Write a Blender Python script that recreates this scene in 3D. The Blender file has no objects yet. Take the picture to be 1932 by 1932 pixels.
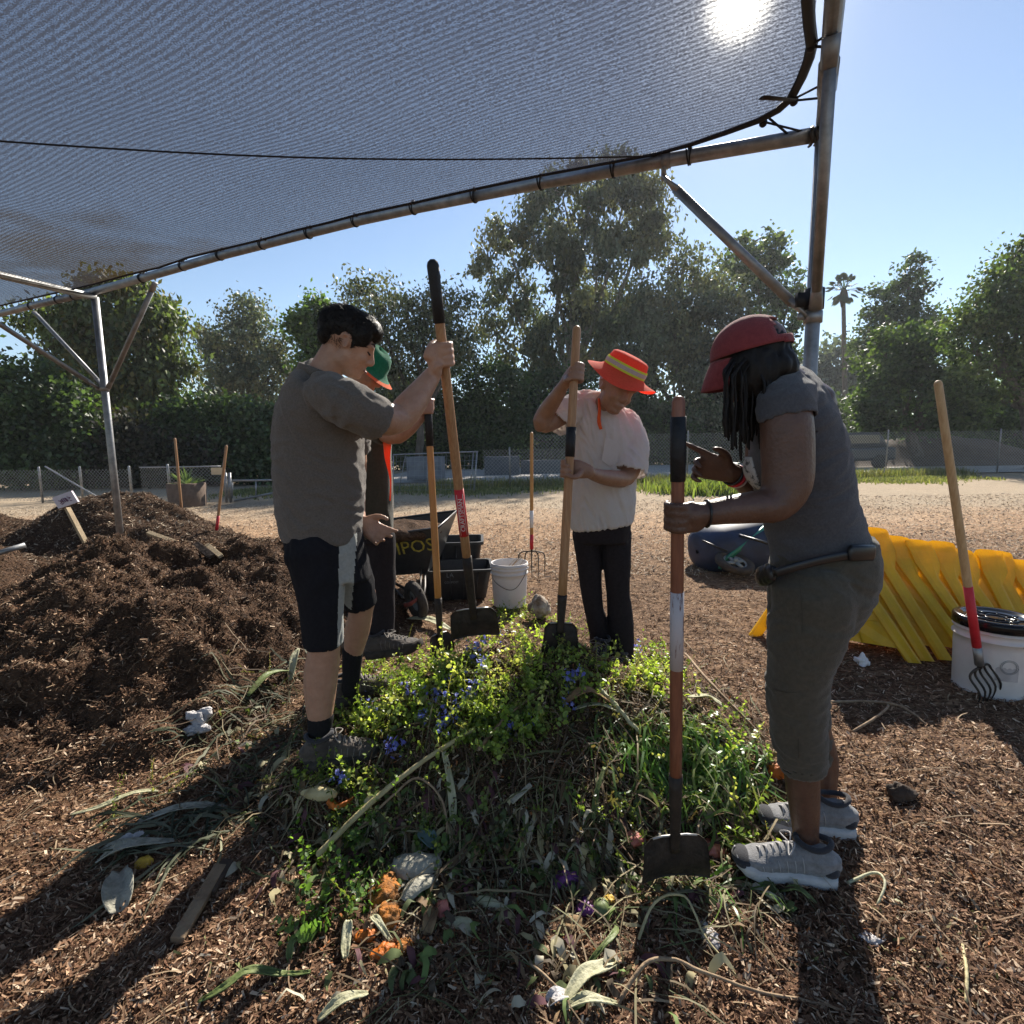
import bpy, math, random
import numpy as np
from mathutils import Vector, Matrix, noise as mn
R_ = math.radians
random.seed(7)
rng = np.random.default_rng(7)
scene = bpy.context.scene
C = scene.collection

# ------------------------------------------------------------------ camera, sky, sun, exposure
FPX, PITCH, ROLL, CAMH, IMG = 980.0, R_(7.04), R_(-0.75), 1.30, 1932.0
cam_d = bpy.data.cameras.new('camera'); cam = bpy.data.objects.new('camera', cam_d); C.objects.link(cam)
cam_d.sensor_width = 36; cam_d.lens = 36*FPX/IMG; cam_d.clip_start = 0.05; cam_d.clip_end = 3000
CM = Matrix.Rotation(math.pi/2-PITCH, 3, 'X') @ Matrix.Rotation(ROLL, 3, 'Z')
cam.matrix_world = Matrix.Translation((0, 0, CAMH)) @ CM.to_4x4()
scene.camera = cam
SUN_EL, SUN_AZ = R_(35.15), R_(22.06)          # azimuth from +Y towards +X
world = bpy.data.worlds.new('World'); scene.world = world; world.use_nodes = True
wt = world.node_tree; wt.nodes.clear()
wo = wt.nodes.new('ShaderNodeOutputWorld'); wb = wt.nodes.new('ShaderNodeBackground')
sky = wt.nodes.new('ShaderNodeTexSky'); sky.sky_type = 'NISHITA'; sky.sun_disc = False
sky.sun_elevation = SUN_EL; sky.sun_rotation = SUN_AZ; sky.air_density = 1.0; sky.dust_density = 0.1; sky.ozone_density = 1.8
wb.inputs['Strength'].default_value = 0.068
SUND = Vector((math.sin(SUN_AZ)*math.cos(SUN_EL), math.cos(SUN_AZ)*math.cos(SUN_EL), math.sin(SUN_EL)))
# bright aureole of the sky close round the sun (a property of the sky direction)
geo = wt.nodes.new('ShaderNodeTexCoord'); nrm = wt.nodes.new('ShaderNodeVectorMath'); nrm.operation = 'NORMALIZE'
dot = wt.nodes.new('ShaderNodeVectorMath'); dot.operation = 'DOT_PRODUCT'; dot.inputs[1].default_value = SUND
wt.links.new(geo.outputs['Generated'], nrm.inputs[0]); wt.links.new(nrm.outputs[0], dot.inputs[0])
def wmath(op, a, b):
    n = wt.nodes.new('ShaderNodeMath'); n.operation = op
    for i, v in enumerate((a, b)):
        if v is None: continue
        if isinstance(v, (int, float)): n.inputs[i].default_value = v
        else: wt.links.new(v, n.inputs[i])
    return n.outputs[0]
one_m = wmath('SUBTRACT', 1.0, dot.outputs['Value'])
g1 = wmath('MULTIPLY', wmath('EXPONENT', wmath('MULTIPLY', one_m, -3600.0), None), 260.0)
g2 = wmath('MULTIPLY', wmath('EXPONENT', wmath('MULTIPLY', one_m, -300.0), None), 6.0)
gs = wmath('ADD', g1, g2)
gc = wt.nodes.new('ShaderNodeVectorMath'); gc.operation = 'SCALE'; gc.inputs[0].default_value = (1.0, .93, .80)
wt.links.new(gs, gc.inputs['Scale'])
ga = wt.nodes.new('ShaderNodeVectorMath'); ga.operation = 'ADD'
wt.links.new(sky.outputs[0], ga.inputs[0]); wt.links.new(gc.outputs[0], ga.inputs[1])
wt.links.new(ga.outputs[0], wb.inputs['Color']); wt.links.new(wb.outputs[0], wo.inputs[0])
sl = bpy.data.lights.new('sun', 'SUN'); sl.energy = 5.0; sl.angle = R_(0.53); sl.color = (1.0, 0.93, 0.82)
so = bpy.data.objects.new('sun', sl); C.objects.link(so); so.rotation_euler = SUND.to_track_quat('Z', 'Y').to_euler()
so.location = (10, 25, 20)
scene.view_settings.view_transform = 'Standard'; scene.view_settings.look = 'None'
scene.view_settings.exposure = 1.1; scene.view_settings.gamma = 1.0
scene.render.engine = 'CYCLES'
scene.cycles.max_bounces = 7; scene.cycles.transparent_max_bounces = 16; scene.cycles.use_denoising = True
scene.cycles.diffuse_bounces = 4; scene.cycles.transmission_bounces = 5; scene.cycles.glossy_bounces = 3
scene.cycles.caustics_reflective = False; scene.cycles.caustics_refractive = True

# ------------------------------------------------------------------ photo pixel (0..1932) -> point of the place
def ray(px, py): return CM @ Vector((px-966, -(py-966), -FPX))
def W(px, py, Y):
    d = ray(px, py); return Vector((0, 0, CAMH)) + d*(Y/d.y)
def G(px, py, z=0.0):
    d = ray(px, py); return Vector((0, 0, CAMH)) + d*((z-CAMH)/d.z)
def PX(p):                                     # metres -> photo px scale at a point
    q = CM.transposed() @ (Vector(p)-Vector((0, 0, CAMH))); return FPX/(-q.z)
def CF(p):                                     # off-axis stretch of round things in a wide picture
    q = Vector(p)-Vector((0, 0, CAMH)); return (CM.transposed() @ q).z/-math.hypot((CM.transposed() @ q).z, (CM.transposed() @ q).x)
def proj(p):
    q = CM.transposed() @ (Vector(p)-Vector((0, 0, CAMH))); return 966+FPX*q.x/(-q.z), 966-FPX*q.y/(-q.z)

# ------------------------------------------------------------------ numpy noise
def _h(ix, iy, s):
    n = (ix.astype(np.int64)*374761393 + iy.astype(np.int64)*668265263 + s*974634777) & 0x7fffffff
    n = ((n ^ (n >> 13))*1274126177) & 0x7fffffff
    return ((n ^ (n >> 16)) & 0xffff)/65535.0
def vn(x, y, s=0):
    x = np.asarray(x, float); y = np.asarray(y, float)
    ix = np.floor(x); iy = np.floor(y); fx = x-ix; fy = y-iy
    fx = fx*fx*(3-2*fx); fy = fy*fy*(3-2*fy)
    a = _h(ix, iy, s); b = _h(ix+1, iy, s); c = _h(ix, iy+1, s); d = _h(ix+1, iy+1, s)
    return (a+(b-a)*fx)*(1-fy)+(c+(d-c)*fx)*fy
def fbm(x, y, o=4, s=0):
    t = 0; a = .5
    for i in range(o):
        t = t+a*(vn(x, y, s+i*17)-.5); x = x*2.03+5.1; y = y*2.03+1.7; a *= .55
    return t

# ------------------------------------------------------------------ mesh helpers
def link(o, parent=None):
    C.objects.link(o)
    if parent is not None: o.parent = parent
    return o
def mesh_from(V, F, name='m', smooth=True, uvs=None):
    me = bpy.data.meshes.new(name)
    V = np.asarray(V, np.float32)
    if isinstance(F, np.ndarray):
        n, k = F.shape
        me.vertices.add(len(V)); me.vertices.foreach_set('co', V.ravel())
        me.loops.add(n*k); me.loops.foreach_set('vertex_index', F.astype(np.int32).ravel())
        me.polygons.add(n); me.polygons.foreach_set('loop_start', np.arange(0, n*k, k, dtype=np.int32))
        me.polygons.foreach_set('loop_total', np.full(n, k, np.int32))
        me.update(calc_edges=True)
    else:
        me.from_pydata([tuple(map(float, v)) for v in V], [], [tuple(int(i) for i in f) for f in F])
    if smooth: me.polygons.foreach_set('use_smooth', np.ones(len(me.polygons), bool))
    me.update()
    return me
def wloc(o):
    v = Vector((0, 0, 0))
    while o is not None: v = v+o.location; o = o.parent
    return v
def obj(name, V, F, mat, parent=None, smooth=True, base=None, cols=None, mats=None, fmat=None):
    """one mesh object; V in world space"""
    off = wloc(parent) if parent is not None else (Vector(base) if base is not None else Vector((0, 0, 0)))
    V = np.asarray(V, float)-np.array(off)
    me = mesh_from(V, F, name, smooth)
    for m in (mats or [mat]): me.materials.append(m)
    if fmat is not None: me.polygons.foreach_set('material_index', np.asarray(fmat, np.int32))
    if cols is not None:
        a = me.color_attributes.new('Col', 'FLOAT_COLOR', 'POINT')
        cc = np.ones((len(me.vertices), 4), np.float32); cc[:, :3] = cols
        a.data.foreach_set('color', cc.ravel())
    o = bpy.data.objects.new(name, me); link(o, parent)
    if parent is None: o.location = off
    return o
def thing(name, label, cat, loc=(0, 0, 0), group=None, kind=None):
    o = bpy.data.objects.new(name, None); C.objects.link(o); o.location = loc; o.empty_display_size = .1
    return tag(o, label, cat, group, kind)
def tag(o, label=None, cat=None, group=None, kind=None):
    if label: o['label'] = label
    if cat: o['category'] = cat
    if group: o['group'] = group
    if kind: o['kind'] = kind
    return o
def copy_tree(o, parent=None):
    c = o.copy(); C.objects.link(c); c.parent = parent
    for ch in [x for x in bpy.data.objects if x.parent is o]: copy_tree(ch, c)
    return c
class MB:
    def __init__(s): s.V = []; s.F = []; s.n = 0
    def add(s, V, F):
        V = np.asarray(V, float).reshape(-1, 3)
        s.V.append(V); s.F += [tuple(int(i)+s.n for i in f) for f in F]; s.n += len(V); return s
    def box(s, c, size, M=None):
        c = np.array(c, float); h = np.array(size, float)/2
        v = np.array([[x, y, z] for x in (-1, 1) for y in (-1, 1) for z in (-1, 1)])*h
        if M is not None: v = v @ np.array(M).T
        return s.add(v+c, [(0, 1, 3, 2), (4, 6, 7, 5), (0, 4, 5, 1), (2, 3, 7, 6), (0, 2, 6, 4), (1, 5, 7, 3)])
    def tube(s, *a, **k): return s.add(*tube(*a, **k))
    def ell(s, *a, **k): return s.add(*ellipsoid(*a, **k))
    def get(s): return np.concatenate(s.V), s.F
    def build(s, name, mat, parent=None, **k):
        V, F = s.get(); return obj(name, V, F, mat, parent, **k)
def frame_of(d, ref=None):
    d = np.asarray(d, float); d = d/np.linalg.norm(d)
    r = np.array(ref, float) if ref is not None else (np.array((0, 0, 1.)) if abs(d[2]) < .9 else np.array((1., 0, 0)))
    a = r-d*np.dot(r, d); a /= np.linalg.norm(a); b = np.cross(d, a); return a, b, d
def catmull(P, k):
    P = np.asarray(P, float); out = []
    n = len(P)
    for i in range(n-1):
        p0 = P[max(i-1, 0)]; p1 = P[i]; p2 = P[i+1]; p3 = P[min(i+2, n-1)]
        for j in range(k):
            t = j/k
            out.append(.5*((2*p1)+(-p0+p2)*t+(2*p0-5*p1+4*p2-p3)*t*t+(-p0+3*p1-3*p2+p3)*t**3))
    out.append(P[-1]); return np.array(out)
def tube(pts, rad, n=10, ref=None, sub=1, round0=False, round1=False, flat=1.0, power=2.0, closed=False):
    """rad: number, list, or list of (ra, rb); ra along ref axis"""
    P = np.asarray([list(p) for p in pts], float)
    if np.isscalar(rad): rad = [rad]*len(P)
    Rr = np.array([(r, r*flat) if np.isscalar(r) else r for r in rad], float)
    if sub > 1:
        Q = catmull(np.hstack([P, Rr]), sub); P = Q[:, :3]; Rr = np.abs(Q[:, 3:])
    T = np.gradient(P, axis=0); T /= np.linalg.norm(T, axis=1)[:, None]+1e-9
    if round0:
        r = Rr[0].min(); P = np.vstack([P[0]-T[0]*r*.9, P[0]-T[0]*r*.55, P]); T = np.vstack([T[0], T[0], T]); Rr = np.vstack([Rr[0]*.35, Rr[0]*.8, Rr])
    if round1:
        r = Rr[-1].min(); P = np.vstack([P, P[-1]+T[-1]*r*.55, P[-1]+T[-1]*r*.9]); T = np.vstack([T, T[-1], T[-1]]); Rr = np.vstack([Rr, Rr[-1]*.8, Rr[-1]*.35])
    a = None; V = []
    th = np.linspace(0, 2*np.pi, n, endpoint=False)
    cs = np.sign(np.cos(th))*np.abs(np.cos(th))**(2/power); sn = np.sign(np.sin(th))*np.abs(np.sin(th))**(2/power)
    for i in range(len(P)):
        d = T[i]
        if ref is not None: a, b, _ = frame_of(d, ref)
        elif a is None: a, b, _ = frame_of(d)
        else:
            a = a-d*np.dot(a, d); a /= np.linalg.norm(a)+1e-9; b = np.cross(d, a)
        V.append(P[i]+np.outer(cs*Rr[i, 0], a)+np.outer(sn*Rr[i, 1], b))
    m = len(P); V = np.vstack(V); F = []
    for i in range(m-1):
        for j in range(n):
            F.append((i*n+j, i*n+(j+1) % n, (i+1)*n+(j+1) % n, (i+1)*n+j))
    if closed:
        for j in range(n): F.append(((m-1)*n+j, (m-1)*n+(j+1) % n, (j+1) % n, j))
    else:
        F.append(tuple(range(n-1, -1, -1))); F.append(tuple((m-1)*n+j for j in range(n)))
    return V, F
def ellipsoid(c, r, M=None, nu=16, nv=10):
    V = [[0, 0, -1]]; F = []
    for i in range(1, nv):
        ph = -math.pi/2+math.pi*i/nv
        for j in range(nu):
            t = 2*math.pi*j/nu; V.append([math.cos(ph)*math.cos(t), math.cos(ph)*math.sin(t), math.sin(ph)])
    V.append([0, 0, 1]); V = np.array(V)*np.array(r if not np.isscalar(r) else (r, r, r))
    if M is not None: V = V @ np.array(M).T
    V = V+np.array(c)
    for j in range(nu): F.append((0, 1+(j+1) % nu, 1+j))
    for i in range(nv-2):
        for j in range(nu):
            a = 1+i*nu+j; b = 1+i*nu+(j+1) % nu; F.append((a, b, b+nu, a+nu))
    top = len(V)-1
    for j in range(nu): F.append((top, 1+(nv-2)*nu+j, 1+(nv-2)*nu+(j+1) % nu))
    return V, F
def lathe(c, prof, n=32, axis=(0, 0, 1), cap=False):
    a, b, d = frame_of(axis); c = np.array(c, float); V = []; F = []
    for r, h in prof:
        for j in range(n):
            t = 2*math.pi*j/n; V.append(c+d*h+a*r*math.cos(t)+b*r*math.sin(t))
    for i in range(len(prof)-1):
        for j in range(n): F.append((i*n+j, i*n+(j+1) % n, (i+1)*n+(j+1) % n, (i+1)*n+j))
    if cap: F.append(tuple(range(n-1, -1, -1))); F.append(tuple((len(prof)-1)*n+j for j in range(n)))
    return np.array(V), F
def quats(n, tilt=None, rg=None):
    """random rotations; with tilt: yaw anywhere, tilted about a level axis by N(0,tilt)"""
    rg = rg or rng
    if tilt is None:
        q = rg.normal(size=(n, 4)); q /= np.linalg.norm(q, axis=1)[:, None]
        w, x, y, z = q.T
        return np.stack([1-2*(y*y+z*z), 2*(x*y-z*w), 2*(x*z+y*w), 2*(x*y+z*w), 1-2*(x*x+z*z), 2*(y*z-x*w), 2*(x*z-y*w), 2*(y*z+x*w), 1-2*(x*x+y*y)], 1).reshape(n, 3, 3)
    yaw = rg.uniform(0, 2*np.pi, n); ta = rg.normal(0, tilt, n); tb = rg.normal(0, tilt, n)
    cz, sz, ca, sa, cb, sb = np.cos(yaw), np.sin(yaw), np.cos(ta), np.sin(ta), np.cos(tb), np.sin(tb)
    z0 = np.zeros(n); o1 = np.ones(n)
    Rz = np.stack([cz, -sz, z0, sz, cz, z0, z0, z0, o1], 1).reshape(n, 3, 3)
    Rx = np.stack([o1, z0, z0, z0, ca, -sa, z0, sa, ca], 1).reshape(n, 3, 3)
    Ry = np.stack([cb, z0, sb, z0, o1, z0, -sb, z0, cb], 1).reshape(n, 3, 3)
    return Rx @ Ry @ Rz
def scatter(tv, tf, M, T, S):
    """copies of a template -> arrays. tv (k,3), tf (m,q), M (n,3,3), T (n,3), S (n,3) or (n,)"""
    S = np.asarray(S, float); S = S[:, None] if S.ndim == 1 else S
    n = len(T); k = len(tv)
    V = (tv[None]*S[:, None, :])
    V = np.einsum('nij,nkj->nki', M, V)+T[:, None, :]
    F = tf[None]+(np.arange(n)*k)[:, None, None]
    return V.reshape(-1, 3), F.reshape(-1, tf.shape[1])
def eval_mods(V, F, mods):
    me = mesh_from(V, F, 'tmp'); o = bpy.data.objects.new('tmp', me); C.objects.link(o)
    for t, kw in mods:
        m = o.modifiers.new(t, t)
        for k, v in kw.items(): setattr(m, k, v)
    dg = bpy.context.evaluated_depsgraph_get(); dg.update()
    ev = o.evaluated_get(dg); m2 = ev.to_mesh()
    nv = len(m2.vertices); V2 = np.empty(nv*3, np.float32); m2.vertices.foreach_get('co', V2); V2 = V2.reshape(-1, 3).astype(float)
    N2 = np.empty(nv*3, np.float32); m2.vertices.foreach_get('normal', N2); N2 = N2.reshape(-1, 3).astype(float)
    npoly = len(m2.polygons); lt = np.empty(npoly, np.int32); m2.polygons.foreach_get('loop_total', lt)
    li = np.empty(len(m2.loops), np.int32); m2.loops.foreach_get('vertex_index', li)
    if (lt == 4).all(): F2 = li.reshape(-1, 4)
    else:
        F2 = []; k = 0
        for c in lt: F2.append(tuple(li[k:k+c])); k += c
    ev.to_mesh_clear(); bpy.data.objects.remove(o); bpy.data.meshes.remove(me)
    return V2, N2, F2
def fuse(mb, voxel=.006, smooth=4):
    V, F = mb.get()
    return eval_mods(V, F, [('REMESH', dict(mode='VOXEL', voxel_size=voxel, adaptivity=0)), ('SMOOTH', dict(factor=.5, iterations=smooth))])

# ------------------------------------------------------------------ materials
MATS = {}
def mat(name, col, rough=.7, col2=None, nscale=8, bump=0, bscale=60, metal=0, spec=.35, trans=0, tcol=None, attr=False, stretch=None, ramp=(.35, .65), sheen=0, detail=6, coords='Object'):
    if name in MATS: return MATS[name]
    m = bpy.data.materials.new(name); m.use_nodes = True; nt = m.node_tree; nd = nt.nodes; L = nt.links
    bs = nd['Principled BSDF']; out = nd['Material Output']
    bs.inputs['Base Color'].default_value = (*col, 1); bs.inputs['Roughness'].default_value = rough
    bs.inputs['Metallic'].default_value = metal; bs.inputs['Specular IOR Level'].default_value = spec
    if sheen: bs.inputs['Sheen Weight'].default_value = sheen
    tc = nd.new('ShaderNodeTexCoord'); src = tc.outputs[coords]
    if stretch:
        mp = nd.new('ShaderNodeMapping'); mp.inputs['Scale'].default_value = stretch; L.new(src, mp.inputs[0]); src = mp.outputs[0]
    csock = None
    if attr:
        at = nd.new('ShaderNodeVertexColor'); at.layer_name = 'Col'; csock = at.outputs[0]
    if col2 is not None:
        nz = nd.new('ShaderNodeTexNoise'); nz.inputs['Scale'].default_value = nscale; nz.inputs['Detail'].default_value = detail; nz.inputs['Roughness'].default_value = .65
        L.new(src, nz.inputs['Vector'])
        rp = nd.new('ShaderNodeValToRGB'); rp.color_ramp.elements[0].position = ramp[0]; rp.color_ramp.elements[1].position = ramp[1]
        rp.color_ramp.elements[0].color = (*col, 1); rp.color_ramp.elements[1].color = (*col2, 1); L.new(nz.outputs[0], rp.inputs[0])
        if csock is not None:
            mx = nd.new('ShaderNodeMix'); mx.data_type = 'RGBA'; mx.blend_type = 'MULTIPLY'; mx.inputs[0].default_value = 1
            L.new(csock, mx.inputs[6]); L.new(rp.outputs[0], mx.inputs[7]); csock = mx.outputs[2]
        else: csock = rp.outputs[0]
    if csock is not None: L.new(csock, bs.inputs['Base Color'])
    if bump:
        nb = nd.new('ShaderNodeTexNoise'); nb.inputs['Scale'].default_value = bscale; nb.inputs['Detail'].default_value = 6; L.new(src, nb.inputs['Vector'])
        bp = nd.new('ShaderNodeBump'); bp.inputs['Strength'].default_value = bump; bp.inputs['Distance'].default_value = .02
        L.new(nb.outputs[0], bp.inputs['Height']); L.new(bp.outputs[0], bs.inputs['Normal'])
    if trans:
        tr = nd.new('ShaderNodeBsdfTranslucent'); mixs = nd.new('ShaderNodeMixShader'); mixs.inputs[0].default_value = trans
        tr.inputs['Color'].default_value = (*(tcol or col), 1)
        if csock is not None:
            if tcol is not None:
                mx = nd.new('ShaderNodeMix'); mx.data_type = 'RGBA'; mx.blend_type = 'MULTIPLY'; mx.inputs[0].default_value = 1
                L.new(csock, mx.inputs[6]); mx.inputs[7].default_value = (*tcol, 1); L.new(mx.outputs[2], tr.inputs['Color'])
            else: L.new(csock, tr.inputs['Color'])
        L.new(bs.outputs[0], mixs.inputs[1]); L.new(tr.outputs[0], mixs.inputs[2]); L.new(mixs.outputs[0], out.inputs['Surface'])
    MATS[name] = m; return m
# ------------------------------------------------------------------ heights of the place
def sm(t): t = np.clip(t, 0, 1); return t*t*(3-2*t)
def bumpf(x, y, cx, cy, rx, ry, h, ang=0, p=1.0):
    c, s = math.cos(ang), math.sin(ang); dx = x-cx; dy = y-cy
    u = (dx*c+dy*s)/rx; v = (-dx*s+dy*c)/ry
    return h*sm(1-np.sqrt(u*u+v*v))**p
def ground_h(x, y):
    x = np.asarray(x, float); y = np.asarray(y, float)
    near = np.clip(1-(y-8)/8, 0, 1)
    h = .10*fbm(x*.55, y*.55, 3, 3)*near+(.055*fbm(x*3.1, y*3.1, 4, 9)+.03*fbm(x*14, y*14, 3, 5))*np.clip(1-(y-5)/6, 0, 1)
    return h*1.0-.01
def heap_a(x, y):
    d = fbm(x*1.4, y*1.4, 3, 21)*.5
    h = bumpf(x+d*.5, y+d*.5, -2.55, 3.55, 1.75, 2.0, .62)+bumpf(x+d*.4, y, -1.45, 3.95, .85, 1.0, .30)+bumpf(x, y+d*.3, -2.1, 2.6, 1.0, .95, .16)
    h = np.maximum(h, 0)
    k = np.clip(h/.15, 0, 1)
    r = .40*fbm(x*2.2, y*2.6, 4, 31)+.16*fbm(x*7, y*8, 4, 41)+.05*fbm(x*26, y*26, 3, 51)
    return h+k*r-.07*(1-sm(h/.07))
def heap_b(x, y):
    d = fbm(x*1.1, y*1.1, 3, 61)*.6
    h = bumpf(x+d*.4, y+d*.3, -5.15, 6.6, 1.7, 1.5, .80)+bumpf(x+d*.5, y, -3.75, 6.2, 1.5, 1.3, .33)+bumpf(x, y, -5.0, 5.2, .6, .5, .3)
    k = np.clip(h/.15, 0, 1)
    return h+k*(.30*fbm(x*1.8, y*2.4, 4, 71)+.10*fbm(x*7, y*7, 3, 81))-.07*(1-sm(h/.07))
def heap_c(x, y):
    d = fbm(x*1.1, y*1.1, 3, 91)*.6
    h = bumpf(x+d*.5, y+d*.3, -5.6, 4.6, 1.5, 1.3, .62)+bumpf(x+d*.4, y, -8.2, 7.0, 2.4, 1.8, .75)
    k = np.clip(h/.15, 0, 1)
    return h+k*(.30*fbm(x*1.8, y*2.4, 4, 101)+.12*fbm(x*6, y*6, 4, 111))-.07*(1-sm(h/.07))
def pile_h(x, y):
    x = np.asarray(x, float); y = np.asarray(y, float)
    d = fbm(x*2.2, y*2.2, 3, 121)
    h = bumpf(x+.2*d, y+.15*d, .05, 2.2, 1.38, .88, .40)
    k = np.clip(h/.08, 0, 1)
    return h+k*(.13*fbm(x*4, y*4, 3, 131)+.06*fbm(x*13, y*13, 3, 141))-.07*(1-sm(h/.07))
def top_h(x, y):
    return np.maximum.reduce([ground_h(x, y), heap_a(x, y), heap_b(x, y), heap_c(x, y), pile_h(x, y)])
def on(p, dz=0.0):
    return Vector((p[0], p[1], float(top_h(np.array([p[0]]), np.array([p[1]]))[0])+dz))
def GT(px, py, dz=0.0, it=8):
    """photo pixel -> point on the visible top surface"""
    d = ray(px, py); o = Vector((0, 0, CAMH)); t = .5
    ts = np.linspace(.6, 14, 2600); P = np.array(o)[None]+np.outer(ts, np.array(d/(-1 if False else 1))/abs(d.length)*1.0)
    h = top_h(P[:, 0], P[:, 1]); k = np.argmax(P[:, 2] < h)
    if P[k, 2] >= h[k]: return G(px, py)
    return Vector((P[k, 0], P[k, 1], h[k]+dz))

# ------------------------------------------------------------------ ground sheet
def axis_lin(lo, hi, step, far_lo, far_hi, gr=1.18):
    c = list(np.arange(lo, hi+1e-6, step)); s = step; a = c[0]; left = []
    while a > far_lo: s *= gr; a -= s; left.append(a)
    s = step; a = c[-1]; right = []
    while a < far_hi: s *= gr; a += s; right.append(a)
    return np.array(left[::-1]+c+right)
gx = axis_lin(-3.2, 3.6, .028, -900, 900); gy = axis_lin(.5, 5.2, .028, -60, 1500)
X, Yg = np.meshgrid(gx, gy); Z = ground_h(X, Yg)
nx, ny = len(gx), len(gy); idx = np.arange(nx*ny).reshape(ny, nx)
Fg = np.stack([idx[:-1, :-1], idx[:-1, 1:], idx[1:, 1:], idx[1:, :-1]], -1).reshape(-1, 4)
def ground_mat():
    m = bpy.data.materials.new('mulch_ground'); m.use_nodes = True; nt = m.node_tree; nd = nt.nodes; L = nt.links
    bs = nd['Principled BSDF']; bs.inputs['Roughness'].default_value = .95; bs.inputs['Specular IOR Level'].default_value = .1
    tc = nd.new('ShaderNodeTexCoord'); P = tc.outputs['Object']
    def noise(sc, det=6, src=P, r=.6):
        n = nd.new('ShaderNodeTexNoise'); n.inputs['Scale'].default_value = sc; n.inputs['Detail'].default_value = det; n.inputs['Roughness'].default_value = r; L.new(src, n.inputs[0]); return n.outputs[0]
    def ramp(s, els):
        r = nd.new('ShaderNodeValToRGB'); e = r.color_ramp.elements
        while len(e) < len(els): e.new(.5)
        for k, (p, c) in enumerate(els): e[k].position = p; e[k].color = (*c, 1)
        L.new(s, r.inputs[0]); return r.outputs[0]
    def mix(f, a, b, bt='MIX'):
        x = nd.new('ShaderNodeMix'); x.data_type = 'RGBA'; x.blend_type = bt
        if isinstance(f, float): x.inputs[0].default_value = f
        else: L.new(f, x.inputs[0])
        for i, v in ((6, a), (7, b)):
            if isinstance(v, tuple): x.inputs[i].default_value = (*v, 1)
            else: L.new(v, x.inputs[i])
        return x.outputs[2]
    def vor(sc, src):
        v = nd.new('ShaderNodeTexVoronoi'); v.inputs['Scale'].default_value = sc; v.inputs['Randomness'].default_value = 1; L.new(src, v.inputs[0]); return v
    # stretched chips in two directions
    def mp(rot, s):
        x = nd.new('ShaderNodeMapping'); x.inputs['Rotation'].default_value = (0, 0, rot); x.inputs['Scale'].default_value = s; L.new(P, x.inputs[0]); return x.outputs[0]
    v1 = vor(1, mp(.4, (30, 85, 40))); v2 = vor(1, mp(1.7, (34, 95, 40)))
    sp = nd.new('ShaderNodeSeparateColor'); L.new(v1.outputs['Color'], sp.inputs[0])
    sp2 = nd.new('ShaderNodeSeparateColor'); L.new(v2.outputs['Color'], sp2.inputs[0])
    chips = ramp(sp.outputs[0], [(0, (.05, .028, .017)), (.35, (.10, .058, .034)), (.75, (.19, .115, .07)), (1, (.42, .29, .18))])
    chips2 = ramp(sp2.outputs[1], [(0, (.06, .035, .02)), (.5, (.14, .085, .05)), (1, (.34, .23, .15))])
    chips = mix(noise(26), chips, chips2)
    dark = mix(noise(1.3, 4), (.62, .60, .58), (1.25, 1.2, 1.15))
    chips = mix(1.0, chips, dark, 'MULTIPLY')
    sx = nd.new('ShaderNodeSeparateXYZ'); L.new(P, sx.inputs[0])
    def mth(op, a, b=None):
        n = nd.new('ShaderNodeMath'); n.operation = op
        for i, v in enumerate((a, b)):
            if v is None: continue
            if isinstance(v, (int, float)): n.inputs[i].default_value = v
            else: L.new(v, n.inputs[i])
        return n.outputs[0]
    yy = mth('ADD', sx.outputs[1], mth('MULTIPLY', mth('SUBTRACT', noise(.5, 4), .5), 6.0))
    far = mth('SMOOTH_MIN', 1, 1)
    f1 = nd.new('ShaderNodeMapRange'); f1.inputs[1].default_value = 4.0; f1.inputs[2].default_value = 9.5; L.new(yy, f1.inputs[0])
    lightmulch = mix(1.0, chips, (2.5, 2.6, 2.6), 'MULTIPLY')
    a = mix(f1.outputs[0], chips, lightmulch)
    f2 = nd.new('ShaderNodeMapRange'); f2.inputs[1].default_value = 8.5; f2.inputs[2].default_value = 12.0; L.new(yy, f2.inputs[0])
    dirt = mix(noise(3, 8), (.30, .255, .185), (.46, .40, .30))
    dirt = mix(.35, dirt, lightmulch)
    a = mix(f2.outputs[0], a, dirt)
    L.new(a, bs.inputs['Base Color'])
    bp = nd.new('ShaderNodeBump'); bp.inputs['Strength'].default_value = .9; bp.inputs['Distance'].default_value = .012
    hgt = mth('ADD', mth('MULTIPLY', v1.outputs['Distance'], .6), mth('ADD', sp.outputs[2], mth('MULTIPLY', noise(60), .8)))
    L.new(hgt, bp.inputs['Height']); L.new(bp.outputs[0], bs.inputs['Normal'])
    return m
M_ground = ground_mat()
V = np.stack([X.ravel(), Yg.ravel(), Z.ravel()], 1)
g = obj('ground', V, Fg, M_ground); tag(g, 'mulch covered ground of the compost yard', kind='structure')

# far flat sheets
def sheet(name, pts, z, m, label):
    o = obj(name, [(x, y, z) for x, y in pts], [tuple(range(len(pts)))], m, smooth=False); tag(o, label, kind='structure'); return o
M_road = mat('pale_road', (.34, .31, .28), .95, (.44, .41, .37), 1.5, bump=.3, bscale=20)
sheet('road', [(-6, 19.8), (60, 24.5), (60, 40), (-6, 33)], .03, M_road, 'pale dirt road running beyond the chain link fence')
#M_dirt = mat('tan_dirt', (.24, .19, .125), .95, (.34, .28, .19), .9, bump=.4, bscale=30)
#sheet('path', [(-40, 10.6), (-9, 9.2), (-4, 9.0), (-4.2, 12.6), (-12, 13.0), (-40, 14)], .05, M_dirt, 'tan dirt track crossing behind the compost heaps')

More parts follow.
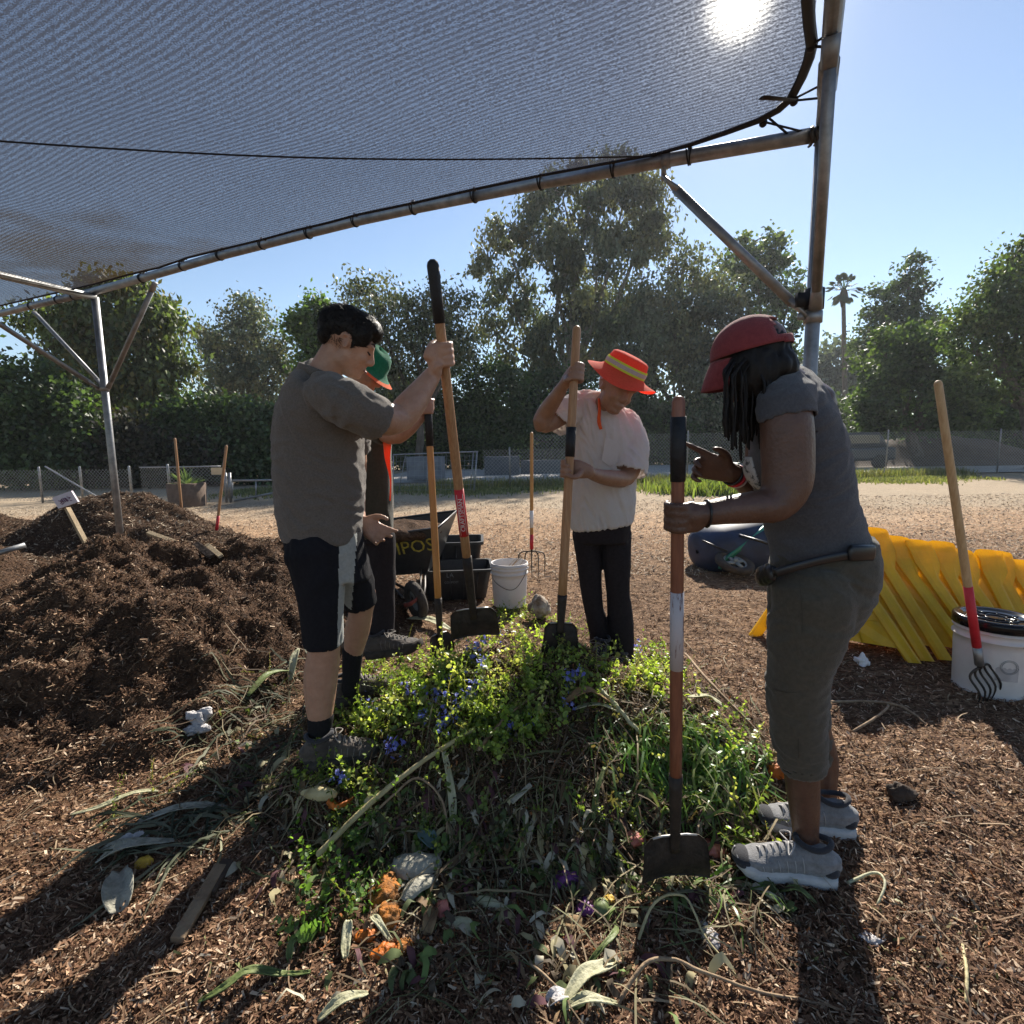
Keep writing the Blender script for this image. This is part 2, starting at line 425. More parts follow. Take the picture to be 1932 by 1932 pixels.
# ------------------------------------------------------------------ compost heaps
def heap(name, fn, x0, x1, y0, y1, st, m, label):
    xs = np.arange(x0, x1, st); ys = np.arange(y0, y1, st); XX, YY = np.meshgrid(xs, ys); ZZ = fn(XX, YY)
    i = np.arange(XX.size).reshape(XX.shape); F = np.stack([i[:-1, :-1], i[:-1, 1:], i[1:, 1:], i[1:, :-1]], -1).reshape(-1, 4)
    zf = ZZ.ravel()[F]; F = F[(zf > -.066).any(1)]
    o = obj(name, np.stack([XX.ravel(), YY.ravel(), ZZ.ravel()], 1), F, m, base=((x0+x1)/2, (y0+y1)/2, 0)); tag(o, label, 'heap'); return o
M_heap = mat('compost', (.040, .024, .016), .95, (.115, .068, .042), 34, bump=1.0, bscale=90, spec=.1)
heap('compost_heap', heap_a, -4.8, -.3, 1.4, 6.0, .026, M_heap, 'large dark brown compost heap filling the left foreground behind the scrap pile')
heap('compost_heap', heap_b, -7.6, -2.2, 4.6, 8.6, .05, M_heap, 'peaked brown compost heap behind the left canopy pole')
heap('compost_heap', heap_c, -11.5, -3.8, 3.2, 9.4, .05, M_heap, 'low brown compost heap at the far left edge behind the sign')
M_pile = mat('pile_soil', (.035, .024, .015), .95, (.11, .075, .04), 30, bump=1.0, bscale=80, spec=.1)
p = heap('scrap_pile', pile_h, -1.75, 1.6, .9, 3.5, .022, M_pile, 'low pile of garden trimmings and food scraps the four people stand around')

# ------------------------------------------------------------------ wood chips: nobody could count them
def chips_obj(name, label, n, xf, m, size, cols, tilt=.45, seed=3):
    r = np.random.default_rng(seed); x, y = xf(r, n); n = len(x); z = top_h(x, y)
    t = np.array([[-.5, -.5, 0], [.5, -.32, .0], [.42, .5, .0], [-.4, .45, .0]]); t[:, 2] = [0, .25, 0, .18]
    L = r.uniform(.45, 1.6, n)*size; w = L*r.uniform(.07, .28, n)
    S = np.stack([L, w, w], 1); M = quats(n, tilt, r)
    Vv, Ff = scatter(t, np.array([[0, 1, 2, 3]]), M, np.stack([x, y, z+.004+r.uniform(0, .008, n)], 1), S)
    pal = np.array(cols); k = r.choice(len(pal), n, p=None); c = pal[k]*r.uniform(.7, 1.3, n)[:, None]
    o = obj(name, Vv, Ff, m, smooth=False, cols=np.repeat(c, 4, 0)); tag(o, label, kind='stuff'); return o
M_chip = mat('chips', (.2, .12, .07), .85, attr=True, trans=.15, spec=.25)
PAL = [(.085, .042, .024), (.11, .055, .032), (.15, .08, .045), (.12, .062, .036), (.21, .115, .066), (.27, .16, .095), (.17, .09, .052), (.42, .27, .17), (.55, .42, .30)]
def near_field(r, n):
    # denser close to the camera: roughly even in the picture
    y = 0.85*(7.5/.85)**r.uniform(0, 1, n); x = r.uniform(-1.05, 1.15, n)*(y+.55); return x, y
chips_obj('wood_chips', 'shredded wood chips scattered over the ground and heaps', 230000, near_field, M_chip, .021, PAL)
def near_mid(r, n):
    y = r.uniform(5, 13, n); x = r.uniform(-1.1, 1.1, n)*y; return x, y
chips_obj('wood_chips', 'paler wood chips spread on the open yard', 60000, near_mid, M_chip, .045, [(.44, .35, .25), (.32, .24, .165), (.56, .46, .34), (.17, .12, .085)], seed=5)
def heapf(r, n):
    x = r.uniform(-8, -.6, n*3); y = r.uniform(1.6, 8.5, n*3); k = np.maximum(np.maximum(heap_a(x, y), heap_c(x, y)), heap_b(x, y)) > .06+r.uniform(-.05, .05, n*3)
    return x[k][:n], y[k][:n]
chips_obj('compost_fibres', 'coarse shredded fibres sticking out of the compost heaps', 90000, heapf, M_chip, .027, [(.065, .038, .025), (.09, .055, .034), (.13, .08, .05), (.045, .028, .019), (.21, .14, .09)], .9, 8)
# long dry twigs and straws
def straws(name, label, n, xf, lo, hi, cols, seed, wd=.0022, tilt=.22):
    r = np.random.default_rng(seed); x, y = xf(r, n); z = top_h(x, y)
    k = 6; s = np.linspace(-.5, .5, k); tv = []; tf = []
    bend = r.normal(0, .18, n); L = r.uniform(lo, hi, n); M = quats(n, tilt, r)
    base = np.zeros((n, 2*k, 3)); base[:, :, 0] = np.repeat(s, 2)[None]*L[:, None]; off = np.tile([-1, 1], k)[None]
    base[:, :, 1] = (np.repeat(s, 2)[None]**2)*bend[:, None]*L[:, None]*3+off*wd*r.uniform(.6, 1.8, n)[:, None]
    base[:, :, 2] = -(np.repeat(s, 2)[None]**2)*L[:, None]*.35+off*wd*.4
    Vv = np.einsum('nij,nkj->nki', M, base)+np.stack([x, y, z+.012], 1)[:, None]
    f = np.array([[2*i, 2*i+1, 2*i+3, 2*i+2] for i in range(k-1)]); Ff = (f[None]+(np.arange(n)*2*k)[:, None, None]).reshape(-1, 4)
    pal = np.array(cols); c = pal[r.choice(len(pal), n)]*r.uniform(.7, 1.3, n)[:, None]
    o = obj(name, Vv.reshape(-1, 3), Ff, M_chip, smooth=False, cols=np.repeat(c, 2*k, 0)); tag(o, label, kind='stuff'); return o
straws('dry_straws', 'thin dry stalks and twigs strewn over the mulch', 2600, near_field, .05, .22, [(.2, .13, .08), (.3, .22, .14), (.12, .08, .05)], 12, .0014)

# ------------------------------------------------------------------ vegetation
LEAF = np.array([[0, 0, 0], [.5, .42, .08], [1.0, 0, -.05], [.5, -.42, .08]]); LEAFF = np.array([[0, 1, 2, 3]])
def leafmat(name, col, trans=.45, tcol=(1.25, 1.5, .45)):
    return mat(name, col, .55, attr=True, trans=trans, tcol=tcol, spec=.4)
M_leaf = leafmat('leaf', (.06, .09, .03), .38)
M_leaf_soft = leafmat('leaf_soft', (.06, .09, .03), .30, (1.2, 1.3, .6))
M_bark = mat('bark', (.075, .058, .045), .95, (.16, .13, .105), 9, bump=.8, bscale=25, stretch=(1, 1, .3))
M_bark_pale = mat('bark_pale', (.17, .15, .125), .9, (.34, .30, .25), 5, bump=.5, bscale=20, stretch=(1, 1, .3))
def tree(name, label, Y, trunk_px, blobs, n_leaf, lsz, pal, bark=None, group=None, hang=0.0, csz=.55, limb=.12, surf=.55, seed=1, base_z=0.0, cat='tree', twigs=1.0, long=1.0, per=70, clump_v=.25, depth=.85, lm=None, K=1.6):
    Y = Y*K; lsz = lsz*K; csz = csz*K; limb = limb*K
    r = np.random.default_rng(seed); rr = random.Random(seed)
    base = W(trunk_px, 900, Y); base = Vector((base.x, Y, base_z))
    t = thing(name, label, cat, base, group)
    cs, rs = [], []
    ar = []
    for b in blobs:
        c = W(b[0], b[1], Y); s = 1/PX(c); cs.append(np.array(c)); q = (b[2]*s, (b[4] if len(b) > 4 else depth)*(b[2]+b[3])/2*s, b[3]*s); rs.append(np.array(q)); ar.append(q[0]*q[2])
    ar = np.array(ar)/sum(ar); nclu = max(8, int(n_leaf/per)); CL = []; 
    for c, q, a in zip(cs, rs, ar):
        m = max(3, int(nclu*a)); u = r.normal(size=(m, 3)); u /= np.linalg.norm(u, axis=1)[:, None]
        rad = r.uniform(0, 1, m)**(1/3); rad = rad*(1-surf)+surf*r.uniform(.72, 1.06, m)
        pts = c+u*q*rad[:, None]; CL.append(pts)
    CL = np.vstack(CL); CL = CL[CL[:, 2] > base_z+.15]
    ncl = len(CL); cr = csz*r.uniform(.5, 1.35, ncl)
    k = r.integers(0, ncl, n_leaf); off = r.normal(size=(n_leaf, 3))*.5; off[:, 2] *= .75
    P = CL[k]+off*cr[k][:, None]; keep = P[:, 2] > base_z; P = P[keep]; k = k[keep]; n = len(P)
    M = quats(n, None, r)
    if hang:
        H = quats(n, .45, r); Rdn = np.array([[0, 0, 1.], [0, 1, 0], [-1, 0, 0]]); H = H @ Rdn
        sel = r.uniform(size=n) < hang; M[sel] = H[sel]
    S = np.stack([lsz*r.uniform(.6, 1.4, n)*long, lsz*r.uniform(.6, 1.2, n), lsz*np.ones(n)], 1)
    Vv, Ff = scatter(LEAF, LEAFF, M, P, S)
    pal = np.array(pal); pc = pal[r.choice(len(pal), ncl)]*(1+r.normal(0, clump_v, ncl))[:, None].clip(.4, 1.8)
    c = pc[k]*r.uniform(.65, 1.35, n)[:, None]
    obj('crown', Vv, Ff, lm or M_leaf, t, smooth=False, cols=np.repeat(c, 4, 0))
    # trunk and limbs
    mb = MB(); top = np.array(cs[int(np.argmax([q[2] for q in rs]))]); cen = np.mean(cs, axis=0)
    b0 = np.array(base); H = max(c[2] for c in cs)-base_z
    tr0 = limb*1.6
    fork = b0*.62+cen*.38; fork[2] = base_z+.42*(cen[2]-base_z)
    trunk = [b0-[0, 0, .1], b0*.8+fork*.2+np.array([r.normal(0, .12), 0, 0])+[0, 0, 0], b0*.4+fork*.6, fork]
    trunk[1][2] = base_z+(fork[2]-base_z)*.25; trunk[2][2] = base_z+(fork[2]-base_z)*.65
    mb.tube(trunk, [tr0*1.35, tr0*1.05, tr0*.95, tr0*.85], 9, sub=3)
    limbs = [fork]
    for c, q in zip(cs, rs):
        e = c+np.array([0, 0, q[2]*.55]); m1 = fork*.6+c*.4+r.normal(0, .25, 3)*limb*6*[1, 1, .4]; m2 = fork*.2+c*.8+r.normal(0, .2, 3)*limb*5*[1, 1, .4]
        mb.tube([fork, m1, m2, e], [tr0*.7, tr0*.5, tr0*.32, tr0*.08], 7, sub=4)
        for a in (m1, m2, e): limbs.append(a)
        limbs += [fork*(1-w)+m1*w for w in (.5,)]+[m1*(1-w)+m2*w for w in (.33, .66)]+[m2*(1-w)+e*w for w in (.33, .66)]
    Lp = np.array(limbs); sel = r.choice(ncl, min(ncl, int(min(260, ncl)*twigs)), replace=False)
    for i in sel:
        d = np.linalg.norm(Lp-CL[i]+np.array([0, 0, .3]), axis=1); a = Lp[np.argmin(d)]; e = CL[i]
        mid = (a+e)/2+r.normal(0, .12, 3)*np.linalg.norm(e-a)*.5+np.array([0, 0, .08*np.linalg.norm(e-a)])
        w = min(tr0*.22, .012+.012*np.linalg.norm(e-a)); mb.tube([a, mid, e], [w, w*.65, w*.2], 5, sub=2)
    mb.build('trunk', bark or M_bark, t)
    return t
G_DK = [(.06, .09, .04), (.08, .115, .05), (.05, .072, .036)]
G_MD = [(.085, .12, .05), (.10, .14, .055), (.07, .095, .045)]
G_OL = [(.11, .135, .065), (.13, .15, .07), (.09, .11, .055)]
G_EU = [(.115, .135, .085), (.14, .15, .095), (.09, .11, .075), (.16, .155, .085)]
G_BR = [(.09, .14, .04), (.11, .16, .05), (.07, .11, .035)]
TR = 'trees beyond the yard'
tree('eucalyptus_tree', 'tallest eucalyptus whose top rises behind the shade cloth edge', 27, 1085,
     [(1120, 335, 95, 50), (1060, 400, 75, 60), (1180, 400, 75, 85), (1225, 440, 45, 60), (955, 470, 55, 50), (925, 530, 35, 40), (1040, 500, 70, 60), (1130, 520, 95, 85), (1000, 600, 60, 50), (930, 620, 40, 25), (1090, 640, 90, 80), (985, 700, 60, 60), (1180, 640, 70, 80)],
     36000, .17, G_EU, M_bark_pale, TR, hang=.75, csz=.72, limb=.15, surf=.45, seed=11, long=1.5, per=150, lm=M_leaf_soft)
tree('rounded_tree', 'broad round-topped grey green tree right of the tallest eucalyptus', 24, 1290,
     [(1285, 560, 95, 75), (1210, 640, 75, 90), (1340, 640, 80, 95), (1270, 740, 120, 90), (1380, 740, 60, 80)], 36000, .15, G_EU, None, TR, hang=.6, csz=.7, surf=.7, seed=12, long=1.3, per=150, lm=M_leaf_soft)
tree('leafy_tree', 'tall open leafy tree behind the diagonal canopy brace', 30, 1440,
     [(1425, 480, 55, 45), (1470, 540, 40, 50), (1390, 520, 50, 50), (1450, 610, 65, 60), (1495, 560, 25, 25), (1400, 680, 60, 70), (1465, 700, 45, 60)], 13000, .24, G_DK+G_OL, None, TR, csz=.6, surf=.5, seed=13, per=70)
tree('leaning_tree', 'drooping tree with yellowing leaves behind the left canopy pole', 15, 205,
     [(225, 570, 75, 50), (285, 620, 50, 70), (165, 620, 60, 50), (310, 690, 45, 50), (240, 700, 80, 80), (160, 690, 70, 60), (300, 760, 40, 40), (90, 600, 60, 22)], 24000, .115, G_OL+[(.13, .11, .04)], None, TR, hang=.7, csz=.45, surf=.55, seed=14, long=1.5, per=75)
tree('feathery_tree', 'grey green airy tree with two pointed tops behind the polo shirt man', 24, 455,
     [(455, 600, 38, 42), (480, 650, 45, 55), (395, 640, 25, 35), (420, 690, 50, 50), (500, 700, 45, 50), (455, 740, 75, 50), (535, 670, 18, 40)], 15000, .15, G_EU, None, TR, hang=.4, csz=.6, surf=.45, seed=15, per=70, lm=M_leaf_soft)
tree('bright_tree', 'small bright green tree beside the dark haired head', 18, 590,
     [(590, 590, 40, 24), (570, 620, 28, 25), (615, 640, 40, 40), (590, 690, 35, 30)], 8000, .14, G_BR, None, TR, csz=.42, surf=.6, seed=16, limb=.07)
tree('wispy_tree', 'thin wispy tree with bare twigs showing above the dark hair', 17, 800,
     [(700, 560, 60, 40), (770, 590, 60, 50), (850, 590, 55, 60), (800, 660, 90, 55), (690, 640, 50, 50), (870, 660, 40, 40), (740, 720, 70, 40)], 12000, .095, G_EU+G_OL, None, TR, hang=.5, csz=.55, surf=.3, seed=17, twigs=1.0, per=60, limb=.08, long=1.5, lm=M_leaf_soft)
tree('pale_tree', 'hazy pale tree far off beside the slanting canopy post', 48, 1570,
     [(1520, 720, 40, 50), (1580, 700, 40, 60), (1560, 770, 60, 60), (1620, 740, 20, 60)], 9000, .42, [(.12, .14, .10), (.10, .12, .09)], None, TR, csz=1.4, seed=18, lm=M_leaf_soft, surf=.7, limb=.25)
tree('spiky_tree', 'upright spiky tree right of the palm with bare leader', 26, 1715,
     [(1718, 510, 22, 32), (1715, 560, 38, 35), (1660, 570, 30, 35), (1680, 620, 55, 40), (1740, 620, 45, 40), (1640, 650, 25, 40), (1700, 680, 70, 45)], 11000, .17, [(.07, .09, .06), (.065, .085, .055)], None, TR, hang=0, csz=.45, surf=.3, seed=19, per=45, limb=.12)
tree('bushy_tree', 'dense bushy tree with pale flowers above the far vehicle', 18, 1720,
     [(1710, 650, 55, 45), (1760, 690, 70, 55), (1670, 700, 45, 50), (1720, 760, 95, 60), (1650, 770, 35, 45), (1800, 770, 50, 55)], 23000, .13, G_MD+G_DK+[(.12, .15, .07)], None, TR, csz=.40, surf=.6, seed=20, per=80)
tree('arching_tree', 'feathery arching tree at the right edge of the yard', 15, 1950,
     [(1905, 540, 50, 50), (1860, 590, 50, 45), (1920, 620, 70, 60), (1830, 640, 40, 40), (1960, 500, 60, 50), (1890, 700, 70, 50), (1990, 640, 60, 90)], 20000, .11, G_MD+G_OL, None, TR, hang=.3, csz=.48, surf=.55, seed=21, per=70)
# hedges and dark bushes below the crowns
HG = 'dark hedges behind the fence'
def hedge(lbl, Y, tpx, blobs, n, pal, seed, lsz=.13, csz=.5, name='hedge_bush'):
    K = 1.35 if Y < 17 else (1.75 if Y < 30 else 1.55)
    blobs = [(b[0], b[1]+6, b[2], b[3]) for b in blobs]+[(b[0], 868, b[2]*.9, 30) for b in blobs]
    return tree(name, lbl, Y, tpx, blobs, n, lsz, pal, None, HG, csz=csz, surf=.85, seed=seed, per=90, limb=.06, cat='hedge', twigs=.5, clump_v=.3, depth=.5, K=K)
hedge('tall dark hedge at the left edge behind the small sign', 14.5, 40, [(30, 760, 110, 85), (-60, 800, 80, 100), (110, 810, 90, 90), (20, 880, 130, 60), (150, 870, 80, 60)], 42000, G_DK, 31)
hedge('dark ivy covered hedge between the left pole and the polo shirt', 15.5, 430, [(400, 790, 85, 45), (470, 830, 80, 70), (350, 840, 70, 75), (540, 830, 60, 80), (440, 880, 120, 45)], 40000, G_DK, 32)
hedge('shadowy brush low behind the left fence', 14.6, 240, [(240, 850, 80, 60), (290, 890, 90, 45), (180, 900, 80, 40), (340, 905, 60, 30)], 22000, [(.04, .045, .025), (.05, .04, .03)], 33)
hedge('green thicket behind the dirt road gate and orange handled shovel', 19, 760, [(720, 760, 80, 80), (860, 740, 80, 70), (940, 760, 60, 85), (800, 800, 120, 60), (640, 810, 60, 70), (900, 810, 110, 50)], 42000, G_MD+G_DK, 34)
hedge('shaded thicket behind the white shirt worker', 21, 1120, [(1060, 770, 90, 80), (1180, 800, 100, 70), (980, 810, 70, 55), (1280, 810, 90, 65)], 36000, G_DK+[(.06, .07, .04)], 35)
hedge('grey green thicket between the reflective hat and red cap', 22, 1400, [(1370, 790, 100, 70), (1460, 780, 80, 80), (1540, 800, 60, 60), (1420, 840, 120, 40)], 32000, [(.06, .08, .055), (.05, .065, .045)], 36)
hedge('bright leafed bushes under the bushy tree', 22, 1680, [(1640, 810, 45, 35), (1720, 820, 60, 30), (1790, 815, 50, 35)], 12000, G_BR+G_MD, 37)
hedge('dark shrubs at the right edge behind the wire fence', 20, 1880, [(1850, 760, 70, 50), (1930, 770, 60, 60), (1880, 810, 70, 40), (1980, 800, 60, 80)], 24000, G_MD+G_BR, 38)
hedge('distant dark treeline closing the view behind the yard', 34, 1000, [(x, 815, 150, 62) for x in range(-150, 2150, 190)], 60000, G_DK, 39, .30, 1.1, 'treeline')

# palm
def palm():
    Y = 60; c = W(1592, 548, Y); s = 1/PX(c); b = Vector((W(1592, 900, Y).x, Y, 0))
    t = thing('palm_tree', 'slim tall fan palm standing against the sky right of the post', 'tree', b, TR)
    mb = MB(); mb.tube([b, b*.5+c*.5, c-Vector((0, 0, 12*s))], [.32, .24, .2], 10, sub=2); mb.build('trunk', M_bark, t)
    r = np.random.default_rng(5); Vs = []; Fs = []; n0 = 0; cc = np.array(c)
    for i in range(46):
        th = r.uniform(0, 2*np.pi); el = r.uniform(-.9, 1.25); L = 22*s*r.uniform(.8, 1.1)
        d = np.array([np.cos(th)*np.cos(el), np.sin(th)*np.cos(el), np.sin(el)]); a, bb, _ = frame_of(d)
        p0 = cc; pf = cc+d*L
        for j in range(15):
            an = (j-7)/7*1.35; dd = d*np.cos(an)+(a if abs(a[2]) < .9 else bb)*np.sin(an)*0+bb*np.sin(an); l2 = L*.55*(1-.35*abs(an)/1.35)
            q = pf+dd*l2+np.array([0, 0, -.25*l2]); w = np.cross(dd, a); w = w/np.linalg.norm(w)*.085*L
            Vs += [pf-dd*.03, pf+dd*l2*.5+w, q, pf+dd*l2*.5-w]; Fs.append((n0, n0+1, n0+2, n0+3)); n0 += 4
        w = bb*.012*L*3; Vs += [p0-w, p0+w, pf+w, pf-w]; Fs.append((n0, n0+1, n0+2, n0+3)); n0 += 4
    obj('crown', np.array(Vs), np.array(Fs), M_leaf, t, smooth=False, cols=np.tile(np.array([[.05, .07, .045]]), (n0, 1)))
    Vs = []; Fs = []; n0 = 0
    for i in range(260):
        th = r.uniform(0, 2*np.pi); z = r.uniform(-26, -4)*s; rd = (9+z/s*.25)*s; p = cc+[np.cos(th)*rd*.4, np.sin(th)*rd*.4, z+8*s]; q = cc+[np.cos(th)*rd, np.sin(th)*rd, z-5*s]
        w = np.array([-np.sin(th), np.cos(th), 0])*.12; Vs += [p-w, p+w, q+w, q-w]; Fs.append((n0, n0+1, n0+2, n0+3)); n0 += 4
    obj('dead_skirt', np.array(Vs), np.array(Fs), M_leaf, t, smooth=False, cols=np.tile(np.array([[.10, .08, .05]]), (n0, 1)))
palm()

# grass strip along the fence
def grass(name, label, n, xf, hgt, cols, seed, w=.006):
    r = np.random.default_rng(seed); x, y = xf(r, n); z = ground_h(x, y)
    h = hgt*r.uniform(.4, 1.2, n); th = r.uniform(0, 2*np.pi, n); ln = r.uniform(.1, .8, n)*h
    dx, dy = np.cos(th)*ln, np.sin(th)*ln; wx, wy = -np.sin(th)*w, np.cos(th)*w
    V = np.stack([np.stack([x-wx, y-wy, z], 1), np.stack([x+wx, y+wy, z], 1), np.stack([x+dx*.4+wx*.7, y+dy*.4+wy*.7, z+h*.6], 1), np.stack([x+dx*.4-wx*.7, y+dy*.4-wy*.7, z+h*.6], 1), np.stack([x+dx, y+dy, z+h], 1)], 1).reshape(-1, 3)
    k = (np.arange(n)*5)[:, None]; F = np.vstack([k+np.array([[0, 1, 2, 3]]), k+np.array([[3, 2, 4, 4]])])
    F1 = k+np.array([[0, 1, 2, 3]]); pal = np.array(cols); c = pal[r.choice(len(pal), n)]*r.uniform(.7, 1.3, n)[:, None]
    faces = [tuple(f) for f in F1]+[(a[0]+3, a[0]+2, a[0]+4) for a in k]
    o = obj(name, V, faces, M_leaf, smooth=False, cols=np.repeat(c, 5, 0)); tag(o, label, kind='stuff'); return o
def strip(r, n):
    x = r.uniform(-9, 17, n); y = 16.3+.17*np.maximum(x, 0)+r.normal(0, .75, n)+.5*np.sin(x*1.3); return x, y
grass('grass', 'short green grass growing along the foot of the wire fence', 26000, strip, .11, [(.13, .14, .06), (.19, .18, .09), (.26, .23, .13)], 41, .018)
def strip2(r, n):
    x = r.uniform(-2.5, 18, n); y = 17.2+.19*np.maximum(x, 0)+r.normal(0, .35, n); return x, y
grass('dry_weeds', 'taller dry weeds against the wire fence', 9000, strip2, .34, [(.24, .20, .11), (.19, .17, .09), (.15, .16, .07)], 42, .014)
def tuft(r, n):
    a = r.normal(0, .5, (n, 2)); return W(1325, 900, 14.5).x+a[:, 0]*1.1, 14.5+a[:, 1]
grass('grass', 'bright green grass clump in front of the fence behind the raised hand', 2600, tuft, .36, [(.17, .21, .07), (.2, .21, .09)], 43, .02)
# ------------------------------------------------------------------ shade canopy
M_galv = mat('galvanised', (.20, .205, .21), .5, (.33, .33, .33), 14, metal=.75, bump=.05, bscale=60)
M_blk = mat('black_cord', (.012, .012, .014), .6)
M_blkmetal = mat('black_steel', (.02, .02, .02), .5, (.06, .045, .035), 20, metal=.3)
A3 = W(1553, 254, 2.49); B3 = W(178, 551, 4.92); ZB = (A3.z+B3.z)/2; A3.z = ZB; B3.z = ZB
def on_plane(px, py, A=A3, B=B3):
    n = Vector((-(B.y-A.y), (B.x-A.x), 0)); d = ray(px, py); t = n.dot(A-Vector((0, 0, CAMH)))/n.dot(d); return Vector((0, 0, CAMH))+d*t
can = thing('shade_canopy', 'grey shade cloth on a galvanised pipe frame over the work area', 'canopy', (B3.x, B3.y, 0))
front = [on_plane(x, y) for x, y in ((1553, 252), (1400, 278), (1255, 303), (1155, 322), (1020, 345), (895, 370), (780, 393), (675, 416), (560, 445), (420, 481), (300, 516), (178, 550), (60, 577), (0, 592))]
L_ = (front[-1]-front[-2]); far_end = front[-1]+(B3-A3).normalized()*4.0; far_end.z = front[-1].z
PR = .031
def pipe(name, pts, r, mt=M_galv, par=can, **k):
    V, F = tube(pts, r, 14, **k); return obj(name, V, F, mt, par)
pipe('beam', front[:6], PR); pipe('beam', front[5:12], PR*1.02); pipe('beam', front[11:]+[far_end], PR)
side_e = G(1575, 0, ZB); sd = (side_e-A3); sd.z = 0; sd.normalize()
pipe('beam', [A3-sd*.05, A3+sd*4.2], PR)
sd2 = G(0, 519, ZB)-B3; sd2.z = 0; sd2.normalize()
pipe('beam', [B3, B3+sd2*5.0], PR)
pipe('post', [Vector((A3.x, A3.y, -.1)), Vector((A3.x, A3.y, ZB+.03))], PR)
pipe('post', [Vector((B3.x, B3.y, -.1)), Vector((B3.x, B3.y, ZB))], PR*.98)
# braces with flattened ends
def zpost(P0, py):
    lo, hi = 0.0, 3.0
    for _ in range(40):
        m = (lo+hi)/2
        if proj((P0.x, P0.y, m))[1] > py: lo = m
        else: hi = m
    return Vector((P0.x, P0.y, lo))
q1 = zpost(A3, 597); t1 = on_plane(1252, 334)
def brace(a, b, r=.022):
    d = (b-a).normalized(); mb = MB()
    mb.tube([a+d*.09, b-d*.09], r, 12); 
    for e, s in ((a, 1), (b, -1)): mb.tube([e, e+d*.05*s, e+d*.11*s], [(r*.45, r*1.25), (r*.5, r*1.2), (r, r)], 12)
    return mb.build('brace', M_galv, can)
brace(q1+Vector((-.03, .0, 0)), t1); brace(q1+Vector((-.01, -.035, .02)), A3+sd*.62+Vector((0, 0, -.03)))
mb = MB(); mb.tube([t1+Vector((0, 0, .11)), t1+Vector((0, 0, -.01))], [(.012, .02), (.012, .02)], 10); mb.tube([on_plane(1257, 303)+(B3-A3).normalized()*w for w in (-.02, .02)], .037, 14); mb.build('clamp', M_galv, can)
mb = MB(); mb.tube([q1+Vector((0, 0, -.03)), q1+Vector((0, 0, .02))], .040, 14); mb.box(q1+Vector((-.045, 0, 0)), (.05, .012, .03)); mb.build('clamp', M_galv, can)
mb = MB(); mb.tube([q1+Vector((0, 0, .03)), q1+Vector((0, 0, .12))], .043, 14); mb.box(q1+Vector((-.05, -.01, .07)), (.07, .03, .06)); mb.build('clamp', M_blk, can)
mb = MB(); mb.tube([A3+sd*.25, A3+sd*.42], .036, 14); mb.build('pipe_sleeve', M_galv, can)
q2 = zpost(B3, 733)
mb = MB(); mb.tube([q2+Vector((0, 0, -.025)), q2+Vector((0, 0, .025))], .038, 14); mb.box(q2+Vector((-.05, 0, 0)), (.06, .012, .03)); mb.build('clamp', M_galv, can)
brace(q2+Vector((.03, 0, 0)), on_plane(293, 533), .02)
brace(q2+Vector((-.045, -.01, 0)), B3+sd2*1.25+Vector((0, 0, -.03)), .02)
brace(q2+Vector((-.03, .02, .03)), on_plane(64, 588), .018)
# cloth outline
edge_px = [(0, 577), (90, 556), (178, 536), (240, 519), (300, 505), (355, 486), (420, 470), (495, 452), (560, 434), (620, 420), (675, 405), (780, 383), (895, 357), (1020, 331), (1155, 306), (1240, 290), (1300, 274), (1370, 250), (1430, 228), (1468, 208), (1492, 186), (1512, 148), (1526, 112), (1532, 84), (1527, 45), (1524, 0)]
ZC = ZB+.03
E = [G(x, y, ZC) for x, y in edge_px]
bd = (A3-B3).normalized(); pd = Vector((sd.x, sd.y, 0))
# oblique coordinates: a along the beam, b along the side direction
Mi = Matrix(((bd.x, pd.x), (bd.y, pd.y))).inverted()
ab = [Mi @ Vector((e.x-B3.x, e.y-B3.y)) for e in E]
av = [q[0] for q in ab]; bv = [q[1] for q in ab]
for i in range(1, len(av)): av[i] = max(av[i], av[i-1]+.004)
av = [av[0]-5.0]+av; bv = [bv[0]]+bv
A_ = np.concatenate([np.linspace(av[0], av[18], 130), np.linspace(av[18], av[-1], 50)[1:]])
Bf = np.interp(A_, av, bv); NB = 60; V = []
amax = av[-1]
for a, b0 in zip(A_, Bf):
    for j in range(NB+1):
        t = j/NB; b = b0+(4.3-b0)*t**1.3
        ed = min(1, (amax-a)/1.2, (b-b0)/.8); sag = -.05*sm(np.array(ed))+.015*math.sin(a*4.1+b*2)*ed+.012*float(fbm(a*2., b*2., 3, 7))*2*ed
        V.append((B3.x+bd.x*a+pd.x*b, B3.y+bd.y*a+pd.y*b, ZC+sag))
na = len(A_); ii = np.arange(na*(NB+1)).reshape(na, NB+1)
F = np.stack([ii[:-1, :-1], ii[1:, :-1], ii[1:, 1:], ii[:-1, 1:]], -1).reshape(-1, 4)
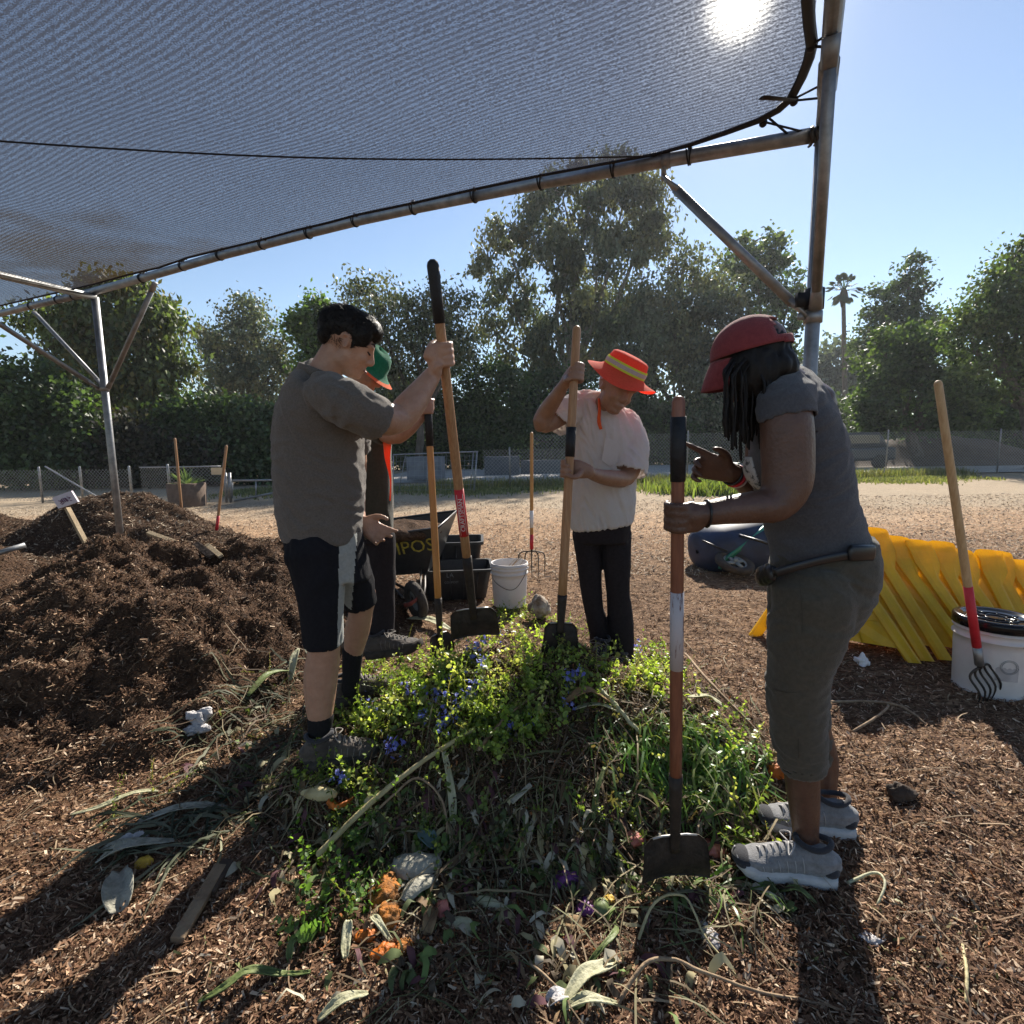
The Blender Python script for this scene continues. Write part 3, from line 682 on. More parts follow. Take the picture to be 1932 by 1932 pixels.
def cloth_mat():
    m = bpy.data.materials.new('shade_cloth'); m.use_nodes = True; nt = m.node_tree; nd = nt.nodes; L = nt.links; nd.clear()
    out = nd.new('ShaderNodeOutputMaterial'); tc = nd.new('ShaderNodeTexCoord')
    ang = math.atan2(bd.y, bd.x)
    mp = nd.new('ShaderNodeMapping'); mp.inputs['Rotation'].default_value = (0, 0, -ang); L.new(tc.outputs['Object'], mp.inputs[0])
    nz0 = nd.new('ShaderNodeTexNoise'); nz0.inputs['Scale'].default_value = 1.4; L.new(mp.outputs[0], nz0.inputs[0])
    sx = nd.new('ShaderNodeSeparateXYZ'); L.new(mp.outputs[0], sx.inputs[0])
    def mth(op, a, b=None, c=None):
        n = nd.new('ShaderNodeMath'); n.operation = op
        for i, v in enumerate((a, b, c)):
            if v is None: continue
            if isinstance(v, (int, float)): n.inputs[i].default_value = v
            else: L.new(v, n.inputs[i])
        return n.outputs[0]
    stripe = mth('SINE', mth('MULTIPLY', mth('ADD', sx.outputs[1], mth('MULTIPLY', nz0.outputs[0], .008)), 2*math.pi/.024))
    mp2 = nd.new('ShaderNodeMapping'); mp2.inputs['Scale'].default_value = (130, 260, 200); L.new(mp.outputs[0], mp2.inputs[0])
    gr = nd.new('ShaderNodeTexNoise'); gr.inputs['Scale'].default_value = 1; gr.inputs['Detail'].default_value = 3; L.new(mp2.outputs[0], gr.inputs[0])
    hole = mth('ADD', mth('ADD', .205, mth('MULTIPLY', stripe, .11)), mth('MULTIPLY', mth('SUBTRACT', gr.outputs[0], .5), 1.3))
    cl = nd.new('ShaderNodeClamp'); cl.inputs[1].default_value = .04; cl.inputs[2].default_value = .75; pass
    df = nd.new('ShaderNodeBsdfDiffuse'); df.inputs[0].default_value = (.090, .098, .128, 1)
    tl = nd.new('ShaderNodeBsdfTranslucent'); tl.inputs[0].default_value = (.078, .086, .112, 1)
    rf = nd.new('ShaderNodeBsdfRefraction'); rf.inputs[0].default_value = (.5, .5, .5, 1); rf.inputs['Roughness'].default_value = .13; rf.inputs['IOR'].default_value = 1.12
    # brown ground bounce near the left pole, painted into the cloth colour
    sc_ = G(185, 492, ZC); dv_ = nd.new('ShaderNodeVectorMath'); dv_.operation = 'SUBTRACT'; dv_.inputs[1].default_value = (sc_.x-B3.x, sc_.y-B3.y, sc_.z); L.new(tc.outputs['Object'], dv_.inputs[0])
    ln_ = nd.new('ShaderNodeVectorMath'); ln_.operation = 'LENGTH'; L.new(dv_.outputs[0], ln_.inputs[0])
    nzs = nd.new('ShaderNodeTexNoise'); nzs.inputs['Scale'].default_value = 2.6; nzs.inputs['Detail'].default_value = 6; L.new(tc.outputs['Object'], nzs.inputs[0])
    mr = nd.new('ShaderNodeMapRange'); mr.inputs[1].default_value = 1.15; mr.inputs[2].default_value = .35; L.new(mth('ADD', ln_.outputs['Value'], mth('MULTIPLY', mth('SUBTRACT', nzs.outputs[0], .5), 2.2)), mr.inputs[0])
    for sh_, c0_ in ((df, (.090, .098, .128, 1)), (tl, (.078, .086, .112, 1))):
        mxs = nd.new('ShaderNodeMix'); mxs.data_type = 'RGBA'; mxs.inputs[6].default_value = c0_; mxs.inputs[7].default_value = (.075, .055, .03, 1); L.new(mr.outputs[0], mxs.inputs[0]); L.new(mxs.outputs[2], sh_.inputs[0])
    tp = nd.new('ShaderNodeBsdfTransparent'); tp.inputs[0].default_value = (1, 1, 1, 1)
    m1 = nd.new('ShaderNodeMixShader'); m1.inputs[0].default_value = .35; L.new(df.outputs[0], m1.inputs[1]); L.new(tl.outputs[0], m1.inputs[2])
    m2 = nd.new('ShaderNodeMixShader'); m2.inputs[0].default_value = 0.0; L.new(m1.outputs[0], m2.inputs[1]); L.new(rf.outputs[0], m2.inputs[2])
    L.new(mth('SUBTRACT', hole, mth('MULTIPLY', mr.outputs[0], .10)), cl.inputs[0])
    m3 = nd.new('ShaderNodeMixShader'); L.new(cl.outputs[0], m3.inputs[0]); L.new(m2.outputs[0], m3.inputs[1]); L.new(tp.outputs[0], m3.inputs[2])
    L.new(m3.outputs[0], out.inputs[0]); return m
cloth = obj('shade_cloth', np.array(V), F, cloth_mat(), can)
# hem with its cord, ties round the beam
Eh = [Vector((e.x, e.y, ZC)) for e in E]
hem_end = [Eh[-1]+sd*w for w in (.5, 1.5, 3.0)]
V_, F_ = tube([tuple(p) for p in [Eh[0]-bd*4]+Eh[:16]], .0085, 6, sub=1); obj('hem', V_, F_, M_blk, can)
V_, F_ = tube([tuple(p) for p in Eh[15:]+hem_end], [(.008, .008), (.009, .012), (.010, .016), (.010, .018), (.010, .02), (.010, .02), (.01, .02), (.01, .02), (.01, .02), (.01, .02), (.01, .02), (.01, .02), (.01, .02), (.01, .02)][:11+len(hem_end)], 8); obj('hem', V_, F_, M_blk, can)
def tie(px, py, ex, ey, r=.0035):
    c = on_plane(px, py); e = G(ex, ey, ZC); mb = MB(); d = (B3-A3).normalized(); a, b, _ = frame_of(d)
    for o_ in (-.008, .008):
        ring = [c+d*o_*(1+.6*math.cos(t))+Vector(a)*math.cos(t)*.035+Vector(b)*math.sin(t)*.035 for t in np.linspace(0, 2*math.pi, 15)]
        mb.tube(ring, r, 5)
    mb.tube([c+Vector((0, 0, .034)), e], r*1.4, 5); mb.ell(e, (.012, .012, .010), nu=8, nv=6); mb.ell(c+Vector((0, -.01, .036)), (.011, .011, .009), nu=8, nv=6)
    mb.build('tie', M_blk, can)
for a in ((1300, 296, 1300, 274), (1157, 321, 1157, 306), (1020, 345, 1020, 331), (895, 370, 895, 357), (780, 393, 780, 383), (670, 417, 672, 406), (582, 440, 586, 428), (495, 461, 500, 451), (415, 482, 420, 470), (345, 502, 350, 488), (268, 525, 275, 511), (110, 566, 105, 553), (140, 559, 140, 545), (60, 578, 60, 564)): tie(*a)
def cord(p, q, r=.005): V_, F_ = tube([p, q], r, 6); obj('tie', V_, F_, M_blk, can)
Sp = lambda py: G(1566, py, ZB)
cord(G(1531, 85, ZC), Sp(62)); cord(G(1531, 88, ZC), Sp(88)); cord(G(1497, 187, ZC), Sp(152)); cord(G(1497, 190, ZC), Sp(183))
cord(G(1450, 222, ZC), on_plane(1497, 262)); cord(G(1438, 229, ZC), on_plane(1541, 255)); 
mb = MB(); fl = [G(1437, 180, ZC-.06), G(1500, 186, ZC-.01), G(1500, 191, ZC-.01), G(1437, 188, ZC-.06)]; mb.tube([fl[0]*.5+fl[3]*.5, fl[1]*.5+fl[2]*.5], [(.004, .016), (.004, .010)], 8); mb.build('loose_strap', M_blk, can)
for px, py in ((1498, 191), (1440, 232), (1531, 88)): mb = MB(); mb.ell(G(px, py, ZC), (.018, .018, .018), nu=10, nv=7); mb.build('knot', M_blk, can)
mb = MB(); 
for k, (px, py) in enumerate(((1541, 255), (1530, 258), (1549, 250))):
    c = on_plane(px, py); d = (B3-A3).normalized(); a, b, _ = frame_of(d); mb.tube([c+d*.006*math.sin(3*t)+Vector(a)*math.cos(t)*.036+Vector(b)*math.sin(t)*.036 for t in np.linspace(0, 6.3, 13)], .006, 5)
mb.build('rope_lashing', M_blkmetal, can)
# stay cable under the cloth
ce = on_plane(1254, 294); cl = G(-160, 255, ZB-.06)
mid = [ce.lerp(cl, t)+Vector((0, 0, -.05*math.sin(math.pi*t))) for t in np.linspace(0, 1, 14)]
V_, F_ = tube(mid, .0042, 6); obj('stay_cable', V_, F_, M_blk, can)
# ------------------------------------------------------------------ people
def skin(name, c, c2, tr): 
    m = mat(name, c, .46, c2, 26, bump=.16, bscale=120, spec=.5); b = m.node_tree.nodes['Principled BSDF']
    b.inputs['Subsurface Weight'].default_value = .15; b.inputs['Subsurface Radius'].default_value = (.012, .005, .003); b.inputs['Subsurface Scale'].default_value = .5
    return m
SK_light = skin('skin_light', (.36, .20, .135), (.44, .26, .18), .1)
SK_tan = skin('skin_tan', (.30, .155, .10), (.38, .21, .14), .1)
SK_mid = skin('skin_mid', (.24, .13, .085), (.30, .17, .11), .1)
SK_dark = skin('skin_dark', (.085, .042, .028), (.12, .060, .040), .05)
M_hair = mat('hair', (.006, .005, .0045), .55, (.013, .010, .009), 90, spec=.22)
M_lip = mat('lip', (.26, .10, .08), .5)
M_dline = mat('brow', (.02, .013, .01), .6)
def fabric(name, c, c2=None, sc=120, trans=0, tcol=None, rough=.9, bump=.25):
    dk = max(c) < .035
    return mat(name, c, rough, c2 or tuple(x*1.35 for x in c), sc, bump=bump, bscale=sc*4, spec=.15, trans=trans, tcol=tcol, sheen=(0 if dk else .18), detail=3, ramp=(.3, .7))
M_polo = fabric('polo_fabric', (.105, .090, .078), (.155, .135, .12), 180)
M_short = fabric('shorts_fabric', (.010, .010, .014), (.016, .016, .02), 90)
M_sidep = fabric('shorts_panel', (.27, .28, .27), (.34, .35, .33), 90)
M_sock = fabric('sock_knit', (.009, .009, .010), (.018, .018, .02), 200)
M_shoe = fabric('trail_shoe', (.045, .038, .033), (.11, .09, .075), 14, bump=.4)
M_sole = fabric('sole', (.03, .027, .025), (.07, .06, .05), 30)
M_white = fabric('white_cotton', (.84, .82, .81), (.88, .86, .85), 60, trans=.5, tcol=(.92, .86, .82))
M_blkpant = fabric('black_trouser', (.016, .013, .015), (.026, .022, .025), 80)
M_olive = fabric('olive_cotton', (.040, .038, .028), (.06, .056, .042), 80)
M_tee = fabric('grey_tee', (.062, .062, .070), (.092, .092, .10), 160)
M_capri = fabric('olive_canvas', (.062, .055, .042), (.088, .078, .06), 90)
M_cap = fabric('maroon_cap', (.20, .038, .045), (.26, .055, .06), 90, trans=.08)
M_hatO = fabric('orange_mesh', (.85, .115, .06), (.95, .16, .09), 120, trans=.5, tcol=(1.0, .16, .08))
M_lime = fabric('lime_band', (.62, .80, .06), (.7, .85, .1), 100, trans=.3, tcol=(.7, .9, .1))
M_silver = fabric('silver_band', (.40, .38, .38), (.5, .48, .48), 200, trans=.15)
M_hatG = fabric('green_felt', (.015, .16, .085), (.03, .24, .13), 70, trans=.35, tcol=(.03, .3, .15))
M_orange = fabric('orange_strap', (.85, .16, .05), (.9, .2, .07), 90, trans=.4, tcol=(1, .2, .06))
M_sneak = fabric('grey_sneaker', (.16, .16, .165), (.24, .24, .25), 60)
M_snsole = fabric('pale_sole', (.40, .39, .40), (.5, .5, .5), 30)
M_sndark = fabric('sneaker_dark', (.03, .03, .035))
M_bag = mat('bag_black', (.010, .010, .012), .35, spec=.5)

def A(v): return np.array(v, float)
def tr(mb, spec, n=14, sub=3, r0=True, r1=True, ref=None, flat=1.0, power=2.0, grow=0.0):
    """limb through photo points (px, py, Y, halfwidth_px[, depth ratio])"""
    pts = []; rad = []
    for s in spec:
        p = W(*s[:3]); k = 1/PX(p)*CF(p); r = s[3]*k+grow; pts.append(A(p)); rad.append((r, r*(s[4] if len(s) > 4 else flat)))
    mb.tube(pts, rad, n, ref=ref or (1, 0, 0), sub=sub, round0=r0, round1=r1, power=power); return pts
def rings(mb, spec, n=28, sub=3, grow=0.0, power=2.3, cap=True):
    """torso: rings given by left and right outline points (xl, yl, xr, yr, Y, halfdepth_m[, dYr])"""
    P = []; Ra = []; Ax = []
    for s in spec:
        c0 = W((s[0]+s[2])/2, (s[1]+s[3])/2, s[4]); vd = Vector((c0.x, c0.y, 0)).normalized(); o0 = Vector((0, 0, CAMH)); f_ = lambda x, y: A(o0+ray(x, y)*(vd.dot(c0-o0)/vd.dot(ray(x, y)))); a = f_(s[0], s[1]); b = f_(s[2], s[3]); P.append((a+b)/2); h = np.linalg.norm(b-a)/2; Ra.append((h*.985+grow, s[5]+grow)); Ax.append((b-a)/(2*h))
    Q = catmull(np.hstack([P, Ra, Ax]), sub); V = []; th = np.linspace(0, 2*np.pi, n, endpoint=False)
    cs = np.sign(np.cos(th))*np.abs(np.cos(th))**(2/power); sn = np.sign(np.sin(th))*np.abs(np.sin(th))**(2/power)
    D = np.gradient(Q[:, :3], axis=0)
    for q, d in zip(Q, D):
        ax = q[5:8]/np.linalg.norm(q[5:8]); bb = np.cross(d, ax); bb /= np.linalg.norm(bb)
        V.append(q[:3]+np.outer(cs*q[3], ax)+np.outer(sn*q[4], bb))
    m = len(Q); F = [(i*n+j, i*n+(j+1) % n, (i+1)*n+(j+1) % n, (i+1)*n+j) for i in range(m-1) for j in range(n)]
    F += [tuple(range(n-1, -1, -1)), tuple((m-1)*n+j for j in range(n))]
    mb.add(np.vstack(V), F); return Q
def cutends(V, F, ends):
    """open the flat ends of a fused garment: ends = [(point, outward dir, radius)]"""
    V = np.asarray(V); F = np.asarray(F); c = V[F].mean(1); nn = np.cross(V[F[:, 1]]-V[F[:, 0]], V[F[:, 2]]-V[F[:, 0]]); nn /= np.linalg.norm(nn, axis=1)[:, None]+1e-12
    keep = np.ones(len(F), bool)
    for p, d, r in ends:
        p = A(p); d = A(d)/np.linalg.norm(d); h = (c-p) @ d; rad = np.linalg.norm(c-p-np.outer(h, d), axis=1)
        keep &= ~((h > -.03) & (h < .06) & (rad < r) & (nn @ d > .55))
    F = F[keep]; used = np.unique(F); mp = np.full(len(V), -1); mp[used] = np.arange(len(used)); return V[used], mp[F], used
def folds(V, N, amp, sc=(9, 9, 22), seed=0, dirs=None, fine=.3):
    out = V.copy(); sh = Vector((seed*3.7, seed*1.3, seed*2.1)); f = Matrix(dirs) if dirs is not None else None
    d = np.empty(len(V))
    for i, v in enumerate(V):
        p = Vector(v); p = f @ p if f is not None else p
        q = Vector((p.x*sc[0], p.y*sc[1], p.z*sc[2]))+sh
        w = mn.noise(q+Vector((mn.noise(q*.5), 0, mn.noise(q*.6)))*1.2); d[i] = (1-abs(w)*2.2)*.7+fine*mn.noise(q*2.7)
    return out+N*(d*amp)[:, None]
def garment(name, mb, m, parent, voxel=.007, smooth=3, amp=.004, sc=(9, 9, 22), ends=(), seed=0, dirs=None, thick=.0025, fmat=None, mats=None):
    V, N, F = fuse(mb, voxel, smooth); V = folds(V, N, amp, sc, seed, dirs)
    F = np.asarray(F)
    if len(ends): V, F, _ = cutends(V, F, ends)
    o = obj(name, V, F, m, parent, mats=mats)
    if fmat is not None:
        c = V[F].mean(1); o.data.polygons.foreach_set('material_index', fmat(c).astype(np.int32))
    if len(ends):
        sm_ = o.modifiers.new('hem_thickness', 'SOLIDIFY'); sm_.thickness = thick; sm_.offset = 0
    return o
def headmat(c, face, up):
    f = A(face)/np.linalg.norm(face); u = A(up); u = u-f*np.dot(u, f); u /= np.linalg.norm(u); s = np.cross(u, f); return A(c), np.stack([f, s, u], 1)
def head_parts(mb, hm, sc=1.0, fem=False):
    """local frame: +x face, +y left, +z up; origin between the ears. head height .23"""
    c, M = hm
    def e(p, r, rot=None):
        MM = M if rot is None else M @ np.array(Matrix.Rotation(rot, 3, 'Y'))
        mb.ell(c+M @ (A(p)*sc), A(r)*sc, MM, 22, 14)
    e((-.012, 0, .040), (.098, .075, .082)); e((.018, 0, .020), (.076, .068, .080)); e((.030, 0, -.025), (.058, .056, .062))
    e((.045, 0, -.070), (.034, .036, .028)); e((.012, .0, -.052), (.050, .054, .035)); 
    for s in (-1, 1):
        e((.058, .034*s, -.018), (.026, .022, .022)); e((.078, .030*s, .032), (.014, .026, .009));  e((.070, .030*s, .014), (.012, .015, .010))
        e((.092, .011*s, -.022), (.011, .009, .008))
    for s in (-1, 1):
        mb.tube([c+M @ (A((-.006+.013*math.cos(q)-.004*math.sin(q), (.074+.006*(1-math.cos(q)))*s, .004+.022*math.sin(q)))*sc) for q in np.linspace(-1.9, 2.6, 12)], .0045*sc, 7, sub=1); e((-.002, .073*s, -.004), (.010, .006, .017), .15)
    mb.tube([c+M @ (A(p)*sc) for p in ((.082, 0, .030), (.093, 0, .008), (.104, 0, -.014), (.099, 0, -.024))], [.008*sc, .009*sc, .0105*sc, .007*sc], 10, sub=3, round0=True, round1=True)
    e((.080, 0, -.047), (.018, .024, .0065)); e((.077, 0, -.058), (.018, .021, .0065)); e((.072, 0, -.078), (.018, .018, .014))
    e((.02, 0, -.03), (.05, .062, .05))
def head_details(parent, hm, sc=1.0, brow=True, lips=True, down=True):
    c, M = hm; P = lambda p: c+M @ (A(p)*sc)
    for s in (-1, 1):
        if brow: 
            mb = MB(); mb.tube([P((.086, .014*s, .040)), P((.086, .030*s, .046)), P((.074, .048*s, .040))], [(.0045*sc, .003*sc)]*2+[(.002, .002)], 8, sub=3); mb.build('eyebrow', M_dline, parent)
        mb = MB(); mb.tube([P((.0835, .017*s, .009)), P((.0845, .030*s, .0065)), P((.074, .045*s, .011))], [.0022*sc, .0034*sc, .002*sc], 7, sub=3); mb.build('eyelashes', M_dline, parent)
    if lips: mb = MB(); mb.tube([P((.088, -.022, -.053)), P((.099, 0, -.0525)), P((.088, .022, -.053))], [(.002, .0015), (.0045, .003), (.002, .0015)], 8, sub=4); mb.build('lips', M_lip, parent)
def fist(mb, gc, axis, wrist, sr=.019, side=1, thumb_up=1, sc=1.0, thick=1.0):
    """hand closed round a shaft: gc grip centre on the shaft axis"""
    gc = A(gc); a = A(axis)/np.linalg.norm(axis); w = A(wrist); u = w-gc; u = u-a*np.dot(u, a); u /= np.linalg.norm(u); v = np.cross(a, u)*side
    fr = .0092*sc*thick; R0 = sr+fr*.95
    pol = lambda th, rr, h: gc+a*h+u*math.cos(th)*rr+v*math.sin(th)*rr
    for k, h in enumerate((-.032, -.011, .011, .031)):
        h = h*sc*-thumb_up; ln = (1.0, 1.08, 1.0, .85)[k]
        ths = [R_(t) for t in (48, 80, 118, 160, 200, 236*ln)]; rr = [sr+.024*sc, sr+.020*sc, R0+.004, R0+.002, R0, R0]
        mb.tube([pol(t, q, h) for t, q in zip(ths, rr)], [fr*1.15, fr*1.18, fr*1.05, fr, fr*.95, fr*.82], 9, sub=3, round0=True, round1=True)
    # palm and back of the hand
    pw = .043*sc
    mb.tube([w+u*0, pol(R_(14), sr+.040*sc, 0)*.6+w*.4, pol(R_(16), sr+.026*sc, 0), pol(R_(40), sr+.019*sc, 0)], [(.030*sc, .023*sc), (.038*sc, .021*sc), (pw, .017*sc), (pw*.98, .014*sc)], 16, ref=a, sub=3, round0=True, round1=True, power=2.4)
    hb = .030*sc*thumb_up
    mb.tube([pol(R_(-6), sr+.034*sc, hb*.5), pol(R_(-40), sr+.017*sc, hb*1.0), pol(R_(-85), R0+.003, hb*1.25), pol(R_(-130), R0+.001, hb*1.1)], [.017*sc, .0145*sc, .0115*sc, .0092*sc], 10, sub=3, round0=True, round1=True)
def openhand(mb, wrist, d, nrm, curls, sc=1.0, spread=.10, thumb=1, lens=(1, 1.08, 1.0, .82), idx_extra=None):
    """d towards the fingers, nrm out of the palm; curls in radians per joint for index..little"""
    w = A(wrist); d = A(d)/np.linalg.norm(d); nn = A(nrm); nn = nn-d*np.dot(nn, d); nn /= np.linalg.norm(nn); s = np.cross(nn, d)*thumb
    mb.tube([w-d*.02*sc, w+d*.03*sc, w+d*.065*sc, w+d*.088*sc], [(.027*sc, .019*sc), (.036*sc, .018*sc), (.042*sc, .015*sc), (.040*sc, .011*sc)], 16, ref=s, sub=3, round0=True, round1=True, power=2.5)
    for k in range(4):
        off = (1.5-k)*.021*sc; dd = d+s*(1.5-k)*spread; dd /= np.linalg.norm(dd); p = w+d*.078*sc+s*off; pts = [p]; c = curls[k]; ang = 0
        for j, L in enumerate((.038, .026, .021)):
            ang += c if np.isscalar(c) else c[j]; q = dd*math.cos(ang)+nn*math.sin(ang); p = p+q*L*sc*lens[k]; pts.append(p)
        mb.tube(pts, [.0105*sc, .0095*sc, .0085*sc, .0068*sc], 9, sub=3, round0=True, round1=True)
    t0 = w+d*.018*sc+s*.024*sc; t1 = t0+(d*.6+s*.7+nn*.3)*.036*sc; t2 = t1+(d*.8+s*.35+nn*.35)*.034*sc; t3 = t2+(d*.9+s*.1+nn*.3)*.026*sc
    mb.tube([t0, t1, t2, t3], [.016*sc, .0125*sc, .0105*sc, .008*sc], 9, sub=3, round0=True, round1=True)
def shoe(parent, heel, toe, zs, wd=.048, hgt=.085, mu=None, ms=None, mt=None, lace=None, sole_h=.03, name='shoe', pitch=0.0, up=(0, 0, 1)):
    """low shoe: heel and toe at sole level"""
    h = A(heel); t = A(toe); d = t-h; L = np.linalg.norm(d); d /= L; u = A(up); u = u-d*np.dot(u, d); u /= np.linalg.norm(u); s = np.cross(u, d)
    X = [-.02, .02, .12, .3, .48, .62, .76, .88, .97]; wds = [.45, .72, .80, .74, .80, .95, 1.0, .86, .5]; hs = [.55, .85, 1.0, .98, .86, .68, .52, .42, .25]
    mb = MB(); P = []; Rr = []
    for x, w_, q in zip(X, wds, hs):
        hh = hgt*q; P.append(h+d*L*x+u*(sole_h+hh*.5-.004)); Rr.append((hh*.54, wd*w_))
    mb.tube(P, Rr, 18, ref=u, sub=3, round0=True, round1=True, power=2.2)
    V, N, F = fuse(mb, .006, 3); r = np.array(V)-h; V = V+N*(np.sin(r @ d*190)*.0008+.0012*np.sin(r @ u*260))[:, None]
    o = obj(name, V, F, mu, parent)
    mb = MB(); prof = []
    ws = [.3, .75, .92, .86, .82, .98, 1.08, .98, .5]; xs = [-.06, -.03, .1, .3, .48, .65, .8, .93, 1.02]
    top = []; bot = []
    for x, w_ in zip(xs, ws):
        lift = .02*max(0, (x-.75)/.25)**2; top.append((x, w_*wd*.98, lift)); 
    ring = lambda z, g: [h+d*L*x+s*w*g+u*(z+l) for x, w, l in top]+[h+d*L*x-s*w*g+u*(z+l) for x, w, l in top[::-1]]
    rr = [ring(0, .93), ring(.004, 1.0), ring(sole_h*.75, 1.02), ring(sole_h+.006, .97)]; n = len(rr[0])
    F = [(i*n+j, i*n+(j+1) % n, (i+1)*n+(j+1) % n, (i+1)*n+j) for i in range(3) for j in range(n)]+[tuple(range(n-1, -1, -1)), tuple(3*n+j for j in range(n))]
    obj('sole', np.vstack(rr), F, ms, o)
    if lace:
        mb = MB()
        for k in range(5):
            x = .46+.07*k; z = sole_h+hgt*1.04*float(np.interp(x+.02, X, hs))-.001
            mb.tube([h+d*L*x+s*.022+u*(z-.008), h+d*L*(x+.02)+u*(z+.004), h+d*L*(x+.035)-s*.022+u*(z-.008)], .0028, 6, sub=3)
            mb.tube([h+d*L*x-s*.022+u*(z-.008), h+d*L*(x+.02)+u*(z+.007), h+d*L*(x+.035)+s*.022+u*(z-.008)], .0028, 6, sub=3)
        for sg in (-1, 1): mb.tube([h+d*L*.44+u*(sole_h+hgt*1.0), h+d*L*.42+s*.025*sg+u*(sole_h+hgt*1.15), h+d*L*.50+s*.05*sg+u*(sole_h+hgt*.9), h+d*L*.46+u*(sole_h+hgt*1.0)], .0024, 6, sub=4)
        mb.build('laces', lace, o)
        mb = MB(); c0_ = h+d*L*.20+u*(sole_h+hgt*1.0); mb.tube([c0_+d*.048*math.cos(q)+s*.034*math.sin(q)+u*(.006+.010*math.cos(q)**2) for q in np.linspace(0, 6.283, 21)], .0085, 8); mb.build('collar_lining', M_sndark, o)
        for sg in (-1, 1):
            mb = MB()
            for k in range(6):
                x0 = .30+.085*k; top_ = float(np.interp(x0+.06, X, hs)); ww = wd*float(np.interp(x0+.03, X, wds))
                pp = []
                for q in np.linspace(.12, .80, 6):
                    zc = sole_h+hgt*top_*1.04*q-.004; cc = math.sqrt(max(0, 1-(2*q-1)**2)); pp.append(h+d*L*(x0+.05*q)+s*sg*(ww*cc*.99+.0008)+u*zc)
                mb.tube(pp, .0016, 5, sub=2)
            mb.build('overlay_ribs', lace, o)
    return o
M_lace = mat('lace', (.20, .18, .16), .8); M_lace2 = mat('lace_pale', (.36, .35, .35), .8)

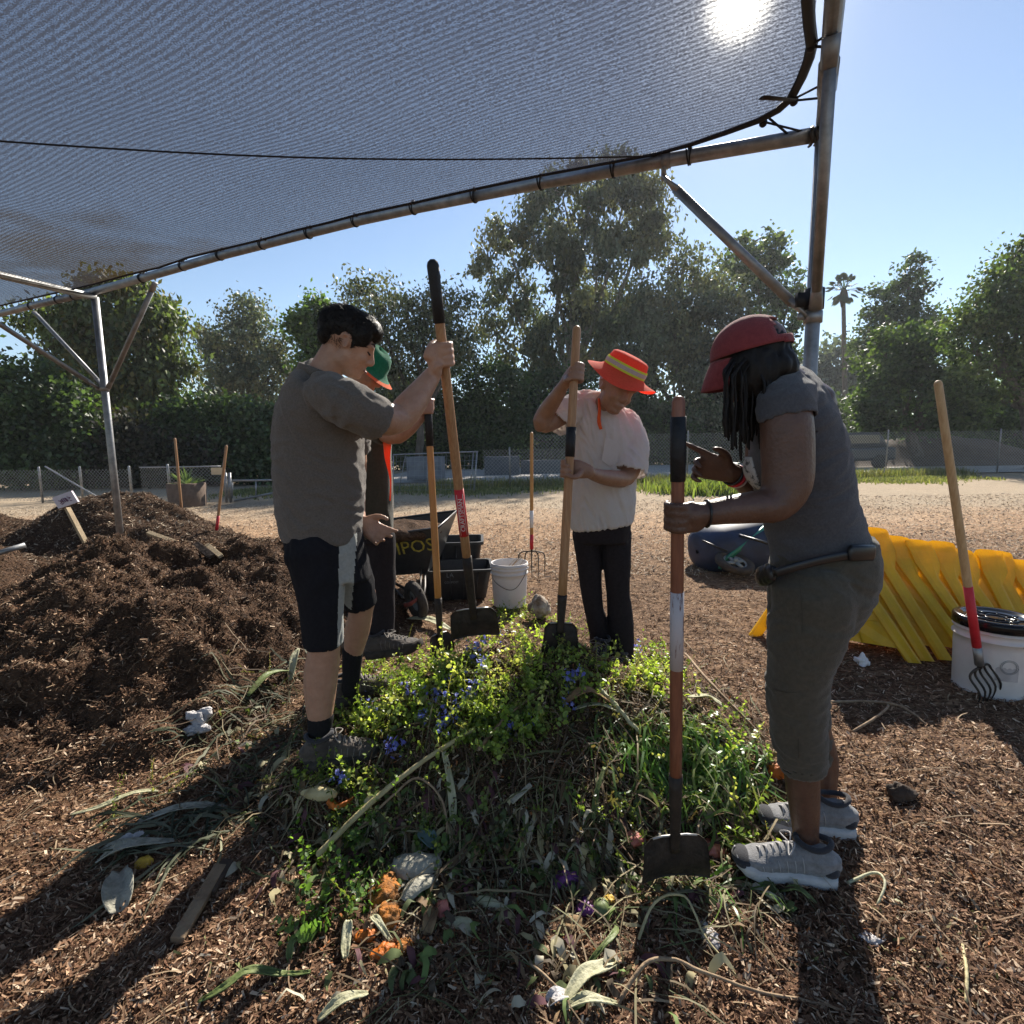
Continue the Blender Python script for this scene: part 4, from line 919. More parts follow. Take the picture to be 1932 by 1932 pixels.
# ============ man in the grey polo shirt
def man_polo():
    t = thing('person', 'dark haired person in grey polo and black shorts raising a long shovel', 'person', on((G(630, 1440, .1).x, 1.85)))
    hm = headmat(W(653, 652, 1.90), (.80, .28, -.42), (.36, .05, .93))
    b = MB(); head_parts(b, hm, 1.0)
    tr(b, [(588, 745, 1.90, 34), (606, 712, 1.90, 31), (628, 676, 1.90, 30), (640, 655, 1.9, 30)], ref=(1, 0, 0))
    rings(b, [(530, 1010, 672, 1010, 1.92, .125), (524, 930, 680, 930, 1.92, .125), (530, 850, 680, 850, 1.92, .14), (540, 770, 672, 775, 1.92, .17), (566, 718, 650, 735, 1.90, .13)], grow=-.012)
    # near (right) arm raised to the shaft
    wr = (822, 703, 1.98)
    tr(b, [(622, 745, 1.76, 38, .9), (668, 768, 1.74, 40, .95), (722, 789, 1.80, 34), (752, 789, 1.87, 28), (770, 770, 1.90, 29), (798, 733, 1.95, 22), (816, 708, 1.98, 17)], 18)
    gA, gB = A(shaft_pt(SH1, 668)), SH1
    ax = A(SH1[1])-A(SH1[0]); ax /= np.linalg.norm(ax)
    fist(b, gA, ax, W(*wr), .020, side=-1, thumb_up=-1, sc=1.1)
    # far arm and open hand held low
    tr(b, [(640, 760, 2.08, 30), (665, 850, 2.18, 27), (668, 905, 2.22, 23), (672, 960, 2.10, 18), (678, 992, 2.02, 14)], 14)
    openhand(b, W(680, 985, 2.02), (.80, -.15, -.50), (.1, -.95, .35), [.25, .35, .45, .55], 1.0, .12, thumb=1)
    # legs
    near = [(600, 1065, 1.90, 34), (608, 1130, 1.87, 33), (610, 1190, 1.86, 31), (612, 1222, 1.87, 31), (606, 1268, 1.88, 33.5), (604, 1315, 1.88, 30), (604, 1360, 1.88, 23), (603, 1395, 1.88, 19), (602, 1425, 1.88, 20)]
    far = [(640, 1060, 2.02, 30), (668, 1095, 2.06, 25), (686, 1120, 2.08, 24), (682, 1150, 2.10, 23), (674, 1190, 2.13, 24), (666, 1235, 2.15, 18), (663, 1270, 2.15, 16), (662, 1300, 2.15, 17)]
    tr(b, near, 18); tr(b, far, 16)
    V, N, F = fuse(b, .0058, 5); obj('body', V, F, SK_light, t)
    head_details(t, hm, 1.0, brow=True)
    # hair cap
    c, M = hm; hb = MB(); hp = lambda p: c+M @ (A(p)*1.0)
    for p, r in (((-.020, 0, .050), (.100, .079, .084)), ((.030, 0, .082), (.070, .070, .052)), ((-.068, 0, .008), (.036, .057, .042)), ((.030, .055, .050), (.040, .026, .045)), ((.030, -.055, .050), (.040, .026, .045)), ((.062, -.035, .084), (.026, .030, .020)), ((.068, .0, .084), (.024, .04, .018))):
        hb.ell(hp(p), A(r), M, 22, 14)
    for s in (-1, 1): hb.ell(hp((.022, .066*s, .012)), A((.009, .006, .022)), M, 14, 10)
    V, N, F = fuse(hb, .005, 2); L3 = (np.array(V)-c) @ M
    d = np.array([mn.noise(Vector((l[0]*26, l[1]*55, l[2]*26)))+.6*mn.noise(Vector((l[0]*60, l[1]*140, l[2]*50))) for l in L3]); V = V+N*(d*.0022)[:, None]
    ho = obj('hair', V, F, M_hair, t)
    r = np.random.default_rng(2); n = 4200; k = r.integers(0, len(V), n); P = V[k]; T = np.cross(N[k], M[:, 1][None])+r.normal(0, .25, (n, 3)); T /= np.linalg.norm(T, axis=1)[:, None]; T = T*.75+N[k]*.35; Bn = np.cross(N[k], T); Bn /= np.linalg.norm(Bn, axis=1)[:, None]
    ln = r.uniform(.010, .024, n)[:, None]; sg = np.sign(r.uniform(-1, .5, n))[:, None]*-1
    Q = np.stack([P-Bn*.0012, P+Bn*.0012, P+T*ln*sg+Bn*.0003, P+T*ln*sg-Bn*.0003], 1).reshape(-1, 3)
    obj('hair_strands', Q, np.arange(4*n).reshape(n, 4), M_hair, ho, smooth=False)
    # polo shirt
    g = MB()
    rings(g, [(532, 1018, 680, 1019, 1.93, .15), (522, 985, 682, 985, 1.93, .15), (516, 920, 688, 920, 1.93, .15), (513, 850, 686, 850, 1.93, .155), (516, 790, 684, 800, 1.93, .17), (532, 735, 676, 765, 1.92, .175), (556, 700, 655, 735, 1.91, .14), (578, 686, 640, 722, 1.90, .09)], n=36)
    tr(g, [(612, 740, 1.79, 42, .95), (655, 762, 1.735, 47, .95), (690, 780, 1.755, 44, .95), (716, 793, 1.79, 40, 1.0)], 22, r1=False)
    tr(g, [(625, 752, 2.05, 40), (655, 800, 2.12, 38), (664, 850, 2.17, 35)], 18, r1=False)
    e1 = W(716, 793, 1.79); d1 = W(716, 793, 1.79)-W(690, 780, 1.755); eh = W(606, 1018, 1.93)
    e2 = W(664, 850, 2.17); d2 = e2-W(655, 800, 2.12)
    garment('polo_shirt', g, M_polo, t, .0062, 2, .0085, (11, 11, 24), [(e1, d1, .09), (e2, d2, .1)], 2, dirs=((.8, 0, -.6), (0, 1, 0), (.6, 0, .8)))
    cb = MB(); cpts = []
    for a in np.linspace(-2.4, 2.4, 22):
        base = A(W(606, 703, 1.90)); f = A((.86, .1, -.35)); f /= np.linalg.norm(f); s_ = A((0.05, -1, 0)); 
        cpts.append(base+f*(-.070*math.cos(a))*1.05+s_*.068*math.sin(a)+A((-.004, 0, -.008)))
    cb.tube(cpts, [(.016, .006)]*len(cpts), 8, ref=(.25, 0, 1), sub=1); cb.build('collar', M_polo, t)
    # shorts
    g = MB()
    rings(g, [(534, 985, 680, 985, 1.93, .135), (534, 1030, 690, 1035, 1.93, .14), (548, 1075, 700, 1085, 1.94, .14)], n=30)
    tr(g, [(592, 1040, 1.85, 55), (604, 1100, 1.85, 47), (608, 1160, 1.855, 40), (610, 1216, 1.865, 36)], 24, r1=False)
    tr(g, [(640, 1050, 2.03, 52), (662, 1090, 2.06, 42), (676, 1125, 2.08, 33), (680, 1140, 2.09, 31)], 20, r1=False)
    n1 = W(610, 1216, 1.865); n2 = W(680, 1140, 2.09)
    def panel(c):
        px = np.array([proj(p) for p in c]); w = 640+(px[:, 1]-1015)*-.02
        return ((px[:, 0] > w) & (px[:, 0] < 673-.07*(px[:, 1]-1015)) & (c[:, 1] < 2.02)).astype(int)
    garment('shorts', g, M_short, t, .0065, 2, .006, (18, 18, 8), [(n1, n1-W(608, 1160, 1.855), .1), (n2, n2-W(662, 1090, 2.06), .09)], 4, fmat=panel, mats=[M_short, M_sidep])
    # socks
    g = MB(); tr(g, [(605, 1352, 1.88, 25.5), (604, 1375, 1.88, 23), (603, 1400, 1.88, 21), (602, 1425, 1.88, 21)], 18); g.build('sock', M_sock, t)
    g = MB(); tr(g, [(666, 1225, 2.15, 20.5), (664, 1255, 2.15, 18.5), (663, 1280, 2.15, 17.5), (662, 1300, 2.15, 18)], 18); g.build('sock', M_sock, t)
    shoe(t, G(584, 1450, .10), G(716, 1424, .12), 0, .050, .085, M_shoe, M_sole, lace=M_lace)
    shoe(t, G(640, 1330, .185), G(742, 1296, .22), 0, .048, .08, M_shoe, M_sole, lace=M_lace)
# ============ person in the white shirt and reflective hat
def person_white():
    t = thing('person', 'person in white shirt and orange reflective hat smiling down at a shovel', 'person', on((W(1150, 1260, 2.62).x, 2.62)))
    hm = headmat(W(1160, 737, 2.515), (.34, -.86, -.34), (.40, -.26, .88))
    b = MB(); head_parts(b, hm, 1.06)
    tr(b, [(1120, 800, 2.66, 26), (1132, 778, 2.62, 22), (1146, 758, 2.57, 21), (1158, 742, 2.53, 20)])
    rings(b, [(1085, 985, 1195, 975, 2.66, .11), (1083, 900, 1200, 900, 2.66, .115), (1082, 830, 1202, 840, 2.66, .12), (1080, 770, 1185, 800, 2.66, .11), (1100, 745, 1160, 765, 2.66, .08)], grow=-.012)
    tr(b, [(1078, 768, 2.62, 22), (1045, 792, 2.56, 19), (1022, 800, 2.52, 17.5), (1030, 778, 2.50, 17), (1052, 745, 2.40, 13.5), (1070, 716, 2.33, 9.5)], 14)
    ax = A(SH2[1])-A(SH2[0]); ax /= np.linalg.norm(ax)
    fist(b, A(shaft_pt(SH2, 702)), ax, W(1069, 722, 2.34), .020, side=1, thumb_up=1, sc=1.0)
    tr(b, [(1190, 812, 2.66, 24), (1196, 860, 2.60, 21), (1182, 900, 2.54, 17.5), (1150, 902, 2.42, 16), (1122, 896, 2.34, 12.5), (1108, 889, 2.29, 10.5)], 14)
    fist(b, A(shaft_pt(SH2, 884)), ax, W(1112, 890, 2.29), .020, side=-1, thumb_up=1, sc=1.0)
    tr(b, [(1108, 1040, 2.66, 15), (1114, 1080, 2.65, 12), (1122, 1160, 2.65, 10), (1130, 1225, 2.65, 9)]); tr(b, [(1162, 1040, 2.66, 16), (1165, 1080, 2.64, 14), (1170, 1170, 2.64, 12), (1170, 1250, 2.64, 10)])
    V, N, F = fuse(b, .0058, 4); obj('body', V, F, SK_mid, t); head_details(t, hm, 1.0)
    c, M = hm; P = lambda p: c+M @ A(p)
    mb = MB(); mb.tube([P((.078, -.026, -.044)), P((.092, -.012, -.0525)), P((.096, 0, -.0545)), P((.092, .012, -.0525)), P((.078, .026, -.044))], [.0012, .003, .0036, .003, .0012], 7, sub=3); mb.build('smile', mat('mouth', (.05, .02, .018), .5), t)
    g = MB()
    rings(g, [(1080, 998, 1192, 985, 2.66, .135), (1076, 975, 1198, 950, 2.66, .135), (1080, 900, 1200, 880, 2.66, .13), (1078, 840, 1206, 850, 2.66, .13), (1074, 785, 1204, 815, 2.66, .13), (1082, 752, 1188, 784, 2.66, .10), (1098, 742, 1166, 770, 2.67, .065)], n=36)
    tr(g, [(1096, 766, 2.66, 28), (1072, 780, 2.61, 29), (1050, 800, 2.57, 27)], 20, r1=False)
    tr(g, [(1176, 800, 2.66, 30), (1190, 840, 2.62, 32), (1184, 892, 2.57, 34)], 22, r1=False)
    a1 = W(1050, 800, 2.57); a2 = W(1184, 892, 2.57)
    garment('shirt', g, M_white, t, .0062, 2, .011, (26, 26, 7), [(a1, a1-W(1072, 780, 2.61), .10), (a2, a2-W(1190, 840, 2.62), .105)], 5, dirs=((.95, 0, .3), (0, 1, 0), (-.3, 0, .95)))
    cm = MB()
    for pts in ([(1112, 752, 2.57), (1120, 775, 2.55), (1118, 792, 2.545)], [(1160, 770, 2.57), (1158, 790, 2.55), (1146, 806, 2.545)]):
        cm.tube([W(*p) for p in pts], [(.016, .004), (.022, .004), (.008, .003)], 10, ref=(1, 0, 0), sub=3)
    cm.build('collar', M_white, t)
    # breast pocket sits a little proud of the shirt
    pk = MB(); q = [W(1142, 826, 2.515), W(1168, 832, 2.515), W(1164, 872, 2.515), W(1150, 880, 2.515), W(1136, 868, 2.515)]
    n = (q[1]-q[0]).cross(q[2]-q[0]).normalized()*.004; pk.add([tuple(p) for p in q]+[tuple(p+Vector((0, .012, 0))) for p in q], [(4, 3, 2, 1, 0), (5, 6, 7, 8, 9)]+[(i, (i+1) % 5, 5+(i+1) % 5, 5+i) for i in range(5)]); pk.build('breast_pocket', M_white, t, smooth=False)
    # trousers
    g = MB(); rings(g, [(1085, 940, 1195, 930, 2.66, .12), (1082, 990, 1192, 985, 2.66, .125), (1090, 1020, 1186, 1020, 2.66, .125)], n=28)
    tr(g, [(1106, 1005, 2.66, 27), (1112, 1070, 2.65, 22), (1118, 1130, 2.65, 19), (1128, 1185, 2.65, 18), (1134, 1225, 2.65, 20)], 20, r1=False)
    tr(g, [(1162, 1005, 2.66, 29), (1164, 1070, 2.64, 25.5), (1166, 1120, 2.64, 22), (1171, 1180, 2.64, 25), (1168, 1250, 2.64, 27)], 20, r1=False)
    garment('trousers', g, M_blkpant, t, .007, 3, .004, (12, 12, 7), [], 6)
    shoe(t, W(1140, 1245, 2.60), W(1112, 1262, 2.45), 0, .045, .08, M_blkpant, M_sole, lace=M_lace); shoe(t, W(1172, 1268, 2.62), W(1160, 1290, 2.46), 0, .045, .08, M_blkpant, M_sole, lace=M_lace)
    # orange hat
    ht, HM = headmat(W(1175, 705, 2.53), (.35, -.75, -.42), (.42, -.26, .87)); up = HM[:, 2]
    th = np.linspace(0, 2*np.pi, 49)[:-1]
    prof = [(.0, .088), (.045, .091), (.075, .086), (.088, .078), (.094, .055), (.099, .028), (.101, .012)]
    def ringp(r, h, wav=0, ex=1.08): return [ht+HM[:, 0]*r*ex*math.cos(a)+HM[:, 1]*r*math.sin(a)+up*(h+wav*math.sin(2*a+.6)+wav*.5*math.sin(3*a)) for a in th]
    def shell(name, rs, m, par): n = 48; V = np.vstack(rs); F = [(i*n+j, i*n+(j+1) % n, (i+1)*n+(j+1) % n, (i+1)*n+j) for i in range(len(rs)-1) for j in range(n)]; return obj(name, V, F, m, par)
    hat = shell('hat', [ringp(r, h) for r, h in prof], M_hatO, t)
    shell('hat_brim', [ringp(.101, .012), ringp(.115, .000, .003), ringp(.135, -.010, .008), ringp(.158, -.020, .014), ringp(.172, -.028, .018)], M_hatO, hat)
    shell('reflective_band', [ringp(.1025, .014), ringp(.1025, .024)], M_lime, hat); shell('reflective_band', [ringp(.1032, .024), ringp(.1022, .042)], M_silver, hat); shell('reflective_band', [ringp(.1015, .042), ringp(.0995, .051)], M_lime, hat)
    mb = MB(); mb.tube([W(1130, 752, 2.54), W(1131, 775, 2.515), W(1130, 795, 2.52), W(1134, 810, 2.52)], [(.006, .002), (.007, .002), (.009, .002), (.007, .002)], 8, ref=(1, 0, 0), sub=3); mb.build('chin_strap', M_orange, t)
    # grey fringe of hair under the hat
# ============ person with the green hat, mostly behind the polo shirt
def person_green():
    t = thing('person', 'person in olive shirt and green hat half hidden behind the grey polo', 'person', on((W(715, 1230, 2.7).x, 2.72)))
    hm = headmat(W(688, 700, 2.72), (.75, .05, -.62), (.60, 0, .78))
    b = MB(); head_parts(b, hm, .98); tr(b, [(672, 775, 2.75, 24), (678, 745, 2.74, 20), (686, 715, 2.73, 20)])
    rings(b, [(652, 1000, 735, 1000, 2.76, .12), (650, 900, 736, 900, 2.76, .12), (650, 810, 738, 815, 2.76, .14), (655, 770, 720, 780, 2.76, .12)], grow=-.01)
    tr(b, [(700, 800, 2.66, 22), (740, 822, 2.60, 18), (765, 812, 2.58, 16), (788, 790, 2.60, 13), (800, 778, 2.62, 10)], 14)
    ax = A(SH3[1])-A(SH3[0]); ax /= np.linalg.norm(ax)
    fist(b, A(shaft_pt(SH3, 768)), ax, W(800, 778, 2.62), .020, side=-1, thumb_up=-1, sc=1.0)
    tr(b, [(670, 980, 2.78, 26), (672, 1100, 2.8, 20), (680, 1210, 2.8, 15)]); tr(b, [(712, 980, 2.74, 26), (718, 1100, 2.74, 21), (718, 1200, 2.74, 15)])
    V, N, F = fuse(b, .007, 4); obj('body', V, F, SK_tan, t)
    g = MB(); rings(g, [(648, 1008, 741, 1008, 2.76, .14), (650, 940, 742, 940, 2.76, .135), (655, 870, 738, 870, 2.76, .135), (650, 815, 738, 820, 2.76, .145), (652, 775, 728, 790, 2.76, .13)], n=30)
    tr(g, [(690, 795, 2.70, 26), (712, 808, 2.655, 26), (730, 818, 2.62, 24)], 18, r1=False)
    garment('shirt', g, M_olive, t, .008, 3, .007, (9, 9, 5), [], 8)
    g = MB(); rings(g, [(652, 985, 740, 985, 2.76, .12), (652, 1020, 742, 1020, 2.76, .13)], n=28)
    tr(g, [(672, 1010, 2.78, 30), (676, 1100, 2.8, 27), (684, 1190, 2.8, 24)], 20); tr(g, [(716, 1010, 2.73, 30), (720, 1100, 2.73, 27), (722, 1160, 2.73, 23), (722, 1205, 2.73, 21)], 20)
    garment('trousers', g, M_blkpant, t, .008, 3, .005, (9, 9, 6), [], 9)
    shoe(t, W(700, 1240, 2.68), W(796, 1226, 2.62), 0, .055, .085, M_shoe, M_sole, lace=M_lace); shoe(t, W(655, 1235, 2.85), W(740, 1232, 2.85), 0, .05, .09, M_shoe, M_sole, lace=M_lace)
    ht, HM = headmat(W(693, 688, 2.72), (.78, 0, -.62), (.62, 0, .78)); up = HM[:, 2]; th = np.linspace(0, 2*np.pi, 41)[:-1]
    def ringp(r, h): return [ht+HM[:, 0]*r*1.1*math.cos(a)+HM[:, 1]*r*math.sin(a)+up*(h+.008*math.sin(2*a)) for a in th]
    def shell(name, rs, m, par): n = 40; V = np.vstack(rs); F = [(i*n+j, i*n+(j+1) % n, (i+1)*n+(j+1) % n, (i+1)*n+j) for i in range(len(rs)-1) for j in range(n)]; return obj(name, V, F, m, par)
    hat = shell('hat', [ringp(.0, .105), ringp(.05, .102), ringp(.08, .082), ringp(.092, .05), ringp(.098, .01), ringp(.118, -.010), ringp(.130, -.016)], M_hatG, t)
    shell('hat_trim', [ringp(.130, -.016), ringp(.152, -.028)], M_orange, hat)
    mb = MB(); mb.tube([W(722, 795, 2.58), W(730, 830, 2.60), W(731, 865, 2.60), W(737, 905, 2.60), W(736, 945, 2.60)], [(.022, .004), (.022, .004), (.014, .004), (.004, .003), (.004, .003)], 8, ref=(1, 0, 0), sub=3); mb.build('safety_lanyard', M_orange, t)
# ============ person with maroon cap and long locs
def person_cap():
    t = thing('person', 'person with maroon cap, long locs and grey tee leaning over a shovel', 'person', on((W(1520, 1650, 1.42).x, 1.43)))
    hm = headmat(W(1418, 684, 1.44), (-.84, .38, -.34), (-.30, .08, .92))
    b = MB(); head_parts(b, hm, .92)
    tr(b, [(1530, 765, 1.50, 52), (1500, 735, 1.48, 40), (1465, 708, 1.46, 36), (1440, 695, 1.45, 34)])
    rings(b, [(1455, 1060, 1645, 1040, 1.50, .13), (1425, 930, 1612, 930, 1.50, .13), (1416, 850, 1600, 840, 1.50, .14), (1430, 770, 1570, 745, 1.50, .15), (1450, 730, 1535, 710, 1.49, .10)], grow=-.012)
    # near arm
    tr(b, [(1478, 762, 1.345, 50, .9), (1484, 800, 1.33, 54, .85), (1486, 860, 1.325, 55, .8), (1484, 915, 1.32, 52, .8), (1460, 950, 1.315, 42, .9), (1420, 957, 1.31, 34), (1370, 963, 1.30, 29), (1325, 970, 1.30, 24), (1308, 972, 1.30, 23)], 20, ref=None)
    ax = A(SH4[1])-A(SH4[0]); ax /= np.linalg.norm(ax)
    fist(b, A(shaft_pt(SH4, 972)), ax, W(1316, 972, 1.305), .018, side=1, thumb_up=1, sc=.98)
    # far arm with raised hand
    tr(b, [(1450, 790, 1.68, 38), (1440, 860, 1.74, 36), (1445, 915, 1.72, 30), (1420, 918, 1.64, 26), (1392, 900, 1.58, 20), (1376, 892, 1.55, 18)], 16)
    openhand(b, W(1376, 892, 1.55), (-.93, -.05, .30), (-.15, -.90, -.35), [(.0, .05, .05), (.5, .8, .6), (.6, .9, .7), (.7, .9, .7)], 1.02, .10, thumb=-1)
    near = [(1530, 1130, 1.47, 58), (1522, 1200, 1.45, 55), (1512, 1300, 1.43, 46), (1510, 1380, 1.44, 40), (1512, 1450, 1.45, 36), (1517, 1520, 1.455, 31), (1520, 1570, 1.46, 26), (1522, 1615, 1.46, 28)]
    far = [(1545, 1150, 1.60, 40), (1532, 1220, 1.65, 34), (1534, 1350, 1.70, 30), (1556, 1430, 1.72, 27), (1560, 1490, 1.73, 20), (1563, 1530, 1.74, 20)]
    tr(b, near, 20); tr(b, far, 16)
    V, N, F = fuse(b, .0058, 5); obj('body', V, F, SK_dark, t)
    # cap
    c, M = headmat(hm[0]+A((-.002, 0, -.004)), (-.88, .37, -.20), (-.20, .05, .97)); P = lambda p: c+M @ A(p)
    cm = MB(); V, F = ellipsoid((0, 0, 0), (.101, .085, .092), None, 48, 32)
    V = np.array(V); keep = []
    for f in F:
        q = V[list(f)].mean(0)
        if q[2] < -.004: continue
        # opening over the strap at the back
        if q[0] < -.03 and q[2] < .062 and abs(q[1]) < .066-.7*max(0, q[2]-.03) and q[2] > .018: continue
        keep.append(f)
    seam = np.array([1+.006*abs(math.cos(3*math.atan2(v[1], v[0]))) for v in V]); V = V*seam[:, None]
    Vw = np.array([P((v[0]-.006, v[1], v[2]+.030)) for v in V]); o = obj('cap', Vw, keep, M_cap, t); sm_ = o.modifiers.new('cloth_thickness', 'SOLIDIFY'); sm_.thickness = .003; sm_.offset = 1
    br = MB(); rows = []
    for k in range(8):
        u = k/7; row = []
        for j in range(15):
            a = (j-7)/7*1.15; x = .092*math.cos(a)+u*.042*(1-.28*abs(a)**2); y = .076*math.sin(a)*(1-.06*u); row.append(P((x, y, .030-.052*u-.022*u*u-.012*(y/.08)**2)))
        rows.append(row)
    Vb = np.array(rows).reshape(-1, 3); Fb = [(i*15+j, i*15+j+1, (i+1)*15+j+1, (i+1)*15+j) for i in range(7) for j in range(14)]
    bo = obj('brim', Vb, Fb, M_cap, o); s2 = bo.modifiers.new('t', 'SOLIDIFY'); s2.thickness = .004
    mb = MB(); mb.ell(P((-.006, 0, .123)), (.006, .006, .004), M, 8, 6); mb.build('button', M_cap, o)
    mb = MB(); mb.tube([P((-.006+.103*math.cos(a), .087*math.sin(a), .034)) for a in np.linspace(math.pi-.75, math.pi+.75, 9)], [(.008, .0015)]*9, 8, ref=M[:, 2], sub=1); mb.build('strap', M_cap, o)
    # hair under the cap and the hanging locs
    c, M = hm
    hb = MB()
    for p, r in (((-.016, 0, .020), (.085, .076, .068)), ((-.045, 0, -.035), (.058, .072, .062)), ((.005, .062, -.025), (.060, .030, .070)), ((.005, -.062, -.025), (.060, .030, .070)), ((-.02, -.04, -.07), (.06, .06, .06))): hb.ell(P(p), r, M, 20, 12)
    V, N, F = fuse(hb, .006, 3); V = folds(V, N, .006, (60, 60, 12), 3); ho = obj('hair', V, F, M_hair, t)
    r = np.random.default_rng(4)
    for k in range(86):
        fx = r.uniform(0, 1); px = 1366+fx*96; Yk = r.uniform(1.33, 1.52)
        y0 = 700+fx*15+r.uniform(-6, 10); ye = r.uniform(790, 850)+(22 if 1378 < px < 1398 and r.uniform() < .4 else 0)-(18*max(0, fx-.75)/.25)
        if px < 1380: ye -= 18
        m = MB(); n = 9; pts = []; w0 = r.uniform(0, 6.28)
        a0 = A(P((r.uniform(-.05, .06), (Yk-1.43)*-.7, -.02)))
        p1 = A(W(px, y0, Yk)); p2 = A(W(px+r.uniform(-5, 5)+(fx-.5)*4, ye, Yk))
        pts = [a0*.5+p1*.5+A((0, 0, .03)), p1]+[p1+(p2-p1)*q+A((math.sin(w0+q*9)*.0022, math.cos(w0+q*7)*.002, 0)) for q in np.linspace(.15, 1, n)]
        rb = r.uniform(.0026, .0044); rad = [rb]*2+[rb*(1+.16*math.sin(w0+9*q*3+k)) for q in np.linspace(.15, .9, n-1)]+[rb*.7]
        m.tube(pts, rad, 7, sub=2, round1=True); V, F = m.get()
        V = V+np.array([[mn.noise(Vector(v)*160)*.0011]*3 for v in V]); obj('loc', V, F, M_hair, ho)
    for k in range(10):
        m = MB(); e = (1500+k*6.5, 712+k*4.6, 1.40+.012*k); s_ = (1478, 655+k*4, 1.42+.01*k)
        m.tube([W(*s_), W(1490+k, 690+k*2, 1.40+.01*k), W(e[0]*.6+1495*.4, e[1]-3, e[2]-.01), W(*e)], [.0045, .0045, .004, .0025], 7, sub=4, round1=True); m.build('loc', M_hair, ho)
    # tee
    g = MB()
    rings(g, [(1458, 1064, 1648, 1030, 1.51, .145), (1452, 1030, 1640, 1005, 1.51, .145), (1440, 980, 1622, 950, 1.51, .14), (1420, 915, 1610, 880, 1.51, .145), (1414, 850, 1598, 820, 1.51, .155), (1422, 785, 1576, 765, 1.51, .165), (1440, 742, 1546, 718, 1.50, .14), (1465, 715, 1512, 697, 1.49, .085)], n=40)
    tr(g, [(1492, 742, 1.40, 48, .95), (1482, 762, 1.35, 55, .85), (1484, 782, 1.335, 57.5, .82), (1486, 792, 1.33, 58, .82)], 26, r1=False, ref=None)
    tr(g, [(1468, 760, 1.62, 44), (1452, 800, 1.69, 44), (1447, 830, 1.72, 42)], 18, r1=False)
    s1 = W(1486, 792, 1.33); s2_ = W(1447, 830, 1.72)
    garment('tee_shirt', g, M_tee, t, .0062, 3, .0065, (9, 9, 26), [(s1, (.0, -.1, -1), .11), (s2_, s2_-W(1452, 800, 1.69), .09)], 11, dirs=((.9, 0, .4), (0, 1, 0), (-.4, 0, .9)))
    mb = MB(); mb.tube([W(1412, 862, 1.40), W(1413, 885, 1.40), W(1420, 905, 1.40), W(1430, 922, 1.40)], [(.004, .02), (.007, .035), (.007, .035), (.004, .02)], 12, ref=(1, 0, 0), sub=3); mb.build('shirt_print', mat('print_pale', (.42, .40, .38), .8, (.06, .06, .06), 60, ramp=(.52, .60)), t)
    # capri trousers
    g = MB(); rings(g, [(1456, 1030, 1656, 1022, 1.50, .135), (1452, 1075, 1664, 1068, 1.50, .155), (1450, 1130, 1655, 1125, 1.50, .16), (1450, 1180, 1618, 1180, 1.51, .155)], n=34)
    tr(g, [(1536, 1120, 1.42, 82), (1523, 1190, 1.42, 75), (1506, 1260, 1.43, 62), (1504, 1330, 1.44, 56), (1508, 1400, 1.45, 51), (1516, 1446, 1.455, 44)], 26, r1=False)
    tr(g, [(1556, 1120, 1.60, 58), (1540, 1200, 1.65, 46), (1530, 1300, 1.69, 36), (1536, 1380, 1.71, 30), (1546, 1432, 1.72, 27)], 22, r1=False)
    c1 = W(1516, 1446, 1.455); c2 = W(1546, 1432, 1.72)
    garment('capri_trousers', g, M_capri, t, .0065, 2, .0085, (12, 12, 19), [(c1, (0, 0, -1), .11), (c2, (0, 0, -1), .09)], 12)
    mb = MB(); mb.tube([W(1458, 1300, 1.40), W(1480, 1306, 1.372), W(1510, 1306, 1.360), W(1545, 1300, 1.38), W(1560, 1298, 1.41)], [.0009]*5, 6, sub=4)
    mb.tube([W(1508, 1090, 1.335), W(1514, 1180, 1.335), W(1508, 1300, 1.362), W(1506, 1430, 1.380)], [.0009]*4, 6, sub=4); mb.build('seam', mat('seam_thread', (.050, .045, .035), .9), t)
    mb = MB(); pts = [W(1462, 1082, 1.37), W(1500, 1070, 1.345), W(1560, 1055, 1.34), W(1620, 1045, 1.36), W(1652, 1040, 1.44)]
    mb.tube(pts, [(.012, .004)]*5, 10, ref=(0, 0, 1), sub=4); mb.tube([W(1440, 1080, 1.46), W(1448, 1070, 1.42), W(1462, 1082, 1.37)], [(.012, .004)]*3, 10, ref=(0, 0, 1), sub=3); bt = mb.build('belt', M_bag, t)
    mb = MB(); mb.tube([W(1436, 1086, 1.50), W(1442, 1086, 1.44), W(1458, 1082, 1.385)], [(.022, .014), (.028, .018), (.020, .010)], 14, ref=(0, 0, 1), sub=3, round0=True, round1=True, power=2.6); V, F = mb.get(); V2, N2, F2 = fuse(mb, .006, 1); V2 = folds(V2, N2, .005, (40, 40, 40), 5); obj('hip_bag', V2, F2, M_bag, t)
    mb = MB(); q = W(1630, 1046, 1.345); mb.tube([q+Vector((-.035, 0, .004)), q+Vector((.035, .02, 0))], [(.022, .009)]*2, 12, ref=(0, 0, 1), round0=True, round1=True, power=3.5); mb.build('radio_pouch', M_bag, t)
    # bracelets
    def bangle(p, d, r, m, w=.004, name='bracelet'):
        a, bb, dd = frame_of(d); mb = MB(); mb.tube([A(p)+a*math.cos(q)*r+bb*math.sin(q)*r for q in np.linspace(0, 2*math.pi, 25)], w, 7); mb.build(name, m, t)
    d = A(W(1392, 900, 1.58))-A(W(1376, 892, 1.55)); w0 = A(W(1383, 896, 1.563)); M_red = mat('red_bead', (.55, .03, .05), .5)
    bangle(w0-d*.1, d, .031, M_bag); bangle(w0+d*.25, d, .031, M_red, .005); bangle(w0+d*.55, d, .032, mat('pale_bead', (.6, .5, .5), .4), .003)
    bangle(W(1333, 969, 1.30), (1, 0, 0), .034, M_bag, .003)
